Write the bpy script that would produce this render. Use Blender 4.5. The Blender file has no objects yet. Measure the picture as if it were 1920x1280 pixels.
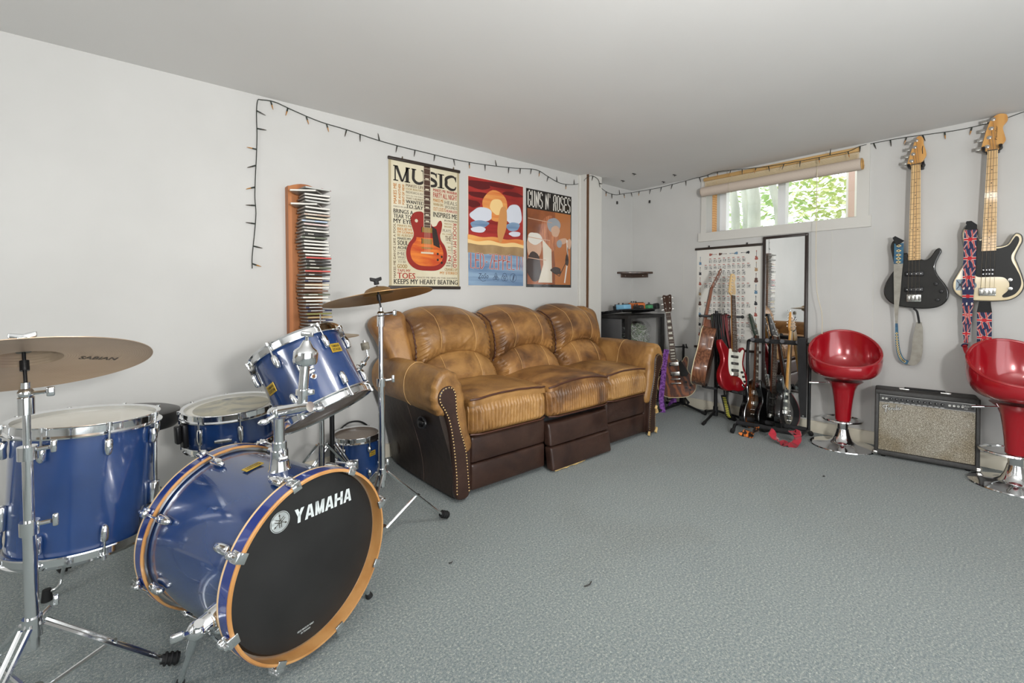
import bpy, bmesh, math, random
from mathutils import Vector, Matrix, noise
random.seed(7)
PI = math.pi
SC = bpy.context.scene
COL = SC.collection
V = Vector

# ------------------------------------------------------------------ camera
F_PX, CX, CY, PITCH, YAW, EYE = 846.0, 960.0, 572.0, math.atan(22 / 846.0), math.radians(-40.1), 1.1
cam_d = bpy.data.cameras.new('camera')
cam_d.sensor_fit = 'HORIZONTAL'
cam_d.sensor_width = 36.0
cam_d.lens = 36.0 * F_PX / 1920.0
cam_d.shift_y = -(640.0 - CY) / 1920.0
cam_d.clip_start = 0.05
cam = bpy.data.objects.new('camera', cam_d)
cam.location = (0, 0, EYE)
cam.rotation_euler = (PI / 2 - PITCH, 0, YAW)
COL.objects.link(cam)
SC.camera = cam

# ------------------------------------------------------------------ exposure, sky, light
SC.view_settings.view_transform = 'Standard'
SC.view_settings.look = 'None'
SC.view_settings.exposure = -0.3
SC.view_settings.gamma = 1.0
SC.view_settings.use_curve_mapping = False

world = bpy.data.worlds.new('sky')
SC.world = world
world.use_nodes = True
wb = world.node_tree.nodes['Background']
wb.inputs['Color'].default_value = (0.90, 0.96, 1.0, 1)
wb.inputs['Strength'].default_value = 3.2

def area(name, loc, target, sx, sy, power, color=(1, 1, 1)):
    d = bpy.data.lights.new(name, 'AREA')
    d.shape = 'RECTANGLE'; d.size = sx; d.size_y = sy; d.energy = power; d.color = color
    o = bpy.data.objects.new(name, d); COL.objects.link(o)
    o.location = loc
    o.rotation_euler = (V(target) - V(loc)).to_track_quat('-Z', 'Y').to_euler()
    return o

# daylight by the unseen side window; the glass door's is added fill
area('window_daylight', (-2.12, 0.70, 1.66), (2.4, 2.0, 1.0), 0.8, 0.7, 27, (1.0, 0.99, 0.975))
area('added_door_fill', (0.7, -1.92, 1.15), (1.6, 2.5, 1.1), 3.6, 1.9, 33, (1.0, 0.995, 0.98))
area('added_ceiling_fill', (1.25, 0.35, 2.10), (1.45, 0.75, 0), 0.28, 0.28, 19, (1.0, 0.97, 0.93))  # fill from a ceiling lamp added out of view
# uplighter added out of view to brighten the ceiling and far walls
area('added_uplight_fill', (0.25, -1.1, 1.30), (2.6, 2.5, 2.05), 0.26, 0.26, 150, (1.0, 0.99, 0.975))

# ------------------------------------------------------------------ rays through the photograph, for measuring places
_F = V((-math.sin(YAW) * math.cos(PITCH), math.cos(YAW) * math.cos(PITCH), -math.sin(PITCH)))
_R = V((math.cos(YAW), math.sin(YAW), 0))
_U = _R.cross(_F)
def ray(x, y): return _F + _R * ((x - CX) / F_PX) - _U * ((y - CY) / F_PX)
def on(x, y, ax, v):
    d = ray(x, y); i = 'xyz'.index(ax); o = V((0, 0, EYE))
    return o + d * ((v - o[i]) / d[i])
def dep(x, y, t): return V((0, 0, EYE)) + ray(x, y) * t

# ------------------------------------------------------------------ materials
def lin(h):
    h = h.lstrip('#'); c = [int(h[i:i + 2], 16) / 255 for i in (0, 2, 4)]
    return tuple(x / 12.92 if x <= .04045 else ((x + .055) / 1.055) ** 2.4 for x in c) + (1,)
MATS = {}
def mat(name, col, rough=.5, metal=0, coat=0, spec=.5, emit=None, sheen=0):
    if name in MATS: return MATS[name]
    m = bpy.data.materials.new(name); m.use_nodes = True
    b = m.node_tree.nodes['Principled BSDF']
    c = lin(col) if isinstance(col, str) else tuple(col) + (1,)
    b.inputs['Base Color'].default_value = c
    b.inputs['Roughness'].default_value = rough
    b.inputs['Metallic'].default_value = metal
    b.inputs['Coat Weight'].default_value = coat
    b.inputs['Coat Roughness'].default_value = .06
    b.inputs['Specular IOR Level'].default_value = spec
    if sheen: b.inputs['Sheen Weight'].default_value = sheen
    if emit: b.inputs['Emission Color'].default_value = c; b.inputs['Emission Strength'].default_value = emit
    m.diffuse_color = c
    MATS[name] = m
    return m
def nd(m, t, **kw):
    n = m.node_tree.nodes.new(t)
    for k, v in kw.items():
        if k.startswith('i_'):
            n.inputs[k[2:].replace('_', ' ')].default_value = v
        else: setattr(n, k, v)
    return n
def lk(m, a, b): m.node_tree.links.new(a, b)
def bsdf(m): return m.node_tree.nodes['Principled BSDF']
def ramp(m, stops):
    n = nd(m, 'ShaderNodeValToRGB'); e = n.color_ramp.elements
    while len(e) < len(stops): e.new(.5)
    for x, (p, c) in zip(e, stops): x.position = p; x.color = lin(c)
    return n
def noisy(name, c0, c1, scale, rough=.5, detail=6, bump=0, bscale=None, lo=.35, hi=.65, metal=0, coat=0, stretch=None, dist=0, spec=.5, sheen=0):
    if name in MATS: return MATS[name]
    m = mat(name, c0, rough, metal, coat, spec, None, sheen); b = bsdf(m)
    tc = nd(m, 'ShaderNodeTexCoord'); src = tc.outputs['Object']
    if stretch:
        mp = nd(m, 'ShaderNodeMapping'); mp.inputs['Scale'].default_value = stretch; lk(m, src, mp.inputs['Vector']); src = mp.outputs['Vector']
    n = nd(m, 'ShaderNodeTexNoise'); n.inputs['Scale'].default_value = scale; n.inputs['Detail'].default_value = detail; n.inputs['Distortion'].default_value = dist
    lk(m, src, n.inputs['Vector'])
    r = ramp(m, [(lo, c0), (hi, c1)]); lk(m, n.outputs['Fac'], r.inputs['Fac']); lk(m, r.outputs['Color'], b.inputs['Base Color'])
    if bump:
        n2 = nd(m, 'ShaderNodeTexNoise'); n2.inputs['Scale'].default_value = bscale or scale; n2.inputs['Detail'].default_value = 4
        lk(m, src, n2.inputs['Vector'])
        bp = nd(m, 'ShaderNodeBump'); bp.inputs['Strength'].default_value = bump; bp.inputs['Distance'].default_value = .01
        lk(m, n2.outputs['Fac'], bp.inputs['Height']); lk(m, bp.outputs['Normal'], b.inputs['Normal'])
    return m
def wood(name, c0, c1, scale=8, rough=.4, coat=0, axis='X', dist=4, stretch=(1, 1, 1)):
    if name in MATS: return MATS[name]
    m = mat(name, c0, rough, 0, coat); b = bsdf(m)
    tc = nd(m, 'ShaderNodeTexCoord'); mp = nd(m, 'ShaderNodeMapping'); mp.inputs['Scale'].default_value = stretch
    w = nd(m, 'ShaderNodeTexWave', bands_direction=axis); w.inputs['Scale'].default_value = scale; w.inputs['Distortion'].default_value = dist
    w.inputs['Detail'].default_value = 3; w.inputs['Detail Scale'].default_value = 1.5
    lk(m, tc.outputs['Object'], mp.inputs['Vector']); lk(m, mp.outputs['Vector'], w.inputs['Vector'])
    r = ramp(m, [(.25, c0), (.8, c1)]); lk(m, w.outputs['Fac'], r.inputs['Fac']); lk(m, r.outputs['Color'], b.inputs['Base Color'])
    return m

# ------------------------------------------------------------------ mesh builder
def frame_of(d):
    d = d.normalized(); a = V((0, 0, 1)) if abs(d.z) < .9 else V((1, 0, 0))
    x = a.cross(d).normalized(); return x, d.cross(x), d
def axm(o, d, xh=None):
    """matrix with local z along d and origin o"""
    d = V(d).normalized()
    if xh is None: x, y, d = frame_of(d)
    else:
        x = V(xh); x = (x - d * x.dot(d)).normalized(); y = d.cross(x)
    m = Matrix((x, y, d)).transposed().to_4x4(); m.translation = V(o); return m
def upm(o, up, n):
    """matrix with local y along up, local z facing n"""
    y = V(up).normalized(); z = V(n); z = (z - y * z.dot(y)).normalized(); x = y.cross(z)
    m = Matrix((x, y, z)).transposed().to_4x4(); m.translation = V(o); return m
def spline(pts, n=8, closed=True):
    P = [V(p) for p in pts]; N = len(P); out = []
    R = range(N) if closed else range(N - 1)
    for i in R:
        if closed: a, b, c, d = P[i - 1], P[i], P[(i + 1) % N], P[(i + 2) % N]
        else: a, b, c, d = P[max(i - 1, 0)], P[i], P[i + 1], P[min(i + 2, N - 1)]
        for k in range(n):
            t = k / n
            out.append(.5 * ((2 * b) + (c - a) * t + (2 * a - 5 * b + 4 * c - d) * t * t + (3 * b - a - 3 * c + d) * t ** 3))
    if not closed: out.append(P[-1])
    return out
def circle(r, n=32, c=(0, 0), sy=1): return [V((c[0] + r * math.cos(2 * PI * i / n), c[1] + r * sy * math.sin(2 * PI * i / n))) for i in range(n)]
def rrect(w, h, r, n=5, c=(0, 0)):
    out = []
    for qx, qy, a0 in ((1, 1, 0), (-1, 1, PI / 2), (-1, -1, PI), (1, -1, 1.5 * PI)):
        for k in range(n + 1):
            a = a0 + PI / 2 * k / n
            out.append(V((c[0] + qx * (w / 2 - r) + r * math.cos(a), c[1] + qy * (h / 2 - r) + r * math.sin(a))))
    return out
def area2(p): return .5 * sum(p[i - 1].x * p[i].y - p[i].x * p[i - 1].y for i in range(len(p)))
def inset(p, d):
    n = len(p); out = []
    for i in range(n):
        t = (p[(i + 1) % n] - p[i - 1])
        if t.length < 1e-9: out.append(p[i].copy()); continue
        t.normalize(); out.append(V((p[i].x - t.y * d, p[i].y + t.x * d)))
    return out

class B:
    def __init__(s, M=None): s.v = []; s.f = []; s.m = []; s.M = M or Matrix.Identity(4)
    def add(s, vs, fs, m=0, L=None):
        k = len(s.v); T = s.M @ L if L is not None else s.M
        s.v += [T @ V((p[0], p[1], p[2] if len(p) > 2 else 0)) for p in vs]
        flip = T.to_3x3().determinant() < 0
        for f in fs:
            g = [i + k for i in f]
            s.f.append(g[::-1] if flip else g); s.m.append(m)
        return s
    def box(s, c, size, m=0, L=None):
        x, y, z = [q / 2 for q in size]; c = V(c)
        vs = [c + V((a * x, b * y, d * z)) for d in (-1, 1) for b in (-1, 1) for a in (-1, 1)]
        return s.add(vs, [(0, 2, 3, 1), (4, 5, 7, 6), (0, 1, 5, 4), (2, 6, 7, 3), (0, 4, 6, 2), (1, 3, 7, 5)], m, L)
    def rbox(s, c, size, r=.01, n=6, m=0, L=None, fn=None, even=False):
        h = V([q / 2 for q in size]); r = min(r, min(h) * .999); c = V(c); key = {}; vs = []; fs = []
        def g(i, H):
            t = i / n
            if even: return H * (2 * t - 1)
            # samples crowd toward the edges
            k = max(2, n // 3)
            if i <= k: return -H + r * 1.0 * (1 - math.cos(PI / 2 * i / k)) if n > 2 else H * (2 * t - 1)
            if i >= n - k: return H - r * (1 - math.cos(PI / 2 * (n - i) / k))
            return (-H + r) + (2 * H - 2 * r) * (i - k) / (n - 2 * k)
        def vid(p):
            kk = (round(p.x, 6), round(p.y, 6), round(p.z, 6))
            if kk not in key:
                q = V([max(-(h[i] - r), min(h[i] - r, p[i])) for i in range(3)]); d = p - q
                if d.length > 1e-9: p = q + d.normalized() * r
                p = p + c
                key[kk] = len(vs); vs.append(fn(p) if fn else p)
            return key[kk]
        for ax in range(3):
            u, w = (ax + 1) % 3, (ax + 2) % 3
            for sg in (-1, 1):
                for i in range(n):
                    for j in range(n):
                        q = []
                        for a, b in ((i, j), (i + 1, j), (i + 1, j + 1), (i, j + 1)):
                            p = V((0, 0, 0)); p[ax] = sg * h[ax]; p[u] = g(a, h[u]); p[w] = g(b, h[w]); q.append(vid(p))
                        q = list(dict.fromkeys(q))
                        if len(q) > 2: fs.append(q if sg > 0 else q[::-1])
        return s.add(vs, fs, m, L)
    def tube(s, path, r, m=0, seg=10, closed=False, L=None, flat=1.0, caps=True):
        P = [V(p) for p in path]; n = len(P); R = r if isinstance(r, (list, tuple)) else [r] * n
        T = []
        for i in range(n):
            a = P[i - 1] if (i or closed) else P[i]; b = P[(i + 1) % n] if (i < n - 1 or closed) else P[i]
            T.append((b - a).normalized())
        x, y, _ = frame_of(T[0]); vs = []; fs = []
        for i in range(n):
            if i:
                q = T[i - 1].rotation_difference(T[i]); x = q @ x
            x = (x - T[i] * x.dot(T[i])).normalized(); y = T[i].cross(x)
            for k in range(seg):
                a = 2 * PI * k / seg; vs.append(P[i] + (x * math.cos(a) + y * math.sin(a) * flat) * R[i])
        for i in range(n if closed else n - 1):
            j = (i + 1) % n
            for k in range(seg):
                l = (k + 1) % seg; fs.append((i * seg + k, i * seg + l, j * seg + l, j * seg + k))
        if not closed and caps:
            fs.append(tuple(range(seg))[::-1]); fs.append(tuple((n - 1) * seg + k for k in range(seg)))
        return s.add(vs, fs, m, L)
    def cyl(s, p0, p1, r0, r1=None, m=0, seg=16, L=None): return s.tube([p0, p1], [r0, r0 if r1 is None else r1], m, seg, False, L)
    def lathe(s, prof, m=0, seg=32, L=None, caps=True, a0=0, a1=2 * PI):
        vs = []; fs = []; n = len(prof); full = abs(a1 - a0 - 2 * PI) < 1e-6; N = seg if full else seg + 1
        for k in range(N):
            a = a0 + (a1 - a0) * k / seg
            for r, z in prof: vs.append(V((r * math.cos(a), r * math.sin(a), z)))
        for k in range(seg):
            l = (k + 1) % N
            for i in range(n - 1): fs.append((k * n + i, l * n + i, l * n + i + 1, k * n + i + 1))
        if caps and full:
            if prof[0][0] > 1e-6: fs.append(tuple(k * n for k in range(N))[::-1])
            if prof[-1][0] > 1e-6: fs.append(tuple(k * n + n - 1 for k in range(N)))
        return s.add(vs, fs, m, L)
    def ring(s, prof, m=0, seg=48, L=None):
        """closed profile turned about z"""
        return s.lathe(list(prof) + [prof[0]], m, seg, L, False)
    def torus(s, R, r, m=0, seg=48, k=8, L=None, z=0): return s.ring([(R + r * math.cos(-2 * PI * i / k), z + r * math.sin(2 * PI * i / k)) for i in range(k)][::-1], m, seg, L)
    def ball(s, c, r, m=0, seg=14, sc=(1, 1, 1), L=None):
        n = max(5, seg // 2 + 1); prof = [(r * math.sin(PI * i / n), -r * math.cos(PI * i / n)) for i in range(n + 1)]
        prof[0] = (0, -r); prof[-1] = (0, r)
        T = Matrix.Translation(V(c)) @ Matrix.Diagonal((*sc, 1))
        return s.lathe(prof, m, seg, (L @ T) if L is not None else T, False)
    def slab(s, out, z0, z1, rd=0, m=0, L=None, k=3, cap_m=None, side_m=None):
        p = [V((q[0], q[1])) for q in out]
        if area2(p) < 0: p = p[::-1]
        n = len(p); rings = []
        if rd > 0:
            for i in range(k + 1):
                a = PI / 2 * i / k; rings.append((inset(p, rd * (1 - math.sin(a))), z0 + rd * (1 - math.cos(a))))
            for i in range(k + 1):
                a = PI / 2 * i / k; rings.append((inset(p, rd * (1 - math.cos(a))), z1 - rd * (1 - math.sin(a))))
        else: rings = [(p, z0), (p, z1)]
        vs = [V((q.x, q.y, z)) for r_, z in rings for q in r_]; fs = []
        for i in range(len(rings) - 1):
            for j in range(n):
                l = (j + 1) % n; fs.append((i * n + j, i * n + l, (i + 1) * n + l, (i + 1) * n + j))
        s.add(vs, fs, m if side_m is None else side_m, L)
        a = len(rings) - 1
        s.add([vs[i] for i in range(n)], [tuple(range(n))[::-1]], m, L)
        s.add([vs[a * n + i] for i in range(n)], [tuple(range(n))], m if cap_m is None else cap_m, L)
        return s
    def poly(s, pts, z=0, m=0, L=None):
        p = [V((q[0], q[1])) for q in pts]
        if area2(p) < 0: p = p[::-1]
        return s.add([(q.x, q.y, z) for q in p], [tuple(range(len(p)))], m, L)
    def rect(s, x0, y0, x1, y1, z=0, m=0, L=None): return s.poly([(x0, y0), (x1, y0), (x1, y1), (x0, y1)], z, m, L)
    def stroke(s, path, w, z=0, m=0, L=None, closed=False):
        P = [V((p[0], p[1])) for p in path]; n = len(P); W = w if isinstance(w, (list, tuple)) else [w] * n; vs = []
        for i in range(n):
            a = P[i - 1] if (i or closed) else P[i]; b = P[(i + 1) % n] if (i < n - 1 or closed) else P[i]
            t = (b - a); t = t.normalized() if t.length > 1e-9 else V((1, 0)); q = V((-t.y, t.x)) * W[i] / 2
            vs += [(*(P[i] - q), z), (*(P[i] + q), z)]
        fs = [(2 * i, 2 * ((i + 1) % n), 2 * ((i + 1) % n) + 1, 2 * i + 1) for i in range(n if closed else n - 1)]
        return s.add(vs, fs, m, L)
    def strap(s, path, wd, w, t=.003, m=0, L=None, m2=None):
        """band of width w (or list) along path, wd = width direction per point (or one)"""
        P = [V(p) for p in path]; n = len(P); D = [V(d) for d in wd] if isinstance(wd, list) else [V(wd)] * n
        W = w if isinstance(w, (list, tuple)) else [w] * n; vs = []
        for i in range(n):
            a = P[max(i - 1, 0)]; b = P[min(i + 1, n - 1)]; tt = (b - a).normalized()
            d = D[i] - tt * D[i].dot(tt); d = d.normalized(); nn = tt.cross(d)
            for sx, sz in ((-1, -1), (1, -1), (1, 1), (-1, 1)): vs.append(P[i] + d * sx * W[i] / 2 + nn * sz * t / 2)
        for k, mm in ((0, m), (1, m), (2, m if m2 is None else m2), (3, m)):
            l = (k + 1) % 4
            s.add(vs, [(i * 4 + k, i * 4 + l, i * 4 + 4 + l, i * 4 + 4 + k)[::-1] for i in range(n - 1)], mm, L)
        return s.add(vs, [(0, 1, 2, 3), tuple(4 * n - 4 + k for k in (3, 2, 1, 0))], m, L)
    def text(s, st, x0, y0, x1, y1, z=0, m=0, bold=0, L=None, shear=0, rot=0, ext=0):
        """writing stretched into a rectangle; rot 90 reads upward, -90 downward"""
        cu = bpy.data.curves.new('txt', 'FONT'); cu.body = st; cu.offset = bold; cu.shear = shear; cu.resolution_u = 2; cu.fill_mode = 'FRONT' if not ext else 'BOTH'; cu.extrude = ext
        o = bpy.data.objects.new('txt', cu); me = bpy.data.meshes.new_from_object(o)
        vs = [v.co.copy() for v in me.vertices]; fs = [tuple(p.vertices) for p in me.polygons]
        bpy.data.objects.remove(o); bpy.data.curves.remove(cu); bpy.data.meshes.remove(me)
        if not vs: return s
        ax, bx = min(v.x for v in vs), max(v.x for v in vs); ay, by = min(v.y for v in vs), max(v.y for v in vs)
        out = []
        for v in vs:
            u, w = (v.x - ax) / (bx - ax), (v.y - ay) / max(by - ay, 1e-6)
            if rot == 90: u, w = 1 - w, u
            elif rot == -90: u, w = w, 1 - u
            out.append((x0 + u * (x1 - x0), y0 + w * (y1 - y0), z + v.z))
        return s.add(out, fs, m, L)
    def build(s, name, mats, parent=None, angle=38, loc=None, label=None):
        me = bpy.data.meshes.new(name); off = V((0, 0, 0)); p = parent
        while p is not None: off += p.location; p = p.parent
        if loc is not None and parent is None: off = V(loc)
        me.from_pydata([tuple(v - off) for v in s.v], [], s.f)
        mats = mats if isinstance(mats, (list, tuple)) else [mats]
        for q in mats: me.materials.append(q)
        me.polygons.foreach_set('material_index', s.m)
        me.polygons.foreach_set('use_smooth', [True] * len(s.f))
        me.update()
        try: me.set_sharp_from_angle(angle=math.radians(angle))
        except Exception: pass
        o = bpy.data.objects.new(name, me); COL.objects.link(o)
        if parent is not None: o.parent = parent
        elif loc is not None: o.location = off
        if label: o['label'] = label
        return o
def tag(o, label, cat, group=None):
    o['label'] = label; o['category'] = cat
    if group: o['group'] = group
    return o
def thing(name, label, cat, loc, group=None):
    o = bpy.data.objects.new(name, None); COL.objects.link(o); o.location = loc; o.empty_display_size = .05
    return tag(o, label, cat, group)
def struct(o): o['kind'] = 'structure'; return o
def copy_tree(o, delta=None):
    c = o.copy(); COL.objects.link(c)
    if delta is not None: c.location = c.location + V(delta)
    for ch in list(o.children):
        d = ch.copy(); COL.objects.link(d); d.parent = c
        for g in list(ch.children):
            e = g.copy(); COL.objects.link(e); e.parent = d
    return c
def sstep(a, b, x):
    t = max(0, min(1, (x - a) / (b - a))); return t * t * (3 - 2 * t)
def lerp(a, b, t): return a + (b - a) * t
# ------------------------------------------------------------------ common materials
CHROME = mat('chrome', (.82, .83, .84), .09, 1)
STEEL = mat('steel', (.62, .63, .64), .28, 1)
BLACK = mat('black_plastic', '#17171a', .42)
RUBBER = mat('rubber', '#121213', .75)
BLKMETAL = mat('black_metal', '#1b1b1d', .38, .3)
WHITE = noisy('wall_paint', '#c1c0bd', '#bcbbb8', 2.2, .62, 3, .02, 60, spec=.3)
CEILP = noisy('ceiling_paint', '#dcdbd9', '#d8d7d5', 1.1, .8, 3, spec=.2)
TRIMP = mat('trim_paint', '#c6c4be', .5)
BASEP = mat('baseboard_paint', '#d6cfbd', .5)
def carpet():
    m = noisy('carpet', '#768081', '#838c8b', 1.6, .95, 5, 0, lo=.3, hi=.7, spec=.1, sheen=.25); b = bsdf(m)
    tc = nd(m, 'ShaderNodeTexCoord')
    n = nd(m, 'ShaderNodeTexNoise'); n.inputs['Scale'].default_value = 125; n.inputs['Detail'].default_value = 5; n.inputs['Roughness'].default_value = .9
    lk(m, tc.outputs['Object'], n.inputs['Vector'])
    r = ramp(m, [(.38, '#2c3537'), (.46, '#66757a'), (.52, '#7f8886'), (.57, '#9d9c92'), (.63, '#e0e2db')]); lk(m, n.outputs['Fac'], r.inputs['Fac'])
    mx = nd(m, 'ShaderNodeMix', data_type='RGBA', blend_type='MIX'); mx.inputs['Factor'].default_value = .62
    old = b.inputs['Base Color'].links[0].from_socket
    # worn brownish patches
    n3 = nd(m, 'ShaderNodeTexNoise'); n3.inputs['Scale'].default_value = 1.3; n3.inputs['Detail'].default_value = 6; n3.inputs['Distortion'].default_value = .4
    lk(m, tc.outputs['Object'], n3.inputs['Vector'])
    r3 = ramp(m, [(.52, '#000000'), (.70, '#b8b8b8')]); lk(m, n3.outputs['Fac'], r3.inputs['Fac'])
    mx3 = nd(m, 'ShaderNodeMix', data_type='RGBA', blend_type='MIX'); lk(m, r3.outputs['Color'], mx3.inputs['Factor'])
    lk(m, old, mx3.inputs['A']); mx3.inputs['B'].default_value = lin('#625f54')
    lk(m, mx3.outputs['Result'], mx.inputs['A']); lk(m, r.outputs['Color'], mx.inputs['B']); lk(m, mx.outputs['Result'], b.inputs['Base Color'])
    n2 = nd(m, 'ShaderNodeTexNoise'); n2.inputs['Scale'].default_value = 260; n2.inputs['Detail'].default_value = 3
    lk(m, tc.outputs['Object'], n2.inputs['Vector'])
    bp = nd(m, 'ShaderNodeBump'); bp.inputs['Strength'].default_value = .75; bp.inputs['Distance'].default_value = .006
    lk(m, n2.outputs['Fac'], bp.inputs['Height']); lk(m, bp.outputs['Normal'], b.inputs['Normal'])
    return m
CARPET = carpet()
GLASS = bpy.data.materials.new('pane_glass'); GLASS.use_nodes = True
_nt = GLASS.node_tree; _nt.nodes.clear()
_o = _nt.nodes.new('ShaderNodeOutputMaterial'); _mx = _nt.nodes.new('ShaderNodeMixShader'); _t = _nt.nodes.new('ShaderNodeBsdfTransparent'); _g = _nt.nodes.new('ShaderNodeBsdfGlossy')
_g.inputs['Roughness'].default_value = .02; _mx.inputs[0].default_value = .07
_nt.links.new(_t.outputs[0], _mx.inputs[1]); _nt.links.new(_g.outputs[0], _mx.inputs[2]); _nt.links.new(_mx.outputs[0], _o.inputs[0])

# ------------------------------------------------------------------ room shell
XW, YB, YR, HC = 4.13, 2.85, 2.895, 2.2
XL, YF = -2.2, -2.0
def bxo(name, lo, hi, m, parent=None):
    b = B(); lo, hi = V(lo), V(hi); b.box((lo + hi) / 2, hi - lo); return b.build(name, m, parent)
struct(bxo('floor', (XL - .2, YF - .2, -.1), (XW + .5, YR + .2, 0), CARPET))
struct(bxo('ceiling', (XL - .2, YF - .2, HC), (XW + .5, YR + .2, HC + .1), CEILP))
struct(bxo('wall_back', (XL, YB, 0), (3.30, YB + .25, HC), WHITE))
struct(bxo('wall_recess', (3.30, YR, 0), (XW, YR + .2, HC), WHITE))
# wall with the high window: four pieces round one opening, one mesh
WY0, WY1, WZ0, WZ1, WX2 = .928, 2.077, 1.668, 2.13, 4.50
b = B()
def bx(b, lo, hi, m=0): lo, hi = V(lo), V(hi); return b.box((lo + hi) / 2, hi - lo, m)
bx(b, (XW, YF, 0), (WX2, WY0, HC)); bx(b, (XW, WY1, 0), (WX2, YR + .2, HC)); bx(b, (XW, WY0, 0), (WX2, WY1, WZ0)); bx(b, (XW, WY0, WZ1), (WX2, WY1, HC))
struct(b.build('wall_right', WHITE))
# unseen walls, with the side window and the glass door added for fill
b = B(); bx(b, (XL - .2, YF, 0), (XL, -.10, HC)); bx(b, (XL - .2, 1.50, 0), (XL, YB + .25, HC)); bx(b, (XL - .2, -.10, 0), (XL, 1.50, 1.12)); bx(b, (XL - .2, -.10, 2.12), (XL, 1.50, HC))
struct(b.build('wall_left', WHITE))
b = B(); bx(b, (XL - .2, YF - .2, 0), (-1.15, YF, HC)); bx(b, (2.55, YF - .2, 0), (XW + .4, YF, HC)); bx(b, (-1.15, YF - .2, 2.12), (2.55, YF, HC))
struct(b.build('wall_front', WHITE))
b = B()
for y in (-.07, .70, 1.47): bx(b, (XL - .12, y - .03, 1.12), (XL - .06, y + .03, 2.12))
for z in (1.15, 2.09): bx(b, (XL - .12, -.10, z - .03), (XL - .06, 1.50, z + .03))
w2 = struct(b.build('window_2', TRIMP))
b = B(); b.box((XL - .09, .70, 1.62), (.006, 1.6, 1.0)); b.build('pane', GLASS, w2)
b = B()
for x in (-1.11, .7, 2.51): bx(b, (x - .04, YF - .14, 0), (x + .04, YF - .06, 2.12))
for z in (.05, 2.08): bx(b, (-1.15, YF - .14, z - .05), (2.55, YF - .06, z + .04))
d1 = struct(b.build('added_door_1', TRIMP))  # unseen glass door, added as a source of fill light
b = B(); b.box((.7, YF - .1, 1.08), (3.6, .008, 2.0)); b.build('pane', GLASS, d1)

# boxed corner post at the end of the poster wall, with its open joint
b = B(); bx(b, (3.248, 2.746, 0), (3.425, YR, HC)); struct(b.build('trim_1', TRIMP))
b = B(); bx(b, (3.222, 2.772, 0), (3.2385, YB, HC)); bx(b, (3.205, 2.83, 0), (3.224, YB, HC)); struct(b.build('trim_2', TRIMP))
b = B(); bx(b, (3.238, 2.752, 0), (3.249, YB, HC)); struct(b.build('trim_3', mat('raw_joint', '#5a3d25', .8)))
# baseboards
b = B()
b.slab([(0, 0), (.014, 0), (.014, .075), (.008, .088), (0, .09)], YF, YR, 0, 0, Matrix(((-1, 0, 0, XW), (0, 0, 1, 0), (0, 1, 0, 0), (0, 0, 0, 1))))
struct(b.build('baseboard_right', BASEP))
b = B()
b.slab([(0, 0), (.014, 0), (.014, .075), (.008, .088), (0, .09)], XL, 3.205, 0, 0, Matrix(((0, 0, 1, 0), (-1, 0, 0, YB), (0, 1, 0, 0), (0, 0, 0, 1))))
struct(b.build('baseboard_back', BASEP))
# panel seams of the far wall
b = B()
for y in (2.30, 1.08, .82): bx(b, (XW - .0012, y - .0015, .09), (XW + .001, y + .0015, 1.58))
struct(b.build('trim_4', mat('seam', '#c4c2bb', .8)))

# ------------------------------------------------------------------ high window
VINYL = mat('vinyl', '#e9ebec', .35); PINE = wood('pine', '#c98f52', '#dba76a', 14, .5, 0, 'Z')
b = B()
fx0, fx1 = 4.40, 4.47
for y in (WY0 + .02, WY1 - .03): bx(b, (fx0, y - .03, WZ0), (fx1, y + .03, WZ1))
for z in (WZ0 + .02, WZ1 - .02): bx(b, (fx0, WY0, z - .022), (fx1, WY1, z + .022))
ym = on(1469, 410, 'x', 4.44).y
bx(b, (fx0 - .01, ym - .03, WZ0), (fx1, ym + .03, WZ1))
w1 = struct(b.build('window_1', VINYL))
b = B(); bx(b, (4.44, ym, WZ0 + .03), (4.445, WY1 - .05, WZ1)); bx(b, (4.455, WY0 + .03, WZ0 + .03), (4.46, ym, WZ1)); b.build('pane', GLASS, w1)
b = B(); bx(b, (4.245, WY1 - .004, WZ0), (4.33, WY1 + .002, WZ1)); bx(b, (4.245, WY0 - .002, WZ0), (4.33, WY0 + .004, WZ1)); b.build('jamb_liner', PINE, w1)
b = B()
bx(b, (XW - .012, WY1, 1.64), (XW + .001, WY1 + .046, 2.19)); bx(b, (XW - .012, WY0 - .075, 1.64), (XW + .001, WY0, 2.19))
bx(b, (XW - .012, WY0, WZ1), (XW + .001, WY1, 2.19)); b.build('casing', TRIMP, w1)
b = B(); bx(b, (XW - .016, .838, 1.588), (XW + .001, 2.146, 1.668)); b.build('apron', TRIMP, w1)

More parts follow.
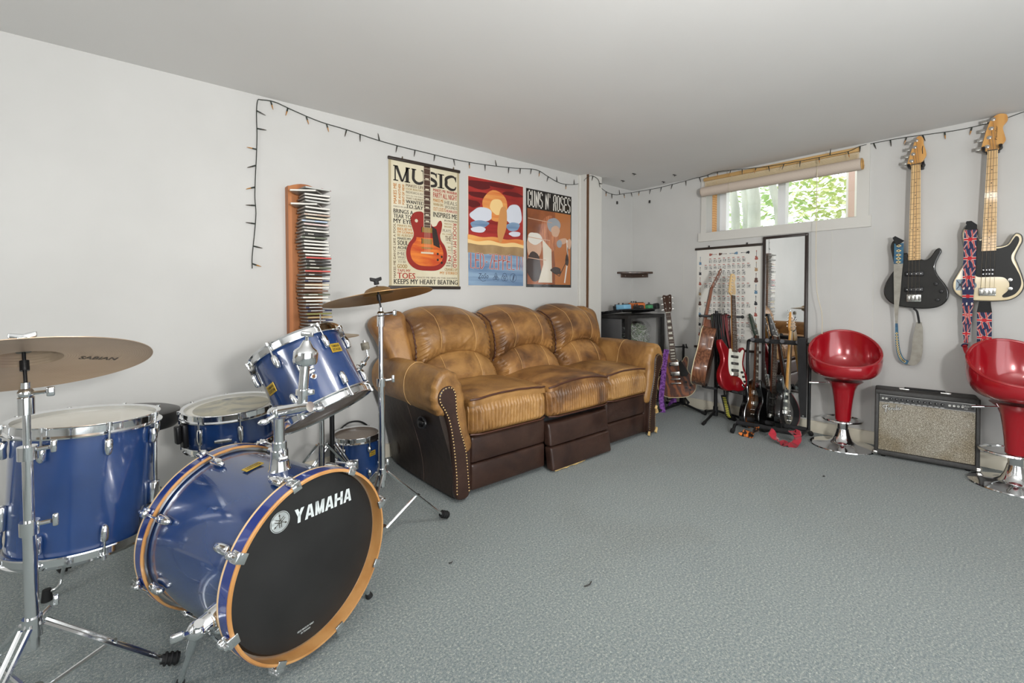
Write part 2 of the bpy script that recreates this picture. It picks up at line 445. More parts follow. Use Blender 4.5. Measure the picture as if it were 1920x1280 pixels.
# ------------------------------------------------------------------ outdoors seen through the window
BARK = noisy('bark', '#a9aca4', '#c6c6bd', 7, .9, 6, .5, 18, stretch=(1, 1, .25))
LEAF = noisy('leaf', '#c3cf86', '#e0e2b4', 3, .7, 3); LEAF2 = noisy('leaf_deep', '#b3cf95', '#d3e2b8', 3, .7, 3)
LAWN = noisy('lawn', '#7d8f4c', '#9aa865', 2, .9, 4)
struct(bxo('ground_outside', (4.6, -6, 1.45), (14, 12, 1.5), LAWN))
def tree(label, base, h, r, lean, crowns, lm, group='trees outside the window'):
    t = thing('tree', label, 'tree', base, group)
    b = B(); n = 9
    b.tube([V(base) + V((lean[0] * (i / n) + .06 * math.sin(i * 1.7), lean[1] * (i / n) + .05 * math.cos(i * 2.1), h * i / n)) for i in range(n + 1)], [r * (1.15 - .45 * i / n) for i in range(n + 1)], 0, 14)
    b.build('trunk', BARK, t)
    if crowns:
        b = B(); rnd = random.Random(int(r * 1000) + len(crowns))
        for c, R, k in crowns:
            for _ in range(k):
                d = V((rnd.gauss(0, 1), rnd.gauss(0, 1), rnd.gauss(0, 1))) * .5
                p = V(c) + V((d.x * R, d.y * R, d.z * R * .8)); a = rnd.uniform(0, 6.28); s_ = rnd.uniform(.05, .09)
                x = V((math.cos(a), math.sin(a), rnd.uniform(-.7, .7))).normalized(); y = x.cross(V((rnd.uniform(-1, 1), rnd.uniform(-1, 1), 1))).normalized()
                b.add([p - x * s_, p - y * s_ * .5 + x * .01, p + x * s_, p + y * s_ * .5], [(0, 1, 2, 3)])
        b.build('foliage', lm, t)
def wp(px, py, X): return on(px, py, 'x', X)
for lab, px, w, X, ln in (('grey tree trunk seen against the wooden jamb of the high window', 1374, 17, 6.6, -.10), ('slender grey trunk seen between two wider trunks in the window', 1393, 13, 7.4, -.22), ('thickest grey tree trunk seen through the high window', 1408, 24, 6.2, -.12), ('pale grey tree trunk seen beside the window mullion', 1456, 16, 6.8, .06)):
    p = wp(px, 430, X); tt = math.hypot(p.x, p.y)
    g = ln
    cr = [((p.x + .6, p.y - .2, 4.6), 1.0, 60)]
    if px == 1456: cr = [((wp(1434, 405, 8).x, wp(1434, 405, 8).y, wp(1434, 405, 8).z), .8, 260), ((8.4, wp(1440, 360, 8.4).y, 2.9), .8, 160), ((8.4, wp(1350, 430, 8.4).y, 2.2), .5, 120)]
    tree(lab, (p.x, p.y - g * .3, 1.5), 3.6, w * .5 / F_PX * (p.y * .765 + p.x * .644) * .85, (0, g * 2), cr, LEAF2)
p1 = wp(1555, 390, 9.5)
tree('yellow green leafy tree seen through the sliding pane of the window', (10.0, wp(1680, 430, 10).y, 1.5), 4.5, .16, (.2, .3), [((9.5, wp(1575, 385, 9.5).y, p1.z - .15), .85, 420), ((9.5, wp(1530, 350, 9.5).y, p1.z + .45), .75, 220), ((9.3, wp(1500, 372, 9.3).y, p1.z + .05), .45, 60), ((9.3, wp(1590, 350, 9.3).y, p1.z + .45), .8, 240)], LEAF)
BRICK = bpy.data.materials.new('brick'); BRICK.use_nodes = True
bk = nd(BRICK, 'ShaderNodeTexBrick'); bk.inputs['Color1'].default_value = lin('#c9a99b'); bk.inputs['Color2'].default_value = lin('#b99184'); bk.inputs['Mortar'].default_value = lin('#d9d2c8'); bk.inputs['Scale'].default_value = 4
lk(BRICK, bk.outputs['Color'], bsdf(BRICK).inputs['Base Color']); tcb = nd(BRICK, 'ShaderNodeTexCoord'); lk(BRICK, tcb.outputs['Object'], bk.inputs['Vector'])
q = wp(1600, 390, 5.6)
struct(bxo('wall_outside', (5.5, q.y - 1.2, 1.5), (5.8, q.y + .04, 3.2), BRICK))

# added ceiling lamp, out of view, glowing as fill
t = thing('added_ceiling_lamp', 'round white ceiling lamp added out of view as fill light', 'lamp', (1.25, .35, 2.2))
b = B(); b.lathe([(.17, 2.2), (.17, 2.18), (.15, 2.175)], 0, 32, Matrix.Translation((1.25, .35, 0))); b.build('mount', STEEL, t)
b = B(); b.lathe([(.15, 2.178), (.14, 2.15), (.10, 2.13), (0, 2.12)], 0, 32, Matrix.Translation((1.25, .35, 0))); b.build('shade', mat('opal_glass', '#fff8ec', .4, emit=1.2), t)
# added uplighter body, out of view, put in to lift the ceiling
t = thing('added_floor_lamp', 'slim black uplighter floor lamp added out of view to brighten the ceiling', 'lamp', (.25, -1.1, 0))
FLm = Matrix.Translation((.25, -1.1, 0))
b = B(); b.lathe([(.14, 0), (.14, .015), (.02, .03), (0, .03)], 0, 32, FLm); b.build('base', BLKMETAL, t)
b = B(); b.cyl((.25, -1.1, .02), (.25, -1.1, 1.19), .012, seg=12); b.build('pole', BLKMETAL, t)
b = B(); b.lathe([(.02, 1.17), (.10, 1.21), (.17, 1.28), (.175, 1.28), (.105, 1.202), (.02, 1.165)], 0, 36, FLm, False); b.build('bowl', mat('lamp_bowl', '#d8d4ca', .5), t)
# small marks: hooks and slots
SMALL = mat('hook_dark', '#2c2a28', .5)
for (x, y, ax, v, lab) in ((1157, 380, 'y', YR, 'tiny black wall hook on the recessed wall'), (1218, 378, 'x', XW, 'small black square clip on the wall by the corner')):
    p = on(x, y, ax, v - .004); b = B(); b.rbox(p, (.018 if ax == 'y' else .012, .018, .03), .003, 4)
    b.cyl(p + V((0, 0, -.006)), p + V((-.015, -.015, -.012)), .003)
    tag(b.build('wall_hook', SMALL, loc=p), lab, 'hook')
for i, (x, y, wh) in enumerate(((1168, 339, 'closest to the corner post'), (1189, 326, 'farthest out from the corner'), (1244, 341, 'close above the window wall'), (1265, 328, 'farthest from the corner post'))):
    p = on(x, y, 'z', HC - .003); b = B(); b.rbox(p, (.05, .012, .005), .002, 3, 0)
    b.cyl(p, p - V((0, 0, .012)), .004)
    tag(b.build('ceiling_hook', SMALL, loc=p), 'short dark ceiling hook near the room corner, ' + wh, 'hook', 'ceiling hooks by the corner')
# ------------------------------------------------------------------ drum kit
def blue_lacquer(name, c0, c1):
    m = noisy(name, c0, c1, 5, .22, 4, coat=1.0, spec=.6)
    return m
BLUE = blue_lacquer('blue_lacquer', '#17325f', '#1c3a6c')
BLUE2 = blue_lacquer('blue_hoop_lacquer', '#1a2f72', '#203680')
MAPLE = noisy('hoop_maple', '#b07a42', '#c4935c', 14, .3, 4, coat=.4, stretch=(1, 1, .3))
PALEWOOD = mat('hoop_edge', '#d9b98d', .4)
HEADBLACK = noisy('black_head', '#171717', '#202020', 6, .55, 5, .02, 200)
HEADWHITE = noisy('white_head', '#d9d7cf', '#cfccc2', 5, .45, 4)
HEADWORN = noisy('worn_head', '#b5b09c', '#6f7478', 9, .5, 6, lo=.42, hi=.72, dist=1)
HEADSMOKE = noisy('smoky_head', '#84766a', '#756a60', 4, .35, 4)
LOGO = mat('silver_print', '#cfd6d6', .4)
GOLD = noisy('gold_badge', '#c2a33e', '#ab8b2e', 30, .35, 2, metal=.3)
INK = mat('badge_ink', '#2b2413', .5)
FELT = noisy('felt', '#8f897c', '#6f6a60', 60, .95, 4)

def lug(L, h=.055, w=.022, up=1):
    """lug casing whose local z points outward, y toward its hoop; a bullet shape with a tension rod"""
    b = B(L)
    b.rbox((0, 0, .010), (w, h, .022), .0105, 7, 0, None, lambda p: V((p.x * (1 - .45 * max(0, -p.y / (h / 2)) ** 2), p.y, p.z + .004 * (1 - (2 * p.y / h) ** 2))))
    return b
def rod(L, y0, y1, zz=.017):
    b = B(L); b.cyl((0, y0, zz), (0, y1, zz), .003, seg=8); b.cyl((0, y1, zz), (0, y1 + .012, zz), .0065, seg=10); return b
def badge(b, L, w, h, st, m0, m1):
    b.rbox((0, 0, .001), (w, h, .003), .001, 3, m0, L)
    b.text(st[0], -w * .4, h * .06, w * .4, h * .34, .0028, m1, .02, L); b.text(st[1], -w * .4, -h * .34, w * .4, -h * .06, .0028, m1, .02, L)

def drum(root, c0, axis, r, ln, nlug, shell_m, top_m, bot_m, xh=None, a0=0, long_lug=False, badges=(), lug_h=.055, flange=.012, hole=None):
    """a tom: c0 bottom centre, axis to the batter side; parts: shell, heads, hoops, lugs"""
    M = axm(c0, axis, xh)
    b = B(M); b.lathe([(r, .012), (r, ln - .012)], 0, 64, None, False); b.lathe([(r - .006, ln - .012), (r - .006, .012)], 0, 64, None, False)
    sh = b.build('shell', shell_m, root)
    for nm, z, s, hm in (('batter_head', ln, 1, top_m), ('resonant_head', 0, -1, bot_m)):
        if hm is None: continue
        b = B(M @ Matrix.Translation((0, 0, z)) @ (Matrix.Identity(4) if s > 0 else Matrix.Rotation(PI, 4, 'X')))
        b.lathe([(r + .003, -.012), (r + .002, -.004), (r - .008, 0), (r * .6, .0005), (0, .0008)], 0, 64)
        b.build(nm, hm, root)
    for nm, z, s in (('hoop', ln, 1), ('hoop', 0, -1)):
        b = B(M @ Matrix.Translation((0, 0, z)) @ (Matrix.Identity(4) if s > 0 else Matrix.Rotation(PI, 4, 'X')))
        R = r + .004
        b.ring([(R, -.016), (R + .014, -.020), (R + .015, -.016), (R + .003, -.012), (R + .003, .008), (R + .009, .012), (R + .008, .014), (R - .004, .010)], 0, 72)
        hoop = b.build(nm, CHROME, root)
    for i in range(nlug):
        a = a0 + 2 * PI * i / nlug; d = V((math.cos(a), math.sin(a), 0))
        for s in ((1,) if long_lug else (1, -1)):
            zc = ln / 2 if long_lug else (ln - .058 if s > 0 else .058)
            L = M @ upm(d * r + V((0, 0, zc)), (0, 0, s), d)
            hh = ln * .5 if long_lug else lug_h
            l = lug(L, hh, .022).build('lug', CHROME, root)
            rd_ = rod(L, hh * .3, (ln - zc if s > 0 else zc) + .004)
            if long_lug: b3 = B(L); b3.cyl((0, -hh * .3, .017), (0, -zc - .004, .017), .003, seg=8); b3.build('tension_rod', CHROME, l)
            rd_.build('tension_rod', CHROME, l)
    for a, z, w, h, rotb, st in badges:
        d = V((math.cos(a), math.sin(a), 0)); b = B(); up = Matrix.Rotation(rotb, 3, d) @ V((0, 0, 1))
        badge(b, M @ upm(d * (r + .0005) + V((0, 0, z)), up, d), w, h, st, 0, 1); b.build('badge', [GOLD, INK], root)
    if hole:
        a, z = hole; d = V((math.cos(a), math.sin(a), 0)); b = B(M @ axm(d * r + V((0, 0, z)), d)); b.torus(.008, .003, 0, 20, 8); b.lathe([(.008, .001), (0, .001)], 1, 16)
        b.build('vent_grommet', [CHROME, mat('vent_dark', '#8a5a2c', .6)], root)
    return M

def face_angle(M, p):
    """angle round the drum axis that points from the axis toward world point p"""
    q = M.inverted() @ V(p); return math.atan2(q.y, q.x)

# --- bass drum
BC = V((.417, 1.396, .296)); BN = V((.355, -.932, .05)).normalized(); BR = .250; BL = .50
t = thing('bass_drum', 'large blue bass drum lying on the carpet with black front head and maple hoop', 'drum', (BC.x - BN.x * .22, BC.y - BN.y * .22, 0))
MB_ = axm(BC, BN, (BN.y * -1, BN.x, 0))       # z forward; x to the viewer's right seen from the front
MB_ = upm(BC, (0, 0, 1), BN)
b = B(MB_); b.lathe([(BR - .004, -BL + .02), (BR - .004, -.05)], 0, 96, None, False); b.lathe([(BR - .012, -.05), (BR - .012, -BL + .02)], 0, 64, None, False); b.build('shell', BLUE, t)
def bhoop(z0, z1, front):
    b = B(MB_); R = BR + .015; zo, zi = (z1, z0) if front else (z0, z1)
    # laminated maple hoop with a blue outer band
    prof = [(R - .009, z0), (R - .003, z0), (R, z0 + .003), (R, z1 - .003), (R - .003, z1), (R - .009, z1)]
    b.ring(prof, 0, 128)
    b.ring([(R + .0008, z0 + .007), (R + .0008, z1 - .007), (R - .002, z1 - .007), (R - .002, z0 + .007)], 1, 128)
    b.ring([(R + .0012, z0 + .001), (R + .0012, z0 + .008), (R - .002, z0 + .008), (R - .002, z0 + .001)], 2, 128)
    return b.build('hoop', [MAPLE, BLUE2, PALEWOOD], t)
bhoop(-.050, 0, True); bhoop(-BL, -BL + .044, False)
b = B(MB_); b.ring([(BR + .001, -.052), (BR + .008, -.052), (BR + .008, -.044), (BR + .001, -.044)], 0, 96); b.ring([(BR + .001, -BL + .034), (BR + .009, -BL + .034), (BR + .009, -BL + .044), (BR + .001, -BL + .044)], 0, 96); b.build('head_rim', STEEL, t)
b = B(MB_); b.lathe([(BR + .004, -.046), (BR - .004, -.036), (BR - .02, -.034), (0, -.034)], 0, 96)
hd = b.build('front_head', HEADBLACK, t)
b = B(MB_); b.lathe([(0, -BL + .022), (BR + .002, -BL + .022)], 0, 64); b.build('batter_head', HEADWHITE, t)
# maker's writing and emblem on the front head
def from_px(px, py):
    p = on_plane(px, py, BC - BN * .033, BN); q = MB_.inverted() @ p; return V((q.x, q.y))
def on_plane(px, py, c, n):
    d = ray(px, py); o = V((0, 0, EYE)); return o + d * ((c - o).dot(n) / d.dot(n))
e = from_px(522, 977); y0 = from_px(548, 983); y1 = from_px(657, 936); hgt = (from_px(653, 911) - from_px(656, 937)).length
b = B(MB_); zz = -.0332
er = .030
b.lathe([(er, zz), (0, zz)], 0, 40, Matrix.Translation((e.x, e.y, 0)))
b.torus(er - .0028, .0007, 1, 48, 6, Matrix.Translation((e.x, e.y, zz)))
for k in range(3):
    a = PI / 2 + 2 * PI * k / 3 + .1
    u = V((math.cos(a), math.sin(a))); w = V((-u.y, u.x))
    for s in (-1, 1):
        b.stroke([e + u * .0025 + w * s * .003, e + u * -.017 + w * s * .003], .0020, zz + .0004, 1)
    b.stroke([e + u * .001 + w * -.003, e + u * .008 + w * -.0016, e + u * .0105, e + u * .008 + w * .0016, e + u * .001 + w * .003], .0015, zz + .0005, 1)
    b.stroke([e + u * .010, e + u * .017], .0017, zz + .0004, 1); b.poly([e + u * .024, e + u * .017 + w * .0026, e + u * .0155, e + u * .017 - w * .0026], zz + .0005, 1)
dirx = (y1 - y0); wd = dirx.length; ang = math.atan2(dirx.y, dirx.x)
LT = Matrix.Translation((y0.x, y0.y, 0)) @ Matrix.Rotation(ang, 4, 'Z')
# heavy condensed capitals
def caps(b, word, w, h, z, m, L):
    n = len(word); cw = w / n; st = cw * .27; g = cw * .05
    for i, ch in enumerate(word):
        x0, x1 = i * cw + g, (i + 1) * cw - g; xm = (x0 + x1) / 2
        P = lambda *q: b.poly(q, z, m, L)
        if ch == 'Y':
            P((x0, h), (x0 + st * 1.15, h), (xm + st * .5, h * .45), (xm - st * .5, h * .45)); P((x1 - st * 1.15, h), (x1, h), (xm + st * .5, h * .45), (xm - st * .5, h * .45)); P((xm - st * .5, 0), (xm + st * .5, 0), (xm + st * .5, h * .46), (xm - st * .5, h * .46))
        if ch == 'A':
            P((x0, 0), (x0 + st, 0), (xm + st * .15, h), (xm - st * .62, h)); P((x1 - st, 0), (x1, 0), (xm + st * .62, h), (xm - st * .15, h)); P((x0 + cw * .2, h * .2), (x1 - cw * .2, h * .2), (x1 - cw * .26, h * .38), (x0 + cw * .26, h * .38))
        if ch == 'M':
            P((x0, 0), (x0 + st * .85, 0), (x0 + st * .85, h), (x0, h)); P((x1 - st * .85, 0), (x1, 0), (x1, h), (x1 - st * .85, h)); P((x0, h), (x0 + st * 1.0, h), (xm + st * .35, 0), (xm - st * .35, 0)); P((x1 - st * 1.0, h), (x1, h), (xm + st * .35, 0), (xm - st * .35, 0))
        if ch == 'H':
            P((x0, 0), (x0 + st, 0), (x0 + st, h), (x0, h)); P((x1 - st, 0), (x1, 0), (x1, h), (x1 - st, h)); P((x0, h * .4), (x1, h * .4), (x1, h * .6), (x0, h * .6))
b.build('emblem', [LOGO, INK], hd); b = B(MB_); caps(b, 'YAMAHA', wd, .042, zz, 0, LT); b.build('wordmark', LOGO, hd); b = B(MB_)
s0 = from_px(562, 1190); s1 = from_px(597, 1166)
a2 = math.atan2((s1 - s0).y, (s1 - s0).x); L2 = Matrix.Translation((s0.x, s0.y, 0)) @ Matrix.Rotation(a2, 4, 'Z')
b.text('HEAD MADE BY REMO', 0, 0, .055, .005, zz, 0, .01, L2); b.text('IN TAIWAN', .012, -.009, .043, -.004, zz, 0, .01, L2)
b.build('small_print', LOGO, hd)
# tension claws round both hoops
for i in range(8):
    a = math.radians(16 + 45 * i); d = V((math.cos(a), math.sin(a), 0))
    for s in (1, -1):
        b = B(MB_)
        zf = 0 if s > 0 else -BL
        L = upm(d * (BR + .016) + V((0, 0, zf)), (0, 0, s), d)      # y toward the hoop face, z outward
        b.M = MB_ @ L
        b.rbox((0, -.010, .006), (.030, .030, .012), .004, 5); b.rbox((0, .002, -.006), (.028, .006, .022), .002, 4); b.rbox((0, -.024, .014), (.020, .020, .018), .007, 5)
        b.ball((0, -.014, .016), .0075, 0, 10)
        cl = b.build('claw_hook', CHROME, t)
        b = B(MB_ @ L); b.tube([(0, .004, .016), (0, -.010, .0155), (0, -.011, .0154), (0, -.085, .010)], [.005, .005, .0032, .0032], 0, 8); b.build('tension_rod', CHROME, cl)
        Lq = upm(d * (BR - .004) + V((0, 0, zf - s * .095)), (0, 0, s), d)
        lug(MB_ @ Lq, .062, .026).build('lug', CHROME, t)
# spurs
for s, foot in ((-1, V((.02, 1.585, .0))), (1, V((.690, 1.575, 0)))):
    a = math.radians(-90 + s * 52); d = V((math.cos(a), math.sin(a), 0)); pos = MB_ @ (d * (BR - .004) + V((0, 0, -.085)))
    if s < 0: a = math.radians(-171); d = V((math.cos(a), math.sin(a), 0)); pos = MB_ @ (d * (BR - .004) + V((0, 0, -.085)))
    dd = (MB_.to_3x3() @ d).normalized()
    b = B(); b.cyl(pos - dd * .003, pos + dd * .02, .032, .03, 0, 24); b.cyl(pos + dd * .018, pos + dd * .05, .024, .022, 0, 20); b.ball(pos + dd * .052, .024, 0, 16)
    k = pos + dd * .052
    foot = V((pos.x + dd.x * .09 - BN.x * -.015, pos.y + dd.y * .09 - .01, 0)) if s > 0 else V(on(334, 1292, 'z', 0))
    ax = (foot - k); b.cyl(k + V((0, 0, .0)), k + V((-.03, -.02, .012)), .006, seg=8); b.rbox(k + V((-.042, -.025, .016)), (.028, .012, .02), .005, 5)
    sp = b.build('spur_bracket', CHROME, t)
    b = B(); b.cyl(k - ax * .1, k + ax * .35, .0115, seg=14); b.cyl(k + ax * .3, k + ax * .92, .0075, seg=12); b.build('spur_leg', CHROME, t)
    b = B(); b.cyl(k + ax * .86, foot + V((0, 0, .004)), .011, .013, 0, 12); b.build('rubber_foot', RUBBER, t)
# tom holder on top of the shell
pb = V(on_plane(523, 875, BC - BN * .17, BN))
top = MB_ @ V((0, BR - .006, -.18))
pb = V(top)
up = V((0, 0, 1))
for px, py in ((524, 868),):
    dpt = (top - V((0, 0, EYE))).dot(_F); q = dep(px, py, dpt); pb = V((q.x, q.y, top.z - .012))
b = B(axm(pb, MB_.to_3x3() @ V(((pb - BC).dot(MB_.to_3x3().col[0]), (pb - BC).dot(MB_.to_3x3().col[1]), 0))))
b.rbox((0, 0, .004), (.085, .085, .012), .005, 6); b.lathe([(.036, .008), (.030, .02), (.026, .055), (.026, .075), (0, .075)], 0, 28)
b.cyl((0, 0, .06), (.045, .0, .06), .005, seg=8); b.rbox((.05, 0, .06), (.012, .03, .016), .005, 5)
mb = b.build('mount_base', CHROME, t)
d1 = (pb - V((0, 0, EYE))).dot(_F)
p0 = pb + V((0, 0, .05)); p1 = V(dep(530, 772, d1)); p1 = V((pb.x, pb.y, p1.z))
b = B(); b.cyl(p0, p1 + V((0, 0, .01)), .016, seg=20); b.cyl(p0 + V((0, 0, .02)), p0 + V((0, 0, .05)), .022, seg=20); b.build('mount_post', CHROME, t)
pa = V(dep(566, 765, d1 - .04)); pt = V(dep(573, 668, d1 - .04)); pw = V(dep(576, 641, d1 - .04))
b = B(); dirm = (pa - p1); b.rbox(p1 + V((0, 0, .0)), (.05, .05, .042), .016, 6); b.tube([p1 - dirm.normalized() * .03, p1, pa, pa + dirm.normalized() * .035], [.019, .022, .02, .016], 0, 16); b.cyl(p1 + V((-.02, -.02, -.005)), p1 + V((-.045, -.035, -.012)), .006, seg=8); b.ball(p1 + V((-.05, -.038, -.014)), .011, 0, 10, (1.6, .7, .9)); b.cyl(pa, pa + V((.035, -.02, -.004)), .006, seg=8); b.ball(pa + V((.045, -.026, -.004)), .012, 0, 10, (1.5, .7, .8)); b.build('mount_clamp', CHROME, t)
b = B(); b.cyl(pa - (pt - pa) * .12, pt, .0145, seg=18); q = lerp(pa, pt, .26); b.cyl(q, lerp(pa, pt, .36), .0215, seg=18); b.rbox(lerp(pa, pt, .31) + V((.02, -.012, 0)), (.02, .02, .018), .005, 4); b.build('mount_arm', CHROME, t)
ud = (pt - pa).normalized(); L = axm(lerp(pa, pt, .86), ud)
b = B(L); b.lathe([(.020, -.006), (.033, 0), (.036, .006), (.036, .034), (.033, .042), (.020, .052), (.013, .066), (.010, .072), (0, .072)], 0, 32); b.cyl((0, 0, .07), (0, 0, .085), .005, seg=8); b.rbox((0, 0, .092), (.040, .009, .016), .004, 5, 0, Matrix.Rotation(.8, 4, 'Z')); b.build('mount_cap', CHROME, t)
b = B(); am = MB_.to_3x3(); bp = MB_ @ V((-.035, BR - .003, -.27)); dv = (am @ V((-.035, BR - .003, 0))).normalized()
badge(b, upm(bp, am @ V((0, 0, -1)), dv), .058, .028, ('YAMAHA', 'STAGE CUSTOM'), 0, 1); b.build('badge', [GOLD, INK], t)

# --- rack tom, tilted toward the drummer
TB = V((.563, 1.75, .646)) + V((.0, .02, .012)); TN = V((-.27, .435, .857)).normalized()
t = thing('rack_tom', 'blue rack tom tilted away above the bass drum, brownish lower head showing', 'drum', TB)
M = axm(TB, TN); fa = face_angle(M, (0, 0, EYE))
drum(t, TB, TN, .161, .268, 6, BLUE, HEADWHITE, HEADSMOKE, None, fa - .10 - PI / 6 + .15, badges=((fa - .95, .14, .05, .036, 0, ('YAMAHA', 'CUSTOM')), (fa + .82, .18, .052, .036, 0, ('YAMAHA', 'STAGE'))), hole=(fa + .05, .105))
d = V((math.cos(fa - .02), math.sin(fa - .02), 0)); b = B(M @ upm(d * .162 + V((0, 0, .15)), (0, 0, 1), d)); b.rbox((0, 0, .006), (.05, .07, .014), .006, 6); b.rbox((.012, -.01, .02), (.03, .034, .03), .007, 5); b.build('mount_bracket', CHROME, t)

# --- floor tom
FT = V((-.115, 1.985, .696)); FN = V((.05, .03, .998)).normalized(); FLn = .372; FB = FT - FN * FLn
t = thing('floor_tom', 'big blue floor tom with white top head behind the near crash cymbal stand', 'drum', (FB.x, FB.y, 0))
M = axm(FB, FN); fa = face_angle(M, (0, 0, EYE))
drum(t, FB, FN, .172, FLn, 8, BLUE, HEADWHITE, HEADWHITE, None, fa + .26)
for k, (a, fpx) in enumerate(((fa - 1.30, None), (fa + 1.18, None), (fa + 3.0, (88, 1120)))):
    d = V((math.cos(a), math.sin(a), 0))
    o = M @ (d * .190 + V((0, 0, .12)))
    b = B(M @ upm(d * .172 + V((0, 0, .12)), (0, 0, 1), d)); b.rbox((0, 0, .012), (.035, .075, .028), .009, 6); b.cyl((0, 0, .02), (.03, 0, .02), .005, seg=8); b.build('leg_bracket', CHROME, t)
    rd3 = (M.to_3x3() @ d); ff = V((o.x + rd3.x * .10, o.y + rd3.y * .10, .012))
    if fpx: ff = V(on(*fpx, 'z', .012))
    kk = V((o.x + rd3.x * .015, o.y + rd3.y * .015, .10)) if not fpx else V(dep(123, 1070, 1.64))
    b = B(); b.tube(spline([o + V((0, 0, .20)), o, kk + V((0, 0, .03)), lerp(kk, ff, .35) + V((0, 0, -.02)), ff + V((0, 0, .02))], 6, False), .0058, 0, 10); lg = b.build('leg', CHROME, t)
    b = B(); b.cyl(ff + V((0, 0, .03)), ff + V((0, 0, -.010)), .012, .016, 0, 14); b.build('rubber_foot', RUBBER, lg)

# --- snare drum on its stand
SN = V((.333, 2.323, .601)); sn = V((-.043, -.04, .998)).normalized(); SB = SN - sn * .145
t = thing('snare_drum', 'shallow blue snare drum with a worn white head behind the bass drum', 'drum', SB)
M = axm(SB, sn); fa = face_angle(M, (0, 0, EYE))
drum(t, SB, sn, .176, .145, 8, BLUE, HEADWHITE, HEADWHITE, None, fa + .12, long_lug=True)
b = B(M); b.lathe([(.145, .1468), (.11, .1470), (0, .1472)], 0, 48); b.build('worn_patch', HEADWORN, t)
d = V((math.cos(fa - .20), math.sin(fa - .20), 0)); b = B(M @ upm(d * .178 + V((0, 0, .055)), (0, 0, 1), d)); b.rbox((0, 0, .01), (.05, .018, .018), .006, 5); b.cyl((-.03, 0, .014), (.03, 0, .014), .007, seg=10); b.build('strainer_butt', CHROME, t)
d = V((math.cos(fa - 1.15), math.sin(fa - 1.15), 0)); b = B(M @ upm(d * .178 + V((0, 0, .07)), (0, 0, 1), d)); b.rbox((0, 0, .012), (.04, .10, .022), .008, 6); b.rbox((0, .01, .034), (.03, .075, .02), .008, 6); b.build('strainer_lever', BLKMETAL, t)
t = thing('snare_stand', 'chrome folding stand carrying the blue snare drum', 'stand', (SB.x, SB.y, 0))
b = B()
for k in range(3):
    a = k * 2.094 + .4; e = SB + V((math.cos(a) * .195, math.sin(a) * .195, -.008)); b.tube([V((SB.x, SB.y, .33)), lerp(V((SB.x, SB.y, .36)), e, .7), e, e + V((math.cos(a) * .012, math.sin(a) * .012, .045))], .006, 0, 8)
b.build('basket', CHROME, t)
b = B(); b.cyl((SB.x, SB.y, .10), (SB.x, SB.y, .36), .0125, seg=14); b.cyl((SB.x, SB.y, .22), (SB.x, SB.y, .25), .02, seg=14); b.build('post', CHROME, t)
def tripod(root, c, hub_z, rad, angs, thick=.006, double=False, foot_m=None, low=.06):
    for a in angs:
        d = V((math.cos(a), math.sin(a), 0)); f = V((c[0], c[1], 0)) + d * rad; h = V((c[0], c[1], hub_z)) + d * .022
        b = B(); w = V((-d.y, d.x, 0)) * .010
        mid = lerp(h, f + V((0, 0, .02)), .5)
        if double:
            for s in (-1, 1): b.tube([h + w * s, f + V((0, 0, .022)) + w * s * .5], thick * .55, 0, 6)
            b.rbox(lerp(h, f, .52) + V((0, 0, .012)), (.02, .02, .012), .003, 3)
            b.tube([V((c[0], c[1], low)) + d * .02, mid], thick * .6, 0, 6); b.ball(mid, .008, 0, 8)
        else:
            b.tube([h, f + V((0, 0, .02))], thick, 0, 8); b.tube([V((c[0], c[1], low)) + d * .02, mid], thick * .7, 0, 6)
        l = b.build('leg', CHROME, root)
        b = B(); e0 = lerp(f + V((0, 0, .02)), h, .06); b.tube([e0, f + V((0, 0, .018)) + d * .025], [.013, .016], 0, 10, flat=1.0)
        for j in range(3): b.torus(.016, .003, 0, 14, 6, axm(lerp(e0, f + V((0, 0, .018)) + d * .025, .25 + .3 * j), d + V((0, 0, -.3))))
        b.build('rubber_foot', RUBBER, l)
tripod(t, (SB.x, SB.y), .20, .24, (.4, 2.5, 4.6))

# --- drum throne
TH = V((.0, 2.565, 0))
t = thing('drum_throne', 'round black padded drum stool seat behind the floor tom', 'stool', TH)
b = B(Matrix.Translation((TH.x, TH.y, .525)) @ Matrix.Rotation(.06, 4, 'Y')); b.lathe([(0, -.01), (.13, -.01), (.148, -.006), (.160, .012), (.162, .045), (.155, .062), (.14, .068), (.06, .071), (0, .072)], 0, 56); b.torus(.156, .003, 0, 56, 6, None, .059)
b.build('seat', noisy('black_vinyl', '#1b1b1a', '#262524', 14, .32, 4, .05, 120), t)
b = B(); b.cyl((TH.x, TH.y, .10), (TH.x, TH.y, .53), .0125, seg=14); b.cyl((TH.x, TH.y, .16), (TH.x, TH.y, .36), .018, seg=14); b.build('post', CHROME, t)
tripod(t, (TH.x, TH.y), .30, .235, (-.62, 1.47, 3.57), .008, True)

# --- cymbals
def bronze(name, c0, c1, sc=60):
    m = noisy(name, c0, c1, 3.5, .38, 6, metal=.7, dist=1.2, lo=.3, hi=.7); b = bsdf(m)
    tc = nd(m, 'ShaderNodeTexCoord'); w = nd(m, 'ShaderNodeTexWave', wave_type='RINGS', rings_direction='Z'); w.inputs['Scale'].default_value = sc; w.inputs['Distortion'].default_value = .3
    lk(m, tc.outputs['Object'], w.inputs['Vector'])
    bp = nd(m, 'ShaderNodeBump'); bp.inputs['Strength'].default_value = .12; bp.inputs['Distance'].default_value = .004; lk(m, w.outputs['Fac'], bp.inputs['Height']); lk(m, bp.outputs['Normal'], b.inputs['Normal'])
    return m
BRONZE = bronze('aged_bronze', '#b39a82', '#c9b199'); BRONZE2 = bronze('brown_bronze', '#80613d', '#a07b4c'); BRONZE3 = bronze('pale_bronze', '#b59f80', '#9c8668')
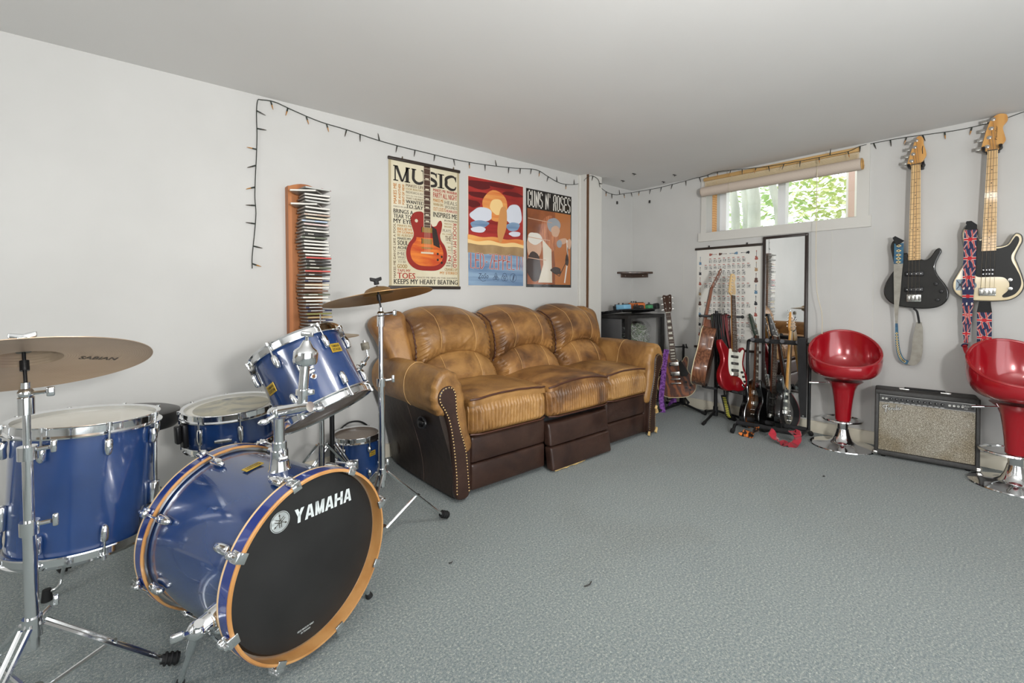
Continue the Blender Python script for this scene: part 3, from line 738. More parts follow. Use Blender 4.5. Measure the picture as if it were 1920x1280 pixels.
def cymbal(name, label, c, n, r, m, parts_text=None, bell=.27):
    L = axm(c, n, (1, 0, 0)); h = r * .085
    prof = []
    for i in range(15):
        q = 1 - i / 14
        rr = r * q
        z = h * (1 - (max(0, (rr - r * bell)) / (r * (1 - bell))) ** 1.3) - h
        if rr < r * bell: z += r * .13 * math.sqrt(max(0, 1 - (rr / (r * bell)) ** 2))
        prof.append((max(rr, .006), z))
    rr = [(a, z + .0016) for a, z in prof][::-1]
    b = B(L); b.ring(prof + rr, 0, 96)
    for k in (.45, .6, .75, .88): pass
    o = b.build(name, m, loc=c)
    # local object axes follow the disc so its lathe rings are concentric
    me = o.data; R3 = L.to_3x3().inverted(); me.transform(R3.to_4x4()); o.rotation_euler = L.to_3x3().to_euler()
    tag(o, label, 'cymbal'); return o, L
C1 = V((-.211, 1.662, .934)); N1 = V((-.066, .345, .935)).normalized()
c1o, L1 = cymbal('crash_cymbal', 'large dark bronze crash cymbal above the floor tom, underside with worn maker stamp', C1, N1, .254, BRONZE)
# stamped word on the underside
b = B(Matrix.Identity(4)); 
b.text('SABIAN', .105, -.012, .185, .016, 0, 0, .03, Matrix.Rotation(.35, 4, 'Z') @ Matrix.Rotation(PI, 4, 'X'))
for v in b.v:
    rr = math.hypot(v.x, v.y); hh = .254 * .085; v.z = hh * (1 - (max(0, (rr - .254 * .27)) / (.254 * .73)) ** 1.3) - hh - .0006
st = b.build('stamp', mat('stamp_ink', '#4a3d30', .5)); st.parent = c1o
C2 = V((.802, 1.836, 1.099)); N2 = V((-.098, .171, .98)).normalized()
c2o, L2_ = cymbal('ride_cymbal', 'brown bronze cymbal on the slim stand in front of the sofa arm', C2, N2, .2286, BRONZE2)
def cstand(label, c, n, base, mids, angs, rad, hub, wing_m, group=None, tilter=True):
    """straight cymbal stand: base (x,y); top passes through cymbal centre c with normal n"""
    t = thing('cymbal_stand', label, 'stand', (base[0], base[1], 0), group)
    tl = c - n * .06
    X = V((base[0], base[1], 0))
    zs = [hub - .06] + mids + [tl.z - .045]
    for i in range(len(zs) - 1):
        b = B(); r = .0135 - .0028 * i
        b.cyl(X + V((0, 0, zs[i] - (.03 if i else 0))), X + V((0, 0, zs[i + 1])), r, seg=18); b.build('tube', CHROME, t)
    for z in mids:
        b = B(); b.cyl(X + V((0, 0, z - .022)), X + V((0, 0, z + .012)), .019, seg=18); b.cyl(X + V((0, 0, z)), X + V((.04, -.012, z + .004)), .0055, seg=8); b.rbox(X + V((.048, -.014, z + .006)), (.012, .012, .032), .004, 5); b.build('height_clamp', CHROME, t)
    b = B(); e = X + V((0, 0, tl.z - .05)); b.cyl(e - V((0, 0, .03)), e + V((0, 0, .012)), .016, seg=16); b.tube([e, e + V((0, 0, .02)), tl], .009, 0, 10); b.ball(e + V((0, 0, .022)), .016, 0, 12); b.cyl(e + V((0, 0, .022)), e + V((.04, -.03, .026)), .005, seg=8); b.rbox(e + V((.047, -.035, .027)), (.016, .010, .024), .004, 5); b.build('tilter', CHROME, t)
    b = B(axm(tl, n)); b.cyl((0, 0, 0), (0, 0, .095), .0038, seg=10); b.cyl((0, 0, .030), (0, 0, .056), .009, .009, 0, 14); b.cyl((0, 0, .078), (0, 0, .09), .014, .013, 1, 16); b.build('stud', [BLKMETAL, FELT], t)
    b = B(axm(c + n * .04, n, (1, 0, 0))); b.lathe([(.011, 0), (.010, .016), (.004, .02), (0, .02)], 0, 14); b.rbox((0, 0, .018), (.052, .010, .016), .004, 6, 0, None, lambda p: V((p.x, p.y, p.z + abs(p.x) * .25))); b.build('wing_nut', wing_m, t)
    b = B(); b.cyl(X + V((0, 0, .07)), X + V((0, 0, .10)), .017, seg=16); b.build('brace_collar', CHROME, t); b = B(); b.cyl(X + V((0, 0, hub - .03)), X + V((0, 0, hub + .02)), .019, seg=16); b.cyl(X + V((0, 0, hub)), X + V((.03, .025, hub + .02)), .005, seg=8); b.rbox(X + V((.04, .032, hub + .028)), (.012, .012, .03), .004, 4); b.build('hub', CHROME, t)
    tripod(t, base, hub, rad, angs, .010, True, low=.085)
    return t
b1 = on(60, 1300, 'z', .04); b1 = V((C1.x - N1.x * .06, C1.y - N1.y * .06, 0))
f1 = on(315, 1252, 'z', 0); a1 = math.atan2(f1.y - b1.y, f1.x - b1.x); r1 = math.hypot(f1.y - b1.y, f1.x - b1.x)
cstand('chrome cymbal stand holding the large crash cymbal beside the floor tom', C1, N1, (b1.x, b1.y), [on_plane(50, 985, b1, V((_F.x, _F.y, 0))).z, on_plane(47, 845, b1, V((_F.x, _F.y, 0))).z], (a1, a1 + 2.2, a1 - 2.05), r1, .262, CHROME)
b2 = C2 - N2 * .06; f2 = on(832, 975, 'z', 0); a2_ = math.atan2(f2.y - b2.y, f2.x - b2.x); r2 = math.hypot(f2.y - b2.y, f2.x - b2.x)
cstand('slim chrome cymbal stand standing in front of the sofa arm', C2, N2, (b2.x, b2.y), [on_plane(716, 714, b2, V((_F.x, _F.y, 0))).z], (a2_, a2_ + 1.8, a2_ - 2.45), r2, on_plane(718, 886, b2, V((_F.x, _F.y, 0))).z, RUBBER)

# --- hi-hat behind the rack tom
HH = V((.70, 2.28, .882)); n_ = V((-.03, .03, 1)).normalized()
cymbal('hi_hat_cymbal', 'upper pale hi-hat cymbal half hidden behind the rack tom', HH + n_ * .018, n_, .178, BRONZE3)
cymbal('hi_hat_cymbal', 'lower pale hi-hat cymbal directly under its twin behind the rack tom', HH - n_ * .012, -n_, .178, BRONZE3)
t = thing('hi_hat_stand', 'chrome hi-hat stand with a thin pull rod behind the rack tom', 'stand', (HH.x, HH.y, 0))
b = B(); b.cyl((HH.x, HH.y, .05), (HH.x, HH.y, .84), .0125, seg=16); b.cyl((HH.x, HH.y, .5), (HH.x, HH.y, .54), .018, seg=16); b.cyl((HH.x, HH.y, .835), (HH.x, HH.y, .86), .022, .026, 0, 16); b.build('tube', CHROME, t)
b = B(); b.cyl((HH.x, HH.y, .8), (HH.x, HH.y, 1.0), .003, seg=8); b.build('pull_rod', CHROME, t)
b = B(); b.cyl((HH.x, HH.y, .905), (HH.x, HH.y, .955), .009, seg=12); b.cyl((HH.x - .03, HH.y, .94), (HH.x + .045, HH.y, .944), .005, seg=8); b.rbox((HH.x - .035, HH.y, .945), (.025, .01, .02), .004, 4); b.cyl((HH.x, HH.y, .905), (HH.x, HH.y, .918), .018, seg=14); b.build('clutch', CHROME, t)
tripod(t, (HH.x, HH.y), .36, .30, (-1.9, .25, 2.3), .009, True)
b = B(); b.rbox((HH.x + .03, HH.y + .19, .03), (.09, .30, .012), .005, 5, 0, None, lambda p: V((p.x, p.y, p.z + .05 * max(0, (p.y - HH.y - .05) / .3)))); b.build('pedal', STEEL, t)

# --- bare boom stand behind the rack tom
q0 = V((.775, 2.40, 0)); fe = V(dep(686, 648, 2.40)); el = V(dep(690, 668, 2.40)); e2 = V(dep(672, 694, 2.40)); pv = V(dep(622, 745, 2.40)); q0 = V((pv.x, pv.y, 0))
t = thing('boom_stand', 'bare cymbal boom stand with a felt washer and no cymbal, behind the rack tom', 'stand', q0)
b = B(); b.cyl(q0 + V((0, 0, .06)), pv, .0125, seg=14); b.build('tube', BLKMETAL, t)
b = B(); b.cyl(pv - V((0, 0, .03)), pv + V((0, 0, .02)), .018, seg=14); b.ball(pv, .02, 0, 12); b.cyl(pv, pv + V((.04, -.02, 0)), .005, seg=8); b.build('boom_joint', CHROME, t)
b = B(); b.cyl(lerp(pv, e2, -.5), e2, .008, seg=12); b.build('boom_arm', CHROME, t)
b = B(); b.ball(e2, .016, 0, 12); b.cyl(e2, el, .010, seg=10); b.ball(lerp(e2, el, .5), .017, 0, 12); b.cyl(lerp(e2, el, .3), lerp(e2, el, .3) + V((-.03, -.02, .012)), .005, seg=8); b.cyl(el, fe, .005, seg=8); b.build('tilter', CHROME, t)
b = B(axm(fe - V((0, 0, .022)), fe - el)); b.lathe([(.019, 0), (.021, .004), (.021, .036), (.019, .040), (0, .04)], 0, 20); b.cyl((0, 0, .04), (0, 0, .052), .010, .007, 1, 6); b.build('felt_washer', [FELT, STEEL], t)
tripod(t, (q0.x, q0.y), .30, .27, (-1.0, 1.1, 3.3), .009, True)

# --- small tom on the floor by the wall
SM = V((1.001, 2.613, 0))
t = thing('small_tom', 'small blue tom standing on the carpet against the wall beside the sofa', 'drum', SM)
M = axm(SM + V((0, 0, .018)), (0, 0, 1), (1, 0, 0)); fa = face_angle(M, (0, 0, EYE))
drum(t, SM + V((0, 0, .018)), (0, 0, 1), .124, .25, 6, BLUE, HEADSMOKE, None, (1, 0, 0), fa + .52, badges=((fa + .75, .16, .045, .03, 0, ('YAMAHA', 'STAGE')),), lug_h=.042)
d = V((math.cos(fa - .12), math.sin(fa - .12), 0)); b = B(M @ upm(d * .125 + V((0, 0, .12)), (0, 0, 1), d)); b.rbox((0, 0, .006), (.05, .06, .014), .006, 6); b.rbox((0, 0, .02), (.03, .03, .03), .008, 5); b.cyl((0, 0, .02), (.015, -.035, .045), .008, seg=8); b.build('mount_bracket', CHROME, t)
b = B(); P = [on(x, y, 'y', 2.80) for x, y in ((629, 850), (629, 830), (636, 808), (655, 792), (678, 791), (695, 806), (697, 830), (698, 850))]
P = [on(629, 850, 'y', 2.80).xy.to_3d() + V((0, -.0, .006))] + [V(p) for p in P] + [on(698, 850, 'y', 2.80).xy.to_3d() + V((0, 0, .006)), V((1.22, 2.72, .006))]
b.tube(spline(P, 6, False), .0055, 0, 8); tag(b.build('cable', RUBBER, loc=P[0]), 'thick black cable arching up behind the small blue tom', 'cable')
# ------------------------------------------------------------------ reclining sofa
def leather(name, c0, c1, c2, rough, sc=3.2, bump=.18):
    m = mat(name, c0, rough, spec=.45); b = bsdf(m); tc = nd(m, 'ShaderNodeTexCoord')
    n = nd(m, 'ShaderNodeTexNoise'); n.inputs['Scale'].default_value = sc; n.inputs['Detail'].default_value = 8; n.inputs['Roughness'].default_value = .62; n.inputs['Distortion'].default_value = .5
    lk(m, tc.outputs['Object'], n.inputs['Vector'])
    r = ramp(m, [(.36, c2), (.49, c0), (.62, c1)]); lk(m, n.outputs['Fac'], r.inputs['Fac']); lk(m, r.outputs['Color'], b.inputs['Base Color'])
    v = nd(m, 'ShaderNodeTexVoronoi'); v.inputs['Scale'].default_value = 260; lk(m, tc.outputs['Object'], v.inputs['Vector'])
    n2 = nd(m, 'ShaderNodeTexNoise'); n2.inputs['Scale'].default_value = 22; n2.inputs['Detail'].default_value = 5; lk(m, tc.outputs['Object'], n2.inputs['Vector'])
    b1 = nd(m, 'ShaderNodeBump'); b1.inputs['Strength'].default_value = bump; b1.inputs['Distance'].default_value = .003; lk(m, v.outputs['Distance'], b1.inputs['Height'])
    b2 = nd(m, 'ShaderNodeBump'); b2.inputs['Strength'].default_value = .22; b2.inputs['Distance'].default_value = .012; lk(m, n2.outputs['Fac'], b2.inputs['Height'])
    lk(m, b1.outputs['Normal'], b2.inputs['Normal']); lk(m, b2.outputs['Normal'], b.inputs['Normal'])
    return m
TAN = leather('tan_leather', '#916a3c', '#a87f4b', '#654527', .38)
TAN2 = leather('worn_tan_leather', '#7d5731', '#9f7442', '#573b24', .40, 4)
DARK = leather('dark_leather', '#36241d', '#3e2b23', '#2b1c17', .36, 5, .12)
DARKSIDE = leather('dark_side_leather', '#2a211c', '#342a24', '#221a16', .45, 5, .12)
PIPE = mat('leather_piping', '#4a2b1f', .4)
STUD = mat('brass_stud', '#b59a6c', .32, .9)
STITCH = mat('stitching', '#c9a26b', .6)
SX = 2.19
sofa = thing('sofa', 'three seat tan and dark brown leather reclining sofa under the posters', 'sofa', (SX, 2.40, 0))
def bump1(x, c, w): return math.exp(-((x - c) / w) ** 2)
# carcass
b = B(); bx(b, (1.36, 2.06, .03), (3.02, 2.80, .34)); b.build('base', DARKSIDE, sofa)
b = B()
def backfn(p): return V((p.x, p.y + .14 * sstep(.2, 1.0, p.z), p.z))
b.rbox((SX, 2.615, .50), (1.86, .10, .86), .04, 14, 0, None, backfn, True); b.build('back_panel', DARKSIDE, sofa)

# arms: a rolled section swept front to back
ARM = [(1.382, .27), (1.352, .44), (1.340, .55), (1.322, .625), (1.285, .682), (1.235, .706), (1.185, .692), (1.150, .645), (1.140, .58), (1.150, .52), (1.180, .478), (1.212, .470), (1.240, .485), (1.258, .42), (1.285, .27)]
ARMs = spline(ARM, 5)
PANEL = spline([(1.225, .628), (1.190, .618), (1.168, .588), (1.170, .548), (1.196, .505), (1.220, .455), (1.238, .38), (1.252, .28), (1.265, .15), (1.274, .03), (1.352, .03), (1.350, .15), (1.336, .28), (1.306, .38), (1.284, .47), (1.278, .54), (1.272, .59), (1.252, .620)], 5)
def arm(side):
    mx = (lambda x: x) if side < 0 else (lambda x: 2 * SX - x)
    def T(q, y): return V((mx(q.x), y, q.y))
    P = [V(p) for p in ARMs]
    if area2(P) < 0: P = P[::-1]
    b = B(); n = len(P); rings = []
    ys = [2.0 - .03 * math.cos(PI / 2 * (1 - k / 5)) * 0 - .035 * math.sin(PI / 2 * k / 5) for k in range(6)][::-1]
    for k in range(6):
        a = PI / 2 * k / 5; rings.append((inset(P, .03 * (1 - math.sin(a))), 2.0 - .035 * math.cos(a) + .0))
    N = 26
    for k in range(1, N + 1):
        y = 2.0 + (2.70 - 2.0) * k / N; sw = .006 * math.sin(y * 9) + .012 * sstep(2.1, 2.6, y)
        rings.append(([V((q.x - sw * sstep(.45, .6, q.y), q.y + .010 * math.sin((y - 2.0) * 4.5) * sstep(.5, .68, q.y))) for q in P], y))
    vs = []
    for ri, (ring, y) in enumerate(rings):
        for i, q in enumerate(ring):
            # gathers near the scroll and creases along the roll
            w = 0
            fr = math.exp(-((y - 1.99) / .055) ** 2)
            w += .004 * fr * math.sin(i * 1.35)
            w += .0022 * noise.noise(V((q.x * 14, y * 10, q.y * 14)))
            vs.append(T(V((q.x + w, q.y + w * .7)), y))
    fs = [(i * n + j, i * n + (j + 1) % n, (i + 1) * n + (j + 1) % n, (i + 1) * n + j) for i in range(len(rings) - 1) for j in range(n)]
    fs = [f[::-1] for f in fs] if side < 0 else fs
    b.add(vs, fs); b.add(vs[:n], [tuple(range(n)) if side < 0 else tuple(range(n))[::-1]]); b.add(vs[-n:], [tuple(range(n))[::-1] if side < 0 else tuple(range(n))])
    ar = b.build('arm', TAN, sofa, 60)
    # seam round the roll
    for yy in (2.28,):
        k = min(range(len(rings)), key=lambda q: abs(rings[q][1] - yy)); ring = rings[k][0]
        pts = [T(q, rings[k][1] + .05 * (q.x - 1.24)) for q in inset(ring, -.0008)]
        z_ok = [p for p in pts if p.z > .47]
        b = B(); i0 = min(range(n), key=lambda i: ring[i].y if ring[i].x > 1.33 else 9)
        seq = [pts[(i0 + i) % n] for i in range(n)]; seq = [p for p in seq if p.z > .475]
        b.tube(seq, .0016, 0, 6); b.build('seam', STITCH, ar)
    # dark scroll panel with nailheads
    Q = [V(p) for p in PANEL]
    if area2(Q) < 0: Q = Q[::-1]
    b = B(); M = Matrix(((1 if side < 0 else -1, 0, 0, 0 if side < 0 else 2 * SX), (0, 0, -1, 0), (0, 1, 0, 0), (0, 0, 0, 1)))
    b.slab(Q, -2.0, -1.962 + .0, 0, 0, M)
    b2_ = B(); b2_.slab(Q, -2.0, -1.955, .012, 0, M, 3); pn = b2_.build('scroll_panel', DARK, ar)
    # evenly spaced nailheads, one mesh of studs as trim
    b = B(); ed = inset(Q, .008); L = 0; last = None
    path = [V(p) for p in ed] + [ed[0]]
    acc = 0; step = .0165
    for i in range(len(path) - 1):
        seg = (path[i + 1] - path[i]); l = seg.length; t_ = step - acc
        while t_ <= l:
            q = path[i] + seg * (t_ / l)
            if q.y > .045: b.ball((q.x, q.y, -1.9545 * -1 * 1), .0048, 0, 8, (1, 1, .6), Matrix(((1 if side < 0 else -1, 0, 0, 0 if side < 0 else 2 * SX), (0, 0, 1, 0), (0, 1, 0, 0), (0, 0, 0, 1))))
            t_ += step
        acc = (acc + l) % step
    b.build('nailhead_trim', STUD, ar)
    # lower front block under the tan roll
    b = B(); x0, x1 = sorted((mx(1.335), mx(1.385))); b.rbox(((x0 + x1) / 2, 2.02, .15), (x1 - x0, .07, .25), .012, 6); b.build('front_post', DARK, ar)
    # flared dark side
    b = B(); xs = []
    ny, nz = 18, 12; vs = []
    for j in range(nz + 1):
        for i in range(ny + 1):
            u, v = i / ny, j / nz; z = lerp(.025, .50, v); y = lerp(1.985, 2.765, u) + .0 * v
            x = lerp(1.275, 1.178, v ** 1.3) + .022 * math.sin(PI * v) * (1 - v) - .018 * math.sin(PI * u) * .6 + .018 * sstep(.8, 1, u) * (1 - v)
            y += .05 * v * u
            vs.append(V((mx(x), y, z)))
    k = len(vs)
    vs2 = vs + [V((p.x + (.04 if side < 0 else -.04), p.y, p.z)) for p in vs]
    W = ny + 1; fs = []
    for j in range(nz):
        for i in range(ny):
            f = (j * W + i, (j + 1) * W + i, (j + 1) * W + i + 1, j * W + i + 1); fs.append(f if side > 0 else f[::-1]); g = tuple(q + k for q in f); fs.append(g[::-1] if side > 0 else g)
    rim = [i for i in range(W)] + [j * W + ny for j in range(1, nz + 1)] + [nz * W + i for i in range(ny - 1, -1, -1)] + [j * W for j in range(nz - 1, 0, -1)]
    for i in range(len(rim)):
        a_, c_ = rim[i], rim[(i + 1) % len(rim)]; fs.append((a_, c_, c_ + k, a_ + k) if side > 0 else (a_ + k, c_ + k, c_, a_))
    b.add(vs2, fs); sp = b.build('side_panel', DARKSIDE, sofa)
    b = B(); seq = [V((p.x + (-.001 if side < 0 else .001), p.y, p.z)) for p in [vs[j * W + 7] for j in range(nz + 1)]]; b.tube(seq, .0014, 0, 6); b.build('seam', mat('dark_stitch', '#4c3c33', .6), sp)
    if side < 0:
        hp = on(792, 792, 'x', 1.178); b = B(axm(hp, (-1, 0, .12), (0, 1, 0)))
        L = Matrix.Diagonal((1.15, .85, 1, 1)); b.torus(.034, .007, 0, 28, 8, L, .004); b.lathe([(.033, -.006), (.02, -.014), (0, -.016)], 1, 24, L); b.rbox((.006, .0, .004), (.05, .018, .012), .006, 5, 2)
        b.build('recliner_handle', [BLACK, mat('recess', '#0d0c0b', .7), BLACK], sofa)
arm(-1); arm(1)
# ripped lining showing at the foot of the far arm and under the footrest
cr = mat('ripped_lining', '#c9ab72', .9)
for (x, z, r) in ((3.118, .032, .016), (3.02, .026, .012), (3.124, .19, .017), (3.112, .215, .011)):
    b = B(); b.rbox((x, 1.955, z), (r * 1.5, .02, r * 2.2), .006, 4, 0, None, lambda p: V((p.x + .012 * math.sin(p.z * 180), p.y - .006 * math.cos(p.x * 200), p.z + .006 * math.sin(p.x * 300)))); b.build('torn_lining', cr, sofa)

# seats
SEATS = [(1.378, 1.935, 0), (1.945, 2.525, 1), (2.535, 3.005, 2)]
SEATS = [(1.372, 1.938, 0), (1.944, 2.528, 1), (2.534, 3.01, 2)]
def seat(x0, x1, i):
    cx = (x0 + x1) / 2; w = x1 - x0; yf = 1.965 if i != 1 else 1.945; crown = (.026, .046, .026)[i]; top = (.532, .522, .528)[i]
    def fn(p):
        u = (p.x - cx) / (w / 2); v = (p.y - yf) / (2.50 - yf); z = p.z
        h = sstep(.40, .52, p.z)
        z += h * crown * (1 - abs(u) ** 2.4) * (1 - (1 - min(1, v * 2.2)) ** 2 * .25) + h * .012 * math.sin(PI * min(1, max(0, v)))
        z -= h * .05 * sstep(.6, 1.0, v) * 0
        y = p.y
        front = math.exp(-((p.y - yf) / .03) ** 2)
        if p.z < .49:
            t = sstep(.33, .37, p.z) * (1 - sstep(.455, .495, p.z))
            ph = p.x * 140 + 3.2 * noise.noise(V((p.x * 7, p.z * 2.5, i))) + (p.z - .42) * 30 * noise.noise(V((p.x * 5, 2, i)))
            amp = .55 + .9 * abs(noise.noise(V((p.x * 11, p.z * 7, 4 + i))))
            y -= front * (.018 * t - .015 * amp * (.2 + t) * (1 - abs(math.sin(ph))) ** 1.4)
            y += front * .03 * max(0, abs(u) - .8) / .2
        z += .0022 * noise.noise(V((p.x * 16, p.y * 16, i * 3))) * h
        return V((p.x, y, z))
    b = B(); b.rbox((cx, (yf + 2.52) / 2, (.335 + top) / 2), (w, 2.52 - yf, top - .335), .032, 120, 0, None, fn, True)
    o = b.build('seat_cushion', (TAN, TAN2, TAN)[i], sofa, 70)
    b = B()
    for zz, r in ((top - .012, .0058), (.338, .005)):
        pts = []
        for k in range(29):
            x = lerp(x0 + .006, x1 - .006, k / 28); e = abs((x - cx) / (w / 2)); p = fn(V((x, yf + .012 + .02 * max(0, e - .85) / .15, zz + .004)))
            if zz < .4: p = V((x, yf + .004 + .03 * max(0, e - .8) / .2, .340))
            pts.append(p + V((0, -.010, 0)))
        b = B(); b.tube(pts, r, 0, 8); b.build('piping', PIPE, o, 60)
for s_ in SEATS: seat(*s_)
# front panels, the middle one being the half open footrest
def front(x0, x1, y, z0, z1, name, lean=0):
    cx = (x0 + x1) / 2; b = B(); zm = (z0 + z1) / 2
    for a, c in ((z0, zm - .002), (zm + .002, z1)):
        def fn(p):
            q = V(p); u = (q.x - cx) / ((x1 - x0) / 2); v = (q.z - (a + c) / 2) / ((c - a) / 2)
            f = 1 if q.y < y + .02 else 0
            q.y -= f * .012 * (1 - abs(u) ** 4) * (1 - v * v) + f * .0018 * noise.noise(V((q.x * 25, q.z * 25, 2)))
            q.y -= lean * (1 - (q.z - z0) / (z1 - z0)); q.x += 0
            return q
        b.rbox((cx, y + .03, (a + c) / 2), (x1 - x0, .06, c - a), .014, 16, 0, None, fn)
    return b.build(name, DARK, sofa, 60)
front(1.386, 1.938, 1.985, .03, .325, 'front_panel'); front(2.534, 3.01, 1.985, .03, .325, 'front_panel')
fr = front(1.945, 2.518, 1.965, .012, .298, 'footrest', .045)
b = B(); rnd = random.Random(3)
pts = [V((x, 1.932 + .004 * math.sin(x * 60), .010 + .003 * math.sin(x * 90))) for x in [1.97 + .02 * k for k in range(15)]]
b.tube(pts, [.004 + .003 * rnd.random() for _ in pts], 0, 6); b.build('torn_lining', cr, fr)
b = B(); b.rbox((2.235, 2.06, .30), (.585, .08, .12), .01, 4); b.build('footrest_linkage', BLACK, sofa)

# backs
def back(x0, x1, i):
    cx = (x0 + x1) / 2; hw = (x1 - x0) / 2
    def arch(u, lo, hi): return lerp(hi, lo, abs(u) ** 2.6)
    puffs = TAN if i == 0 else TAN2
    # lower lumbar roll
    def prof_lo(v, u):       # centre front surface
        zt = arch(u, .60, .725); z = lerp(.46, zt, v); y = lerp(2.405, 2.475, v) - .062 * math.sin(PI * min(1, v * 1.02)) ** .7
        return y, z
    def prof_up(v, u):
        z0_ = arch(u, .60, .722); zt = arch(u, .945, 1.015)
        a = v * 1.35
        if a < 1:
            z = lerp(z0_, zt - .055, a); y = lerp(2.485, 2.60, a ** 1.2) - .085 * math.sin(PI * (a * .80 + .0)) ** .75
        else:
            t = (a - 1) / .35; z = zt - .055 + .055 * math.sin(t * PI / 2 * 1.0); y = lerp(2.60 - .085 * math.sin(PI * .80) ** .75, 2.76, t)
        return y, z
    for nm, pf, nv in (('lumbar_cushion', prof_lo, 34), ('back_cushion', prof_up, 64)):
        nu = 84; vs = []; fs = []
        for j in range(nv + 1):
            v = j / nv
            for k in range(nu + 1):
                u = -math.cos(PI * k / nu); y, z = pf(v, u)
                e = (1 - abs(u) ** 11); y = lerp(2.66 if nm == 'back_cushion' else 2.52, y, max(0, e) ** .6)
                x = cx + u * hw
                # three leather panels: shallow seams, with gathers by the seam and edges
                for sx in (-.42, .42):
                    y += .009 * math.exp(-((u - sx) / .022) ** 2)
                gat = math.exp(-((v - .05) / .10) ** 2) + (.5 * math.exp(-((1 - v) / .1) ** 2) if nm == 'lumbar_cushion' else 0)
                y += gat * .0062 * math.sin(u * 62 + 7 * noise.noise(V((u * 3, v * 4, i))))
                y += .004 * noise.noise(V((u * 4 + i * 7, v * 7, 3))) + .006 * math.exp(-((abs(u) - .86) / .1) ** 2) * math.sin(v * 75 + 3 * noise.noise(V((u * 5, v * 6, i))))
                if nm == 'back_cushion' and i == 0:
                    y += -.006 * math.exp(-(((u - .12 - (v - .18) * 1.2) / .035) ** 2)) * sstep(.05, .15, v) * (1 - sstep(.35, .5, v)) - .006 * math.exp(-(((u - .02) / .03) ** 2)) * sstep(.05, .1, v) * (1 - sstep(.25, .4, v))
                vs.append(V((x, y, z)))
        W = nu + 1
        for j in range(nv):
            for k in range(nu): fs.append((j * W + k, j * W + k + 1, (j + 1) * W + k + 1, (j + 1) * W + k))
        # close toward the back
        k0 = len(vs); back_ = [V((p.x, max(p.y + .02, 2.70 if nm == 'back_cushion' else 2.60), p.z - (.01 if nm == 'back_cushion' else .0))) for p in vs]
        vs += back_; fs += [tuple(q + k0 for q in f)[::-1] for f in fs]
        rim = [k for k in range(W)] + [j * W + nu for j in range(1, nv + 1)] + [nv * W + k for k in range(nu - 1, -1, -1)] + [j * W for j in range(nv - 1, 0, -1)]
        for q in range(len(rim)):
            a, c = rim[q], rim[(q + 1) % len(rim)]; fs.append((a + k0, c + k0, c, a))
        b = B(); b.add(vs, fs); o = b.build(nm, puffs, sofa, 80)
        for sx in (-.42, .42):
            b = B(); kk = min(range(nu + 1), key=lambda q: abs(-math.cos(PI * q / nu) - sx)); b.tube([vs[j * W + kk] + V((0, -.0012, 0)) for j in range(1, nv)], .0013, 0, 5); b.build('seam', STITCH, o)
        if nm == 'back_cushion':
            for kk in (10, nu - 10): b = B(); b.tube([vs[j * W + kk] + V((0, -.006, 0)) for j in range(0, nv + 1)], .0055, 0, 7); b.build('piping', PIPE, o, 60)
BACKS = [(1.315, 1.925, 0), (1.935, 2.535, 1), (2.545, 3.10, 2)]
for q_ in BACKS: back(*q_)
# shoulders of the back
for side in (-1, 1):
    mx = (lambda x: x) if side < 0 else (lambda x: 2 * SX - x)
    x0, x1 = 1.125, 1.34
    def fn(p):
        t = sstep(.5, 1.0, p.z); q = V(p); q.y += .13 * t - .02 * math.sin(PI * t); s_ = (q.x - 1.33) * (1 if True else 1)
        q.x = 1.33 + s_ * lerp(.62, 1.0, sstep(.60, .95, p.z)) ; q.z -= .05 * max(0, (1.30 - p.x) / .2) * sstep(.8, .95, p.z)
        q.y += .03 * max(0, (1.30 - p.x) / .2); q.y += .002 * noise.noise(V((p.x * 20, p.z * 20, side)))
        return V((mx(q.x), q.y, q.z))
    b = B(); b.rbox((1.235, 2.57, .70), (.215, .16, .58), .055, 22, 0, None, fn)
    if side > 0: b.f = [f[::-1] for f in b.f]
    b.build('back_shoulder', TAN2, sofa, 70)
# ------------------------------------------------------------------ guitars
NECKW = wood('maple_neck', '#c08a49', '#cd9a58', 5, .35, .4, 'Y', 2); ROSE = noisy('rosewood', '#342016', '#452b1e', 30, .5, 3)
MAPLEB = wood('maple_board', '#c7a06a', '#d6b27c', 6, .35, .3, 'Y', 2); MAHO = noisy('mahogany', '#633620', '#784429', 12, .38, 4, coat=.2, stretch=(4, 4, .5))
GLOSSBLK = mat('gloss_black', '#0c0c0d', .14, 0, .8); SATBLK = noisy('satin_black_body', '#1d1c1a', '#232220', 18, .5, 4, spec=.3)
CREAM = mat('cream_body', '#d9c79f', .25, 0, .7); CREAM_B = mat('cream_binding', '#d8cba6', .35)
REDMET = mat('metallic_red', '#930f1a', .22, .35, .9); PGWHITE = mat('white_guard', '#dcdccf', .35); PGBLK = mat('black_guard', '#121211', .4, spec=.3)
PGTORT = noisy('tortoise_guard', '#2a0d08', '#7a2a12', 22, .25, 4, lo=.45, hi=.6, coat=.5)
STRINGM = mat('string_steel', '#a8a49a', .3, .9); NICKEL = mat('nickel', (.66, .65, .62), .22, 1); GOLDHW = mat('gold_hardware', '#b69a58', .3, .9)
INLAY = mat('pearl_inlay', '#d8d6c8', .35); DOT = mat('black_dot', '#1c1714', .5); FRET = mat('fret_wire', '#b3b0a6', .3, .8); FRETD = mat('worn_fret', '#7a6647', .4, .5)
ZEBRA = wood('grained_mahogany', '#4a2412', '#87491f', 12, .45, 0, 'X', 6, (1, 1, .45))
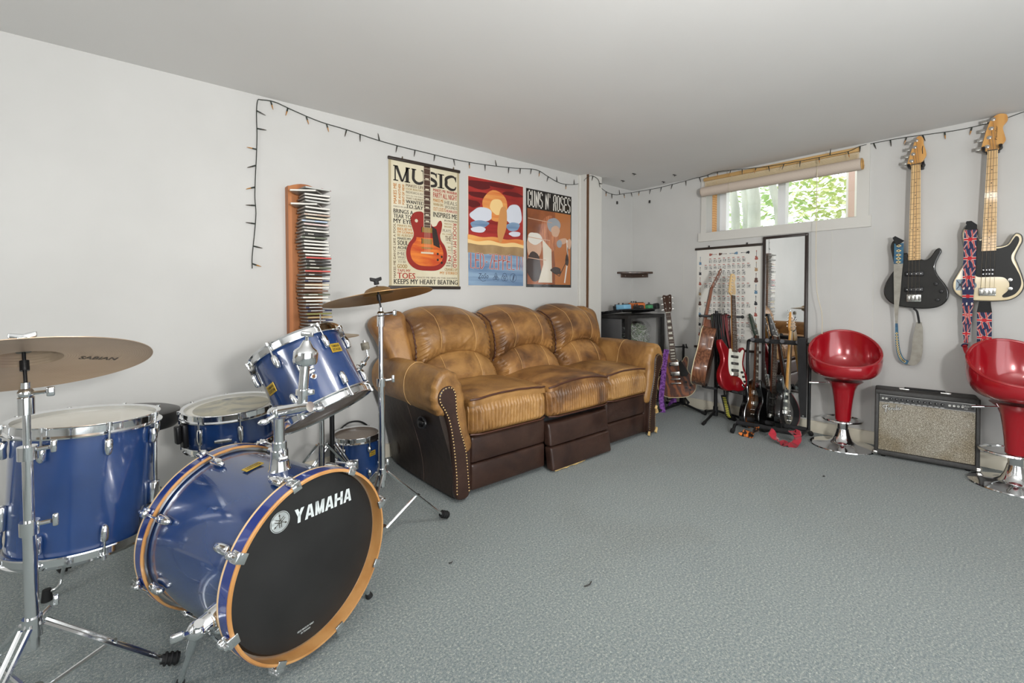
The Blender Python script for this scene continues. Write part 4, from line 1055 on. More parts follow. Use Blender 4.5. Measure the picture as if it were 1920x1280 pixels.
STRATO = [(0, .004), (-.08, .0), (-.145, .045), (-.163, .115), (-.145, .175), (-.118, .225), (-.124, .28), (-.15, .335), (-.157, .385), (-.136, .405), (-.102, .38), (-.062, .342), (-.03, .33), (.03, .315), (.06, .305), (.088, .33), (.112, .362), (.132, .355), (.138, .32), (.124, .265), (.116, .222), (.138, .172), (.158, .112), (.142, .045), (.08, .0)]
LPO = [(0, 0), (-.09, .008), (-.15, .052), (-.168, .118), (-.150, .18), (-.115, .225), (-.108, .262), (-.124, .31), (-.132, .352), (-.11, .395), (-.065, .412), (-.028, .404), (.026, .345), (.045, .318), (.075, .325), (.094, .355), (.115, .365), (.126, .34), (.118, .29), (.108, .258), (.117, .222), (.15, .18), (.168, .118), (.15, .052), (.09, .008)]
DREAD = [(0, 0), (-.10, .006), (-.17, .045), (-.196, .12), (-.185, .19), (-.152, .25), (-.137, .29), (-.142, .345), (-.146, .40), (-.128, .455), (-.08, .485), (0, .49), (.08, .485), (.128, .455), (.146, .40), (.142, .345), (.137, .29), (.152, .25), (.185, .19), (.196, .12), (.17, .045), (.10, .006)]
def guitar(root, M, out, body_m, y_joint, y_nut, y_top, nstr, th=.042, rd=.008, neck_m=NECKW, board_m=None, w0=.056, w1=.043, frets=21, scale=None, head='strat', head_m=None, hw=NICKEL, pick=(), pick_m=NICKEL, bridge_y=.10, bridge='block', guard=None, guard_m=None, knobs=(), knob_m=BLACK, dots='dot', binding=None, side_m=None, face_m=None, tilt=0, dot_m=None, fret_m=FRET, smooth=True, jack=None):
    """front faces local +z, origin at the bottom of the body, y up the neck; th = body depth"""
    O = spline(out, 5) if smooth else [V(p) for p in out]
    b = B(M); zf = 0
    mats = [body_m]; kw = {}
    if side_m: mats.append(side_m); kw['side_m'] = len(mats) - 1
    if face_m: mats.append(face_m); kw['cap_m'] = len(mats) - 1
    b.slab(O, -th, zf, rd, 0, None, 3, **kw); body = b.build('body', mats, root)
    if binding:
        P = O if area2(O) > 0 else O[::-1]
        b = B(M); b.tube([(q.x, q.y, -.0035) for q in inset(P, -.0003)], .0032, 0, 6, True); b.build('binding', binding, body)
    zb = .014                                       # top of the fingerboard above the face
    head_z = lambda y: -.012 - (y - y_nut) * math.tan(tilt)
    # neck shaft
    b = B(M); n = 14; vs = []; fs = []
    for i in range(n + 1):
        t = i / n; y = lerp(y_joint, y_nut, t); w = lerp(w0, w1, t); d = lerp(.024, .019, t)
        for k in range(9):
            a = PI * k / 8; vs.append((math.cos(a) * w / 2, y, zb - .005 - math.sin(a) * d))
    for i in range(n):
        for k in range(8): fs.append((i * 9 + k, i * 9 + k + 1, (i + 1) * 9 + k + 1, (i + 1) * 9 + k)[::-1])
        fs.append((i * 9 + 8, i * 9, (i + 1) * 9, (i + 1) * 9 + 8)[::-1])
    fs.append(tuple(range(9))); fs.append(tuple(n * 9 + k for k in range(9))[::-1])
    b.add(vs, fs); nk = b.build('neck', neck_m, root)
    b = B(M); vs = [(-w0 / 2, y_joint, zb - .006), (w0 / 2, y_joint, zb - .006), (w1 / 2, y_nut, zb - .006), (-w1 / 2, y_nut, zb - .006)]
    b.slab([(-w0 / 2, y_joint - .012), (w0 / 2, y_joint - .012), (w1 / 2, y_nut), (-w1 / 2, y_nut)], zb - .006, zb, 0, 0)
    sc = scale or (y_nut - bridge_y)
    fy = [y_nut - sc * (1 - 2 ** (-k / 12)) for k in range(0, frets + 1)]
    wat = lambda y: lerp(w0, w1, (y - y_joint) / (y_nut - y_joint))
    for k in range(1, frets + 1):
        if fy[k] > y_joint - .008: b.cyl((-wat(fy[k]) / 2, fy[k], zb), (wat(fy[k]) / 2, fy[k], zb), .0011, seg=6, m=1)
    for k in (3, 5, 7, 9, 12, 15, 17, 19, 21):
        if k <= frets and fy[k] > y_joint - .01:
            y = (fy[k] + fy[k - 1]) / 2; hgt = (fy[k - 1] - fy[k])
            if dots == 'block': b.rect(-wat(y) * .33, y - hgt * .33, wat(y) * .33, y + hgt * .33, zb + .0004, 2)
            elif k == 12:
                for s in (-1, 1): b.poly(circle(.0032, 12, (s * wat(y) * .25, y)), zb + .0004, 2)
            else: b.poly(circle(.0032, 12, (0, y)), zb + .0004, 2)
    b.box((0, y_nut + .002, zb - .001), (w1, .005, .008), 2)
    b.build('fingerboard', [board_m or ROSE, fret_m, dot_m or INLAY], nk)
    # headstock
    hl = y_top - y_nut
    if head == 'strat': H = [(-w1 / 2, 0), (-.036, .018), (-.040, .035), (-.010, hl - .02), (.012, hl), (.036, hl - .008), (.044, hl - .04), (.030, hl - .07), (.036, .05), (.034, .022), (w1 / 2, 0)]
    elif head == 'lp': H = [(-w1 / 2, 0), (-.034, .03), (-.042, hl - .012), (-.030, hl), (0, hl - .012), (.030, hl), (.042, hl - .012), (.034, .03), (w1 / 2, 0)]
    elif head == 'pbass': H = [(-w1 / 2, 0), (-.048, .012), (-.050, .03), (-.028, hl - .07), (-.010, hl - .02), (.018, hl), (.050, hl - .012), (.056, hl - .05), (.038, hl - .085), (.046, .09), (.052, .055), (.040, .03), (w1 / 2, 0)]
    elif head == 'bass': H = [(-w1 / 2, 0), (-.042, .015), (-.044, .03), (-.012, hl - .03), (.008, hl), (.030, hl - .02), (.034, hl - .06), (.046, hl - .11), (.048, .05), (w1 / 2 + .006, .012), (w1 / 2, 0)]
    else: H = [(-w1 / 2, 0), (-.033, .02), (-.037, hl), (.037, hl), (.033, .02), (w1 / 2, 0)]
    MH = M @ Matrix.Translation((0, y_nut, zb - .006)) @ Matrix.Rotation(-tilt, 4, 'X')
    Hs = [V(H[0])] + spline(H[1:-1], 4, False) + [V(H[-1])] if head in ('strat', 'pbass', 'bass') else [V(h) for h in H]
    b = B(MH); b.slab(Hs, -.015, 0, .002, 0)
    if head in ('pbass', 'bass'):
        b.text('Fender' if head == 'pbass' else 'Precise', .006 if head == 'pbass' else .016, hl * .28, .016 if head == 'pbass' else .023, hl * .68, .0006, 1, 0, None, .2, 90) if head == 'pbass' else None
        if head == 'bass': b.stroke([(.030, hl * .62), (.028, hl * .5), (.031, hl * .34)], .004, .0006, 1)
    hs = b.build('headstock', [head_m or neck_m, DOT], root)
    # tuners
    if head in ('strat', 'pbass', 'bass'):
        L = [(lerp(-.024, .004 if nstr > 4 else -.004, i / (nstr - 1)), lerp(.030, hl - .028, i / (nstr - 1))) for i in range(nstr)]; dirs = [-1] * nstr
    else:
        k = nstr // 2; L = [(s * lerp(.018, .024, i / (k - 1)), lerp(.045, hl - .03, i / (k - 1))) for s in (-1, 1) for i in range(k)]; dirs = [-1] * k + [1] * k
    big = nstr == 4
    for (x, y), s in zip(L, dirs):
        b = B(MH); b.cyl((x, y, 0), (x, y, .010 if not big else .014), .0035 if not big else .007, seg=12); b.cyl((x, y, 0), (x, y, .002), .006 if not big else .011, seg=14)
        e = x + s * (.03 if head != 'strat' else .03)
        xs = (-.042 + (y / hl) * .028) if head in ('strat', 'pbass', 'bass') else s * .040
        b.cyl((x, y, -.018), (xs + s * .014, y, -.018), .0025, seg=8)
        if big: b.rbox((xs + s * .026, y, -.018), (.026, .022, .005), .0024, 6, 0, None, lambda p, y=y: V((p.x, y + (p.y - y) * 1.0, p.z)))
        else: b.rbox((xs + s * .018, y, -.018), (.010, .015, .006), .0028, 5)
        b.build('tuner', hw, hs)
    # electrics
    for (y, w, h) in pick:
        b = B(M); b.rbox((0, y, .006), (w, h, .014), .004, 5, 0)
        for k in range(nstr): b.cyl((lerp(-w * .36, w * .36, k / (nstr - 1)), y, .012), (lerp(-w * .36, w * .36, k / (nstr - 1)), y, .0145), .0028, seg=8, m=1)
        b.build('pickup', [pick_m, STEEL], body)
    sp = .040 if nstr > 4 else .045
    if bridge == 'block':
        b = B(M); b.rbox((0, bridge_y, .005), (.075, .035 if nstr > 4 else .05, .008), .003, 5)
        for k in range(nstr): x = lerp(-sp * .65, sp * .65, k / (nstr - 1)); b.rbox((x, bridge_y, .012), (.009 if nstr > 4 else .014, .028, .010), .002, 3)
        b.build('bridge', hw, body)
    elif bridge == 'tom':
        b = B(M); b.rbox((0, bridge_y, .012), (.085, .012, .010), .004, 5); b.rbox((0, bridge_y - .038, .012), (.095, .015, .012), .006, 5)
        for s in (-1, 1): b.cyl((s * .04, bridge_y - .038, -.002), (s * .04, bridge_y - .038, .014), .007, seg=12); b.cyl((s * .036, bridge_y, -.002), (s * .036, bridge_y, .01), .006, seg=10)
        b.build('bridge', hw, body)
    elif bridge == 'pin':
        b = B(M); b.slab(spline([(-.085, bridge_y), (-.06, bridge_y + .012), (.06, bridge_y + .012), (.085, bridge_y), (.05, bridge_y - .018), (-.05, bridge_y - .018)], 4), 0, .009, .003); b.build('bridge', ROSE, body)
    if guard:
        b = B(M); G = spline(guard, 4) if len(guard) > 6 else [V(p) for p in guard]
        gz = .0025 if guard_m is not PGBLK or len(guard) > 6 else .006
        b.slab(G, .0003, gz, .0008, 0, None, 1); b.build('pickguard', guard_m, body)
    for x, y, *r in knobs:
        b = B(M); rr = r[0] if r else .0095; b.lathe([(rr * 1.05, .002), (rr, .006), (rr * .9, .015), (0, .016)], 0, 18, Matrix.Translation((x, y, 0))); b.build('knob', knob_m, body)
    if jack:
        b = B(M); b.lathe([(.016, .001), (.014, .004), (.006, .004), (.005, .001), (0, .001)], 0, 20, Matrix.Translation((*jack, 0)) @ Matrix.Rotation(.6, 4, 'Z') @ Matrix.Diagonal((.72, 1.3, 1, 1))); b.build('jack_plate', hw, body)
    zs = zb + .006
    for k in range(nstr):
        f = k / (nstr - 1); x0 = lerp(-sp * .65, sp * .65, f); x1 = lerp(-w1 * .38, w1 * .38, f); tx, ty = L[k if head in ('strat', 'pbass', 'bass') else (k if k < nstr // 2 else nstr - 1 - k + nstr // 2)]
        e = MH @ V((tx, ty, .006)); b = B(); b.tube([M @ V((x0, bridge_y - .01, .012)), M @ V((x0, bridge_y, .0165)), M @ V((x1, y_nut, zb + .003)), e], lerp(.0011, .0006, f) if nstr == 4 else lerp(.0008, .0004, f), 0, 5); b.build('string', STRINGM, nk)
    return body

# --- wall hangers and the two basses on the far wall
def hanger(label, y, z):
    t = thing('guitar_hanger', label, 'hanger', (XW, y, z), 'wall hangers of the basses')
    b = B(); b.rbox((XW - .008, y, z + .03), (.016, .06, .09), .004, 4); b.cyl((XW - .01, y, z + .03), (XW - .045, y, z), .006, seg=10); b.build('wall_plate', BLACK, t)
    for s in (-1, 1):
        b = B(); b.tube(spline([(XW - .04, y, z - .002), (XW - .045, y + s * .026, z - .002), (XW - .07, y + s * .036, z), (XW - .10, y + s * .036, z + .004), (XW - .112, y + s * .036, z + .012)], 5, False), .0085, 0, 10); b.build('arm', BLACK, t)
def px_out(pts, ox, oy, s, xc, yb, kx, ky): return [((ox + x / s - xc) * kx, (yb - (oy + y / s)) * ky) for x, y in pts]
XB = 4.058
hanger('black wall hanger holding up the black bass', .587, 1.955)
hanger('black wall hanger holding up the cream bass', .238, 1.985)
O1 = px_out([(150, 128), (125, 180), (148, 290), (162, 375), (120, 440), (82, 510), (70, 580), (95, 640), (165, 690), (300, 716), (440, 722), (545, 705), (608, 655), (624, 590), (595, 520), (535, 440), (512, 370), (538, 290), (560, 245), (545, 215), (512, 228), (470, 285), (430, 308), (392, 300), (345, 300), (292, 285), (275, 242), (245, 240), (232, 200), (190, 135)], 1640, 420, 4.57, 1714.5, 578, .00274, .0036)
t = thing('bass_guitar', 'dark charcoal four string bass hanging on the wall with a patterned grey strap', 'bass guitar', (XB, .585, .998))
M1 = upm((XB, .585, .998), (0, .004, 1), (-1, 0, .0))
guitar(t, M1, O1, GLOSSBLK, .34, .968, 1.164, 4, .04, .006, NECKW, MAPLEB, .062, .046, 21, None, 'bass', NECKW, NICKEL, ((.235, .095, .03), (.128, .095, .03)), BLACK, .07, 'block', None, None, ((.11, .165, .010), (.137, .115, .010), (.12, .06, .009)), BLACK, 'dot', None, None, SATBLK, .12, DOT, FRETD)
O2 = px_out([(190, 75), (150, 105), (130, 170), (158, 300), (163, 400), (110, 500), (64, 590), (76, 660), (130, 710), (200, 738), (300, 748), (440, 748), (560, 735), (635, 690), (668, 620), (650, 540), (610, 440), (588, 380), (612, 310), (640, 250), (630, 200), (590, 182), (560, 215), (530, 262), (490, 280), (440, 285), (375, 285), (330, 260), (318, 205), (290, 212), (272, 195), (262, 130), (230, 82)], 1770, 400, 4.573, 1851.5, 568, .0023, .00328)
GP2 = px_out([(262, 200), (292, 225), (322, 222), (335, 270), (385, 300), (440, 300), (490, 293), (535, 275), (562, 240), (588, 205), (612, 215), (616, 250), (590, 310), (562, 360), (566, 410), (600, 470), (640, 550), (645, 620), (610, 680), (560, 708), (512, 718), (500, 700), (545, 655), (552, 600), (530, 565), (490, 545), (400, 542), (285, 540), (262, 500), (265, 350)], 1770, 400, 4.573, 1851.5, 568, .0023, .00328)
t = thing('bass_guitar', 'cream four string bass with black pickguard and flag strap hanging on the wall', 'bass guitar', (XB, .238, 1.04))
M2 = upm((XB, .243, 1.04), (0, -.008, 1), (-1, 0, 0))
bd2 = guitar(t, M2, O2, CREAM, .335, .935, 1.159, 4, .042, .006, NECKW, MAPLEB, .062, .044, 20, None, 'pbass', NECKW, NICKEL, ((.205, .055, .026), (.18, .055, .026)), BLACK, .07, 'block', GP2, PGBLK, ((.094, .143, .0105), (.096, .09, .0105)), NICKEL, 'dot', mat('dark_edge', '#191716', .25), None, None, .1, DOT, FRETD)
# stickers on the cream bass
b = B(M2); x0 = (1770 + 92 / 4.573 - 1851.5) * .0023; x1 = (1770 + 172 / 4.573 - 1851.5) * .0023; y0 = (568 - (400 + 658 / 4.573)) * .00328; y1 = (568 - (400 + 560 / 4.573)) * .00328
b.rect(x0, y0, x1, y1, .0006, 0)
for s in ((.1, .1, .9, .9), (.1, .9, .9, .1)): b.stroke([(lerp(x0, x1, s[0]), lerp(y0, y1, s[1])), (lerp(x0, x1, s[2]), lerp(y0, y1, s[3]))], .004, .0009, 1)
b.poly(circle(.008, 16, ((x0 + x1) / 2, (y0 + y1) / 2)), .0012, 1); b.build('sticker', [mat('sticker_blue', '#8fa0ac', .5), mat('sticker_ink', '#2a3040', .5)], bd2)
b = B(M2); b.poly(circle(.024, 24, (x1 + .03, (y0 + y1) / 2 - .004), 1.0), .0005, 0); b.build('sticker', mat('sticker_round', '#6f808c', .5), bd2)

def pattern_mat(name, kind):
    m = mat(name, '#888888', .8); b = bsdf(m); uv = nd(m, 'ShaderNodeTexCoord'); mp = nd(m, 'ShaderNodeMapping'); lk(m, uv.outputs['Object'], mp.inputs['Vector'])
    w1 = nd(m, 'ShaderNodeTexWave', bands_direction='Z'); w2 = nd(m, 'ShaderNodeTexVoronoi')
    return m, b, mp
# woven strap of the black bass: grey lining with two stretches of blue diamonds
STRAPG = noisy('strap_lining', '#9a968c', '#8b877e', 30, .85, 4); WOVENB = noisy('woven_blue', '#2f4f6c', '#3f6a80', 50, .8, 4); WOVENY = mat('woven_gold', '#d2be86', .8)
t = thing('guitar_strap', 'woven strap with blue and gold diamonds looping below the black bass', 'strap', (XB - .03, .70, 1.1))
def pxw(x, y, X): return on(x, y, 'x', X)
ZP = lambda L, X: [pxw(1640 + x / 4.57, 420 + y / 4.57, X) for x, y in L]
XS = XB - .018
def diamonds(b, path, w, m0, m1, X):
    for i in range(len(path) - 1):
        a, c = path[i], path[i + 1]; n = max(1, int((c - a).length / .024))
        for k in range(n):
            p = lerp(a, c, (k + .5) / n); e = V((-.0030, 0, 0)) + p; h = .010; g = w * .30
            b.add([e + V((0, -g, 0)), e + V((0, 0, h)), e + V((0, g, 0)), e + V((0, 0, -h))], [(0, 1, 2, 3)], m0)
            e = e + V((-.0006, 0, 0)); h *= .5; g *= .45; b.add([e + V((0, -g, 0)), e + V((0, 0, h)), e + V((0, g, 0)), e + V((0, 0, -h))], [(0, 1, 2, 3)], m1)
P = ZP([(208, 165), (206, 250), (203, 340)], XS); b = B(); b.strap(P, V((0, 1, 0)), .050, .003, 0); diamonds(b, P, .050, 1, 2, XS); b.build('woven_band', [WOVENB, WOVENY, mat('woven_core', '#39303a', .8)], t)
P = [V(p) for p in spline(ZP([(203, 338), (197, 450), (193, 580), (188, 680)], XS) + ZP([(186, 760), (187, 850)], XS + .01), 4, False)]; b = B(); b.strap(P, V((0, 1, .05)), [lerp(.050, .012, i / (len(P) - 1)) for i in range(len(P))], .003); b.build('lining', STRAPG, t)
P = [V(p) for p in spline(ZP([(187, 850), (190, 950), (196, 1040), (210, 1110), (240, 1165), (285, 1186)], XS + .02), 4, False)]
W = [lerp(.014, .030, i / (len(P) - 1)) for i in range(len(P))]; b = B(); b.strap(P, V((0, 1, .1)), W, .003); diamonds(b, P[3:-2], .026, 1, 2, XS); b.build('woven_band', [WOVENB, WOVENY, MATS['woven_core']], t)
P = [V(p) for p in spline(ZP([(285, 1186), (335, 1180), (362, 1100), (368, 1000), (378, 900), (380, 840)], XS + .025), 4, False)]
W = [(.030, .055, .056, .050, .034, .014)[min(5, int(i / 4))] for i in range(len(P))]; W = [sum(W[max(0, i - 2):i + 3]) / len(W[max(0, i - 2):i + 3]) for i in range(len(W))]
b = B(); b.strap(P, V((0, 1, .15)), W, .003); b.build('lining', STRAPG, t)
P = [V(p) for p in spline(ZP([(382, 850), (372, 790), (360, 745), (330, 722)], XS + .02), 4, False)]; b = B(); b.strap(P, V((0, 1, .2)), .012, .004); b.build('end_tab', RUBBER, t)
b = B(); P = ZP([(165, 110), (190, 135), (222, 165)], XS - .003); b.strap(P, V((0, .8, .5)), [.018, .034, .052], .006); b.build('end_tab', RUBBER, t)
# union flag strap of the cream bass
UJB = mat('flag_blue', '#262a4c', .8); UJR = mat('flag_red', '#b5202a', .8); UJW = mat('flag_white', '#d9cfc4', .8)
ZQ = lambda L, X: [pxw(1770 + x / 4.573, 400 + y / 4.573, X) for x, y in L]
t = thing('guitar_strap', 'union flag patterned strap hanging from the cream bass', 'strap', (XB - .03, .35, 1.2))
def union(b, P, W, X):
    L = 0; D = [0]
    for i in range(1, len(P)): L += (P[i] - P[i - 1]).length; D.append(L)
    def at(d):
        for i in range(1, len(P)):
            if D[i] >= d or i == len(P) - 1:
                f = (d - D[i - 1]) / max(1e-6, D[i] - D[i - 1]); return lerp(P[i - 1], P[i], f), lerp(W[i - 1], W[i], f)
    n = max(1, round(L / .117)); per = L / n
    for k in range(n):
        c = (k + .5) * per
        def pt(u, v, z):
            q, w = at(max(0, min(L, c + v * per))); return q + V((-.0022 - z, -u * w / 2, 0))
        def quad(a, bb, wd, z, m, vert=False):
            a = V(a); bb = V(bb); dd = (bb - a).normalized(); nn = V((-dd.y, dd.x)) * wd
            ps = [a + nn, a - nn, bb - nn, bb + nn]; vs = [pt(max(-1, min(1, q.x)), max(-.5, min(.5, q.y)), z) for q in ps]; b.add(vs, [(0, 1, 2, 3)], m)
        for sx in (-1, 1): quad((-1 * sx, -.5), (1 * sx, .5), .09, .0003, 2); 
        quad((-1, -.5), (1, .5), .055, .0006, 1); quad((1, -.5), (-1, .5), .05, .0006, 1)
        quad((-.75, -.5), (-.15, .5), .13, .0007, 2); quad((-.75, -.5), (-.15, .5), .09, .0008, 1)
        quad((.15, -.5), (.75, .5), .13, .0007, 2); quad((.15, -.5), (.75, .5), .09, .0008, 1)
        quad((-1, 0), (1, 0), .075, .0009, 2); quad((-1, 0), (1, 0), .05, .0011, 1)
        b.add([pt(-.3, -.09, .0013), pt(.3, -.09, .0013), pt(.3, .09, .0013), pt(-.3, .09, .0013)], [(0, 1, 2, 3)], 1)
P = [V(p) for p in spline(ZQ([(230, 140), (224, 250), (220, 400), (212, 560), (205, 700)], XS - .004) + ZQ([(203, 820), (196, 960), (190, 1060), (188, 1110)], XS + .012), 4, False)]
W = [(.056, .056, .056, .053, .050, .044, .034, .022, .016)[min(8, i // 4)] for i in range(len(P))]
b = B(); b.strap(P, V((0, 1, .0)), W, .003); union(b, P, W, XS); b.build('flag_band', [UJB, UJR, UJW], t)
kn = ZQ([(176, 1130)], XS + .012)[0]; b = B(); b.ball(kn, .014, 0, 12, (.8, 1, .9)); b.torus(.012, .005, 1, 18, 6, axm(kn, (.6, .3, .6))); b.build('knot', [UJR, UJB], t)
P = [V(p) for p in spline(ZQ([(178, 1140), (195, 1190), (230, 1230), (290, 1290), (350, 1300), (370, 1200)], XS + .014), 4, False)]; b = B(); b.strap(P, V((0, 1, .6)), .022, .003); b.build('flag_tail', [UJR], t)
P = [V(p) for p in ZQ([(346, 840), (346, 950), (345, 1060), (344, 1150), (345, 1290)], XS + .01)]; W = [.064] * 5; b = B(); b.strap(P, V((0, 1, 0)), W, .003); union(b, P, W, XS); b.build('flag_band', [UJB, UJR, UJW], t)
b = B(); P = ZQ([(190, 75), (215, 80), (235, 105), (228, 138)], XS - .006); b.strap(P, V((0, 1, .2)), [.012, .03, .05, .058], .006); b.build('end_tab', RUBBER, t)
b = B(); P = ZQ([(350, 752), (348, 790), (346, 848)], XS + .008); b.strap(P, V((0, 1, 0)), [.05, .055, .066], .007); b.build('end_tab', RUBBER, t)

# --- single stand with the grained wood guitar by the corner
def leg3(root, c, h, legs, m=BLKMETAL, r=.011):
    for e in legs:
        b = B(); b.tube([V((c[0], c[1], h)), V((e[0], e[1], .014))], r, 0, 10); l = b.build('leg', m, root)
        b = B(); d = (V((e[0], e[1], .014)) - V((c[0], c[1], h))).normalized(); b.tube([V((e[0], e[1], .014)) - d * .03, V((e[0], e[1], .014)) + d * .01], .0135, 0, 10); b.build('rubber_tip', RUBBER, l)
GS = V((3.93, 2.17, 0))
t = thing('guitar_stand', 'black single guitar stand holding the dark wood grained guitar by the corner', 'stand', GS)
b = B(); b.tube([GS + V((.03, .03, .05)), GS + V((.05, .04, .62))], .011, 0, 10); b.rbox(GS + V((.03, .03, .09)), (.05, .05, .08), .01, 5); b.build('post', BLKMETAL, t)
b = B(); 
hy = GS + V((.02, .02, .60))
for s in (-1, 1): b.tube(spline([GS + V((.045, .036, .60)), hy + V((-.02, s * .03, 0)), hy + V((-.05, s * .062, .0)), hy + V((-.085, s * .072, .02)), hy + V((-.09, s * .072, .04))], 4, False), .006, 0, 8)
b.build('neck_yoke', BLKMETAL, t)
b = B()
for s in (-1, 1): b.tube([GS + V((.03, .03, .14)), GS + V((-.04, s * .09 + .02, .10)), GS + V((-.10, s * .10 + .01, .10)), GS + V((-.115, s * .10 + .01, .135))], .007, 0, 8)
b.build('cradle', RUBBER, t)
lg = on(1322, 778, 'z', 0)
leg3(t, (GS.x + .02, GS.y + .03), .07, [(lg.x, lg.y), (3.72, 2.30), (4.06, 2.42)])
t = thing('electric_guitar', 'brown single cutaway guitar with bold wood grain standing by the black cabinet', 'guitar', (3.87, 2.18, .13))
o_ = on(1271, 745, 'x', 3.80); h_ = on(1249, 551, 'x', 3.93)
ML = upm(o_, h_ - o_, (-.90, -.40, .12))
guitar(t, ML, LPO, MAHO, .345, .79, .985, 6, .05, .006, MAHO, ROSE, .056, .043, 22, .628, 'lp', mat('dark_head', '#3a241a', .35), NICKEL, ((.305, .085, .038), (.215, .085, .038)), NICKEL, .165, 'tom', [(.04, .315), (.045, .19), (.10, .185), (.118, .215), (.062, .335)], PGBLK, ((.085, .135), (.12, .105), (.085, .085), (.118, .062)), BLACK, 'block', CREAM_B, None, ZEBRA, .25)
PURP = noisy('purple_strap', '#5b2d73', '#8d55a8', 60, .8, 3, lo=.45, hi=.55)
t = thing('guitar_strap', 'purple patterned strap dangling beside the brown grained guitar', 'strap', on(1245, 780, 'z', 0))
P = [V(on(x, y, 'x', 3.74)) for x, y in ((1250, 655), (1246, 680), (1243, 715), (1240, 745), (1243, 772), (1243, 785))]; P[-1].z = max(.004, P[-1].z)
P = spline(P, 4, False); b = B(); b.strap(P, V((.55, -.8, 0)), .045, .003); b.build('band', PURP, t)
P = spline([V(on(x, y, 'x', 3.86)) for x, y in ((1268, 750), (1260, 752), (1252, 762), (1248, 775))], 4, False); b = B(); b.strap(P, V((.3, -.2, .9)), .04, .003); b.build('band', PURP, t)

# --- double stand: acoustic and red guitar, hung with cables
DS = V((3.80, 1.83, 0)); hub = on(1356, 774, 'y', 1.83)
DS = V((3.86, 1.84, 0))
t = thing('guitar_stand', 'tall black double guitar stand draped with cables in front of the chord chart', 'stand', DS)
b = B(); b.cyl(DS + V((0, 0, .06)), DS + V((0, 0, .95)), .014, seg=14); b.cyl(DS + V((0, 0, .04)), DS + V((0, 0, .12)), .02, seg=14); b.build('post', BLKMETAL, t)
b = B(); top = DS + V((0, 0, .93)); dv = V((-.25, -.97, 0)).normalized()
zt = on(1356, 593, 'y', 1.84).z
e0 = dep(1313, 592, 3.83); e1 = dep(1392, 594, 3.73)
top = V((DS.x, DS.y, (e0.z + e1.z) / 2)); b.cyl(e0, e1, .010, seg=10); b.ball(e0, .014, 0, 10); b.ball(e1, .014, 0, 10); b.cyl(V((DS.x, DS.y, .9)), top, .012, seg=10); b.build('neck_bar', BLKMETAL, t)
b = B(); f0 = dep(1321, 725, 3.72); f1 = dep(1391, 737, 3.62); mm = V((DS.x, DS.y, (f0.z + f1.z) / 2)); b.tube([f0, lerp(f0, f1, .3), mm + V((-.03, 0, -.01)), lerp(f0, f1, .75), f1], .010, 0, 10); b.rbox(f0 + V((0, 0, .012)), (.05, .03, .035), .01, 5); b.rbox(f1 + V((0, 0, .004)), (.05, .04, .028), .01, 5); b.build('cradle', RUBBER, t)
lgs = [on(1319, 797, 'z', 0), on(1324, 773, 'z', 0), on(1402, 784, 'z', 0)]
leg3(t, (DS.x, DS.y), .085, [(p.x, min(max(p.y, 1.55), 2.2)) if p.x < 4.08 else (4.05, p.y) for p in lgs])
t = thing('acoustic_guitar', 'acoustic guitar seen edge on with shiny rosewood side on the double stand', 'guitar', (3.8, 1.95, .2))
ob = dep(1310, 722, 3.74); oh = dep(1357, 499, 3.90); 
MA = upm(ob, oh - ob, (-.35, .93, .1)) 
MA = MA @ Matrix.Translation((0, 0, .055))
RWOOD = noisy('rosewood_side', '#54311f', '#7a4d33', 14, .25, 4, coat=.5, stretch=(5, 5, .35), lo=.4, hi=.6)
SPRUCE = mat('spruce_top', '#c7a16a', .3, 0, .5)
guitar(t, MA, DREAD, RWOOD, .49, .845, 1.02, 6, .11, .004, MAHO, ROSE, .057, .045, 20, None, 'lpn', MAHO, NICKEL, (), NICKEL, .19, 'pin', None, None, (), BLACK, 'dot', CREAM_B, RWOOD, SPRUCE, .24)
b = B(MA); b.slab([(-.028, .475), (.028, .475), (.022, .56), (-.022, .56)], -.085, .0, .01); [c for c in t.children if c.name.startswith('body')][0]
b.build('heel', MAHO, t)
t = thing('electric_guitar', 'glossy red electric guitar with white pickguard on the double stand', 'guitar', (3.65, 1.72, .2))
ob = dep(1378, 733, 3.62); oh = dep(1372, 516, 3.80)
MS = upm(ob, oh - ob, (-.24, -.96, .1))
GST = [(-.05, .338), (-.062, .30), (-.07, .22), (-.06, .14), (-.03, .118), (.02, .12), (.07, .105), (.10, .072), (.118, .06), (.128, .08), (.118, .13), (.10, .18), (.092, .23), (.105, .29), (.118, .335), (.098, .34), (.07, .315), (.035, .325), (0, .325)]
bs = guitar(t, MS, STRATO, REDMET, .325, .785, .975, 6, .044, .009, NECKW, ROSE, .056, .042, 21, .648, 'strat', mat('strat_head', '#c9a873', .35, 0, .3), NICKEL, ((.275, .08, .02), (.22, .08, .02), (.165, .08, .02)), BLACK, .135, 'block', GST, PGWHITE, ((.08, .155), (.095, .12), (.11, .082)), BLACK, 'dot', None, None, None, .02, None, FRET, True, (.10, .045))
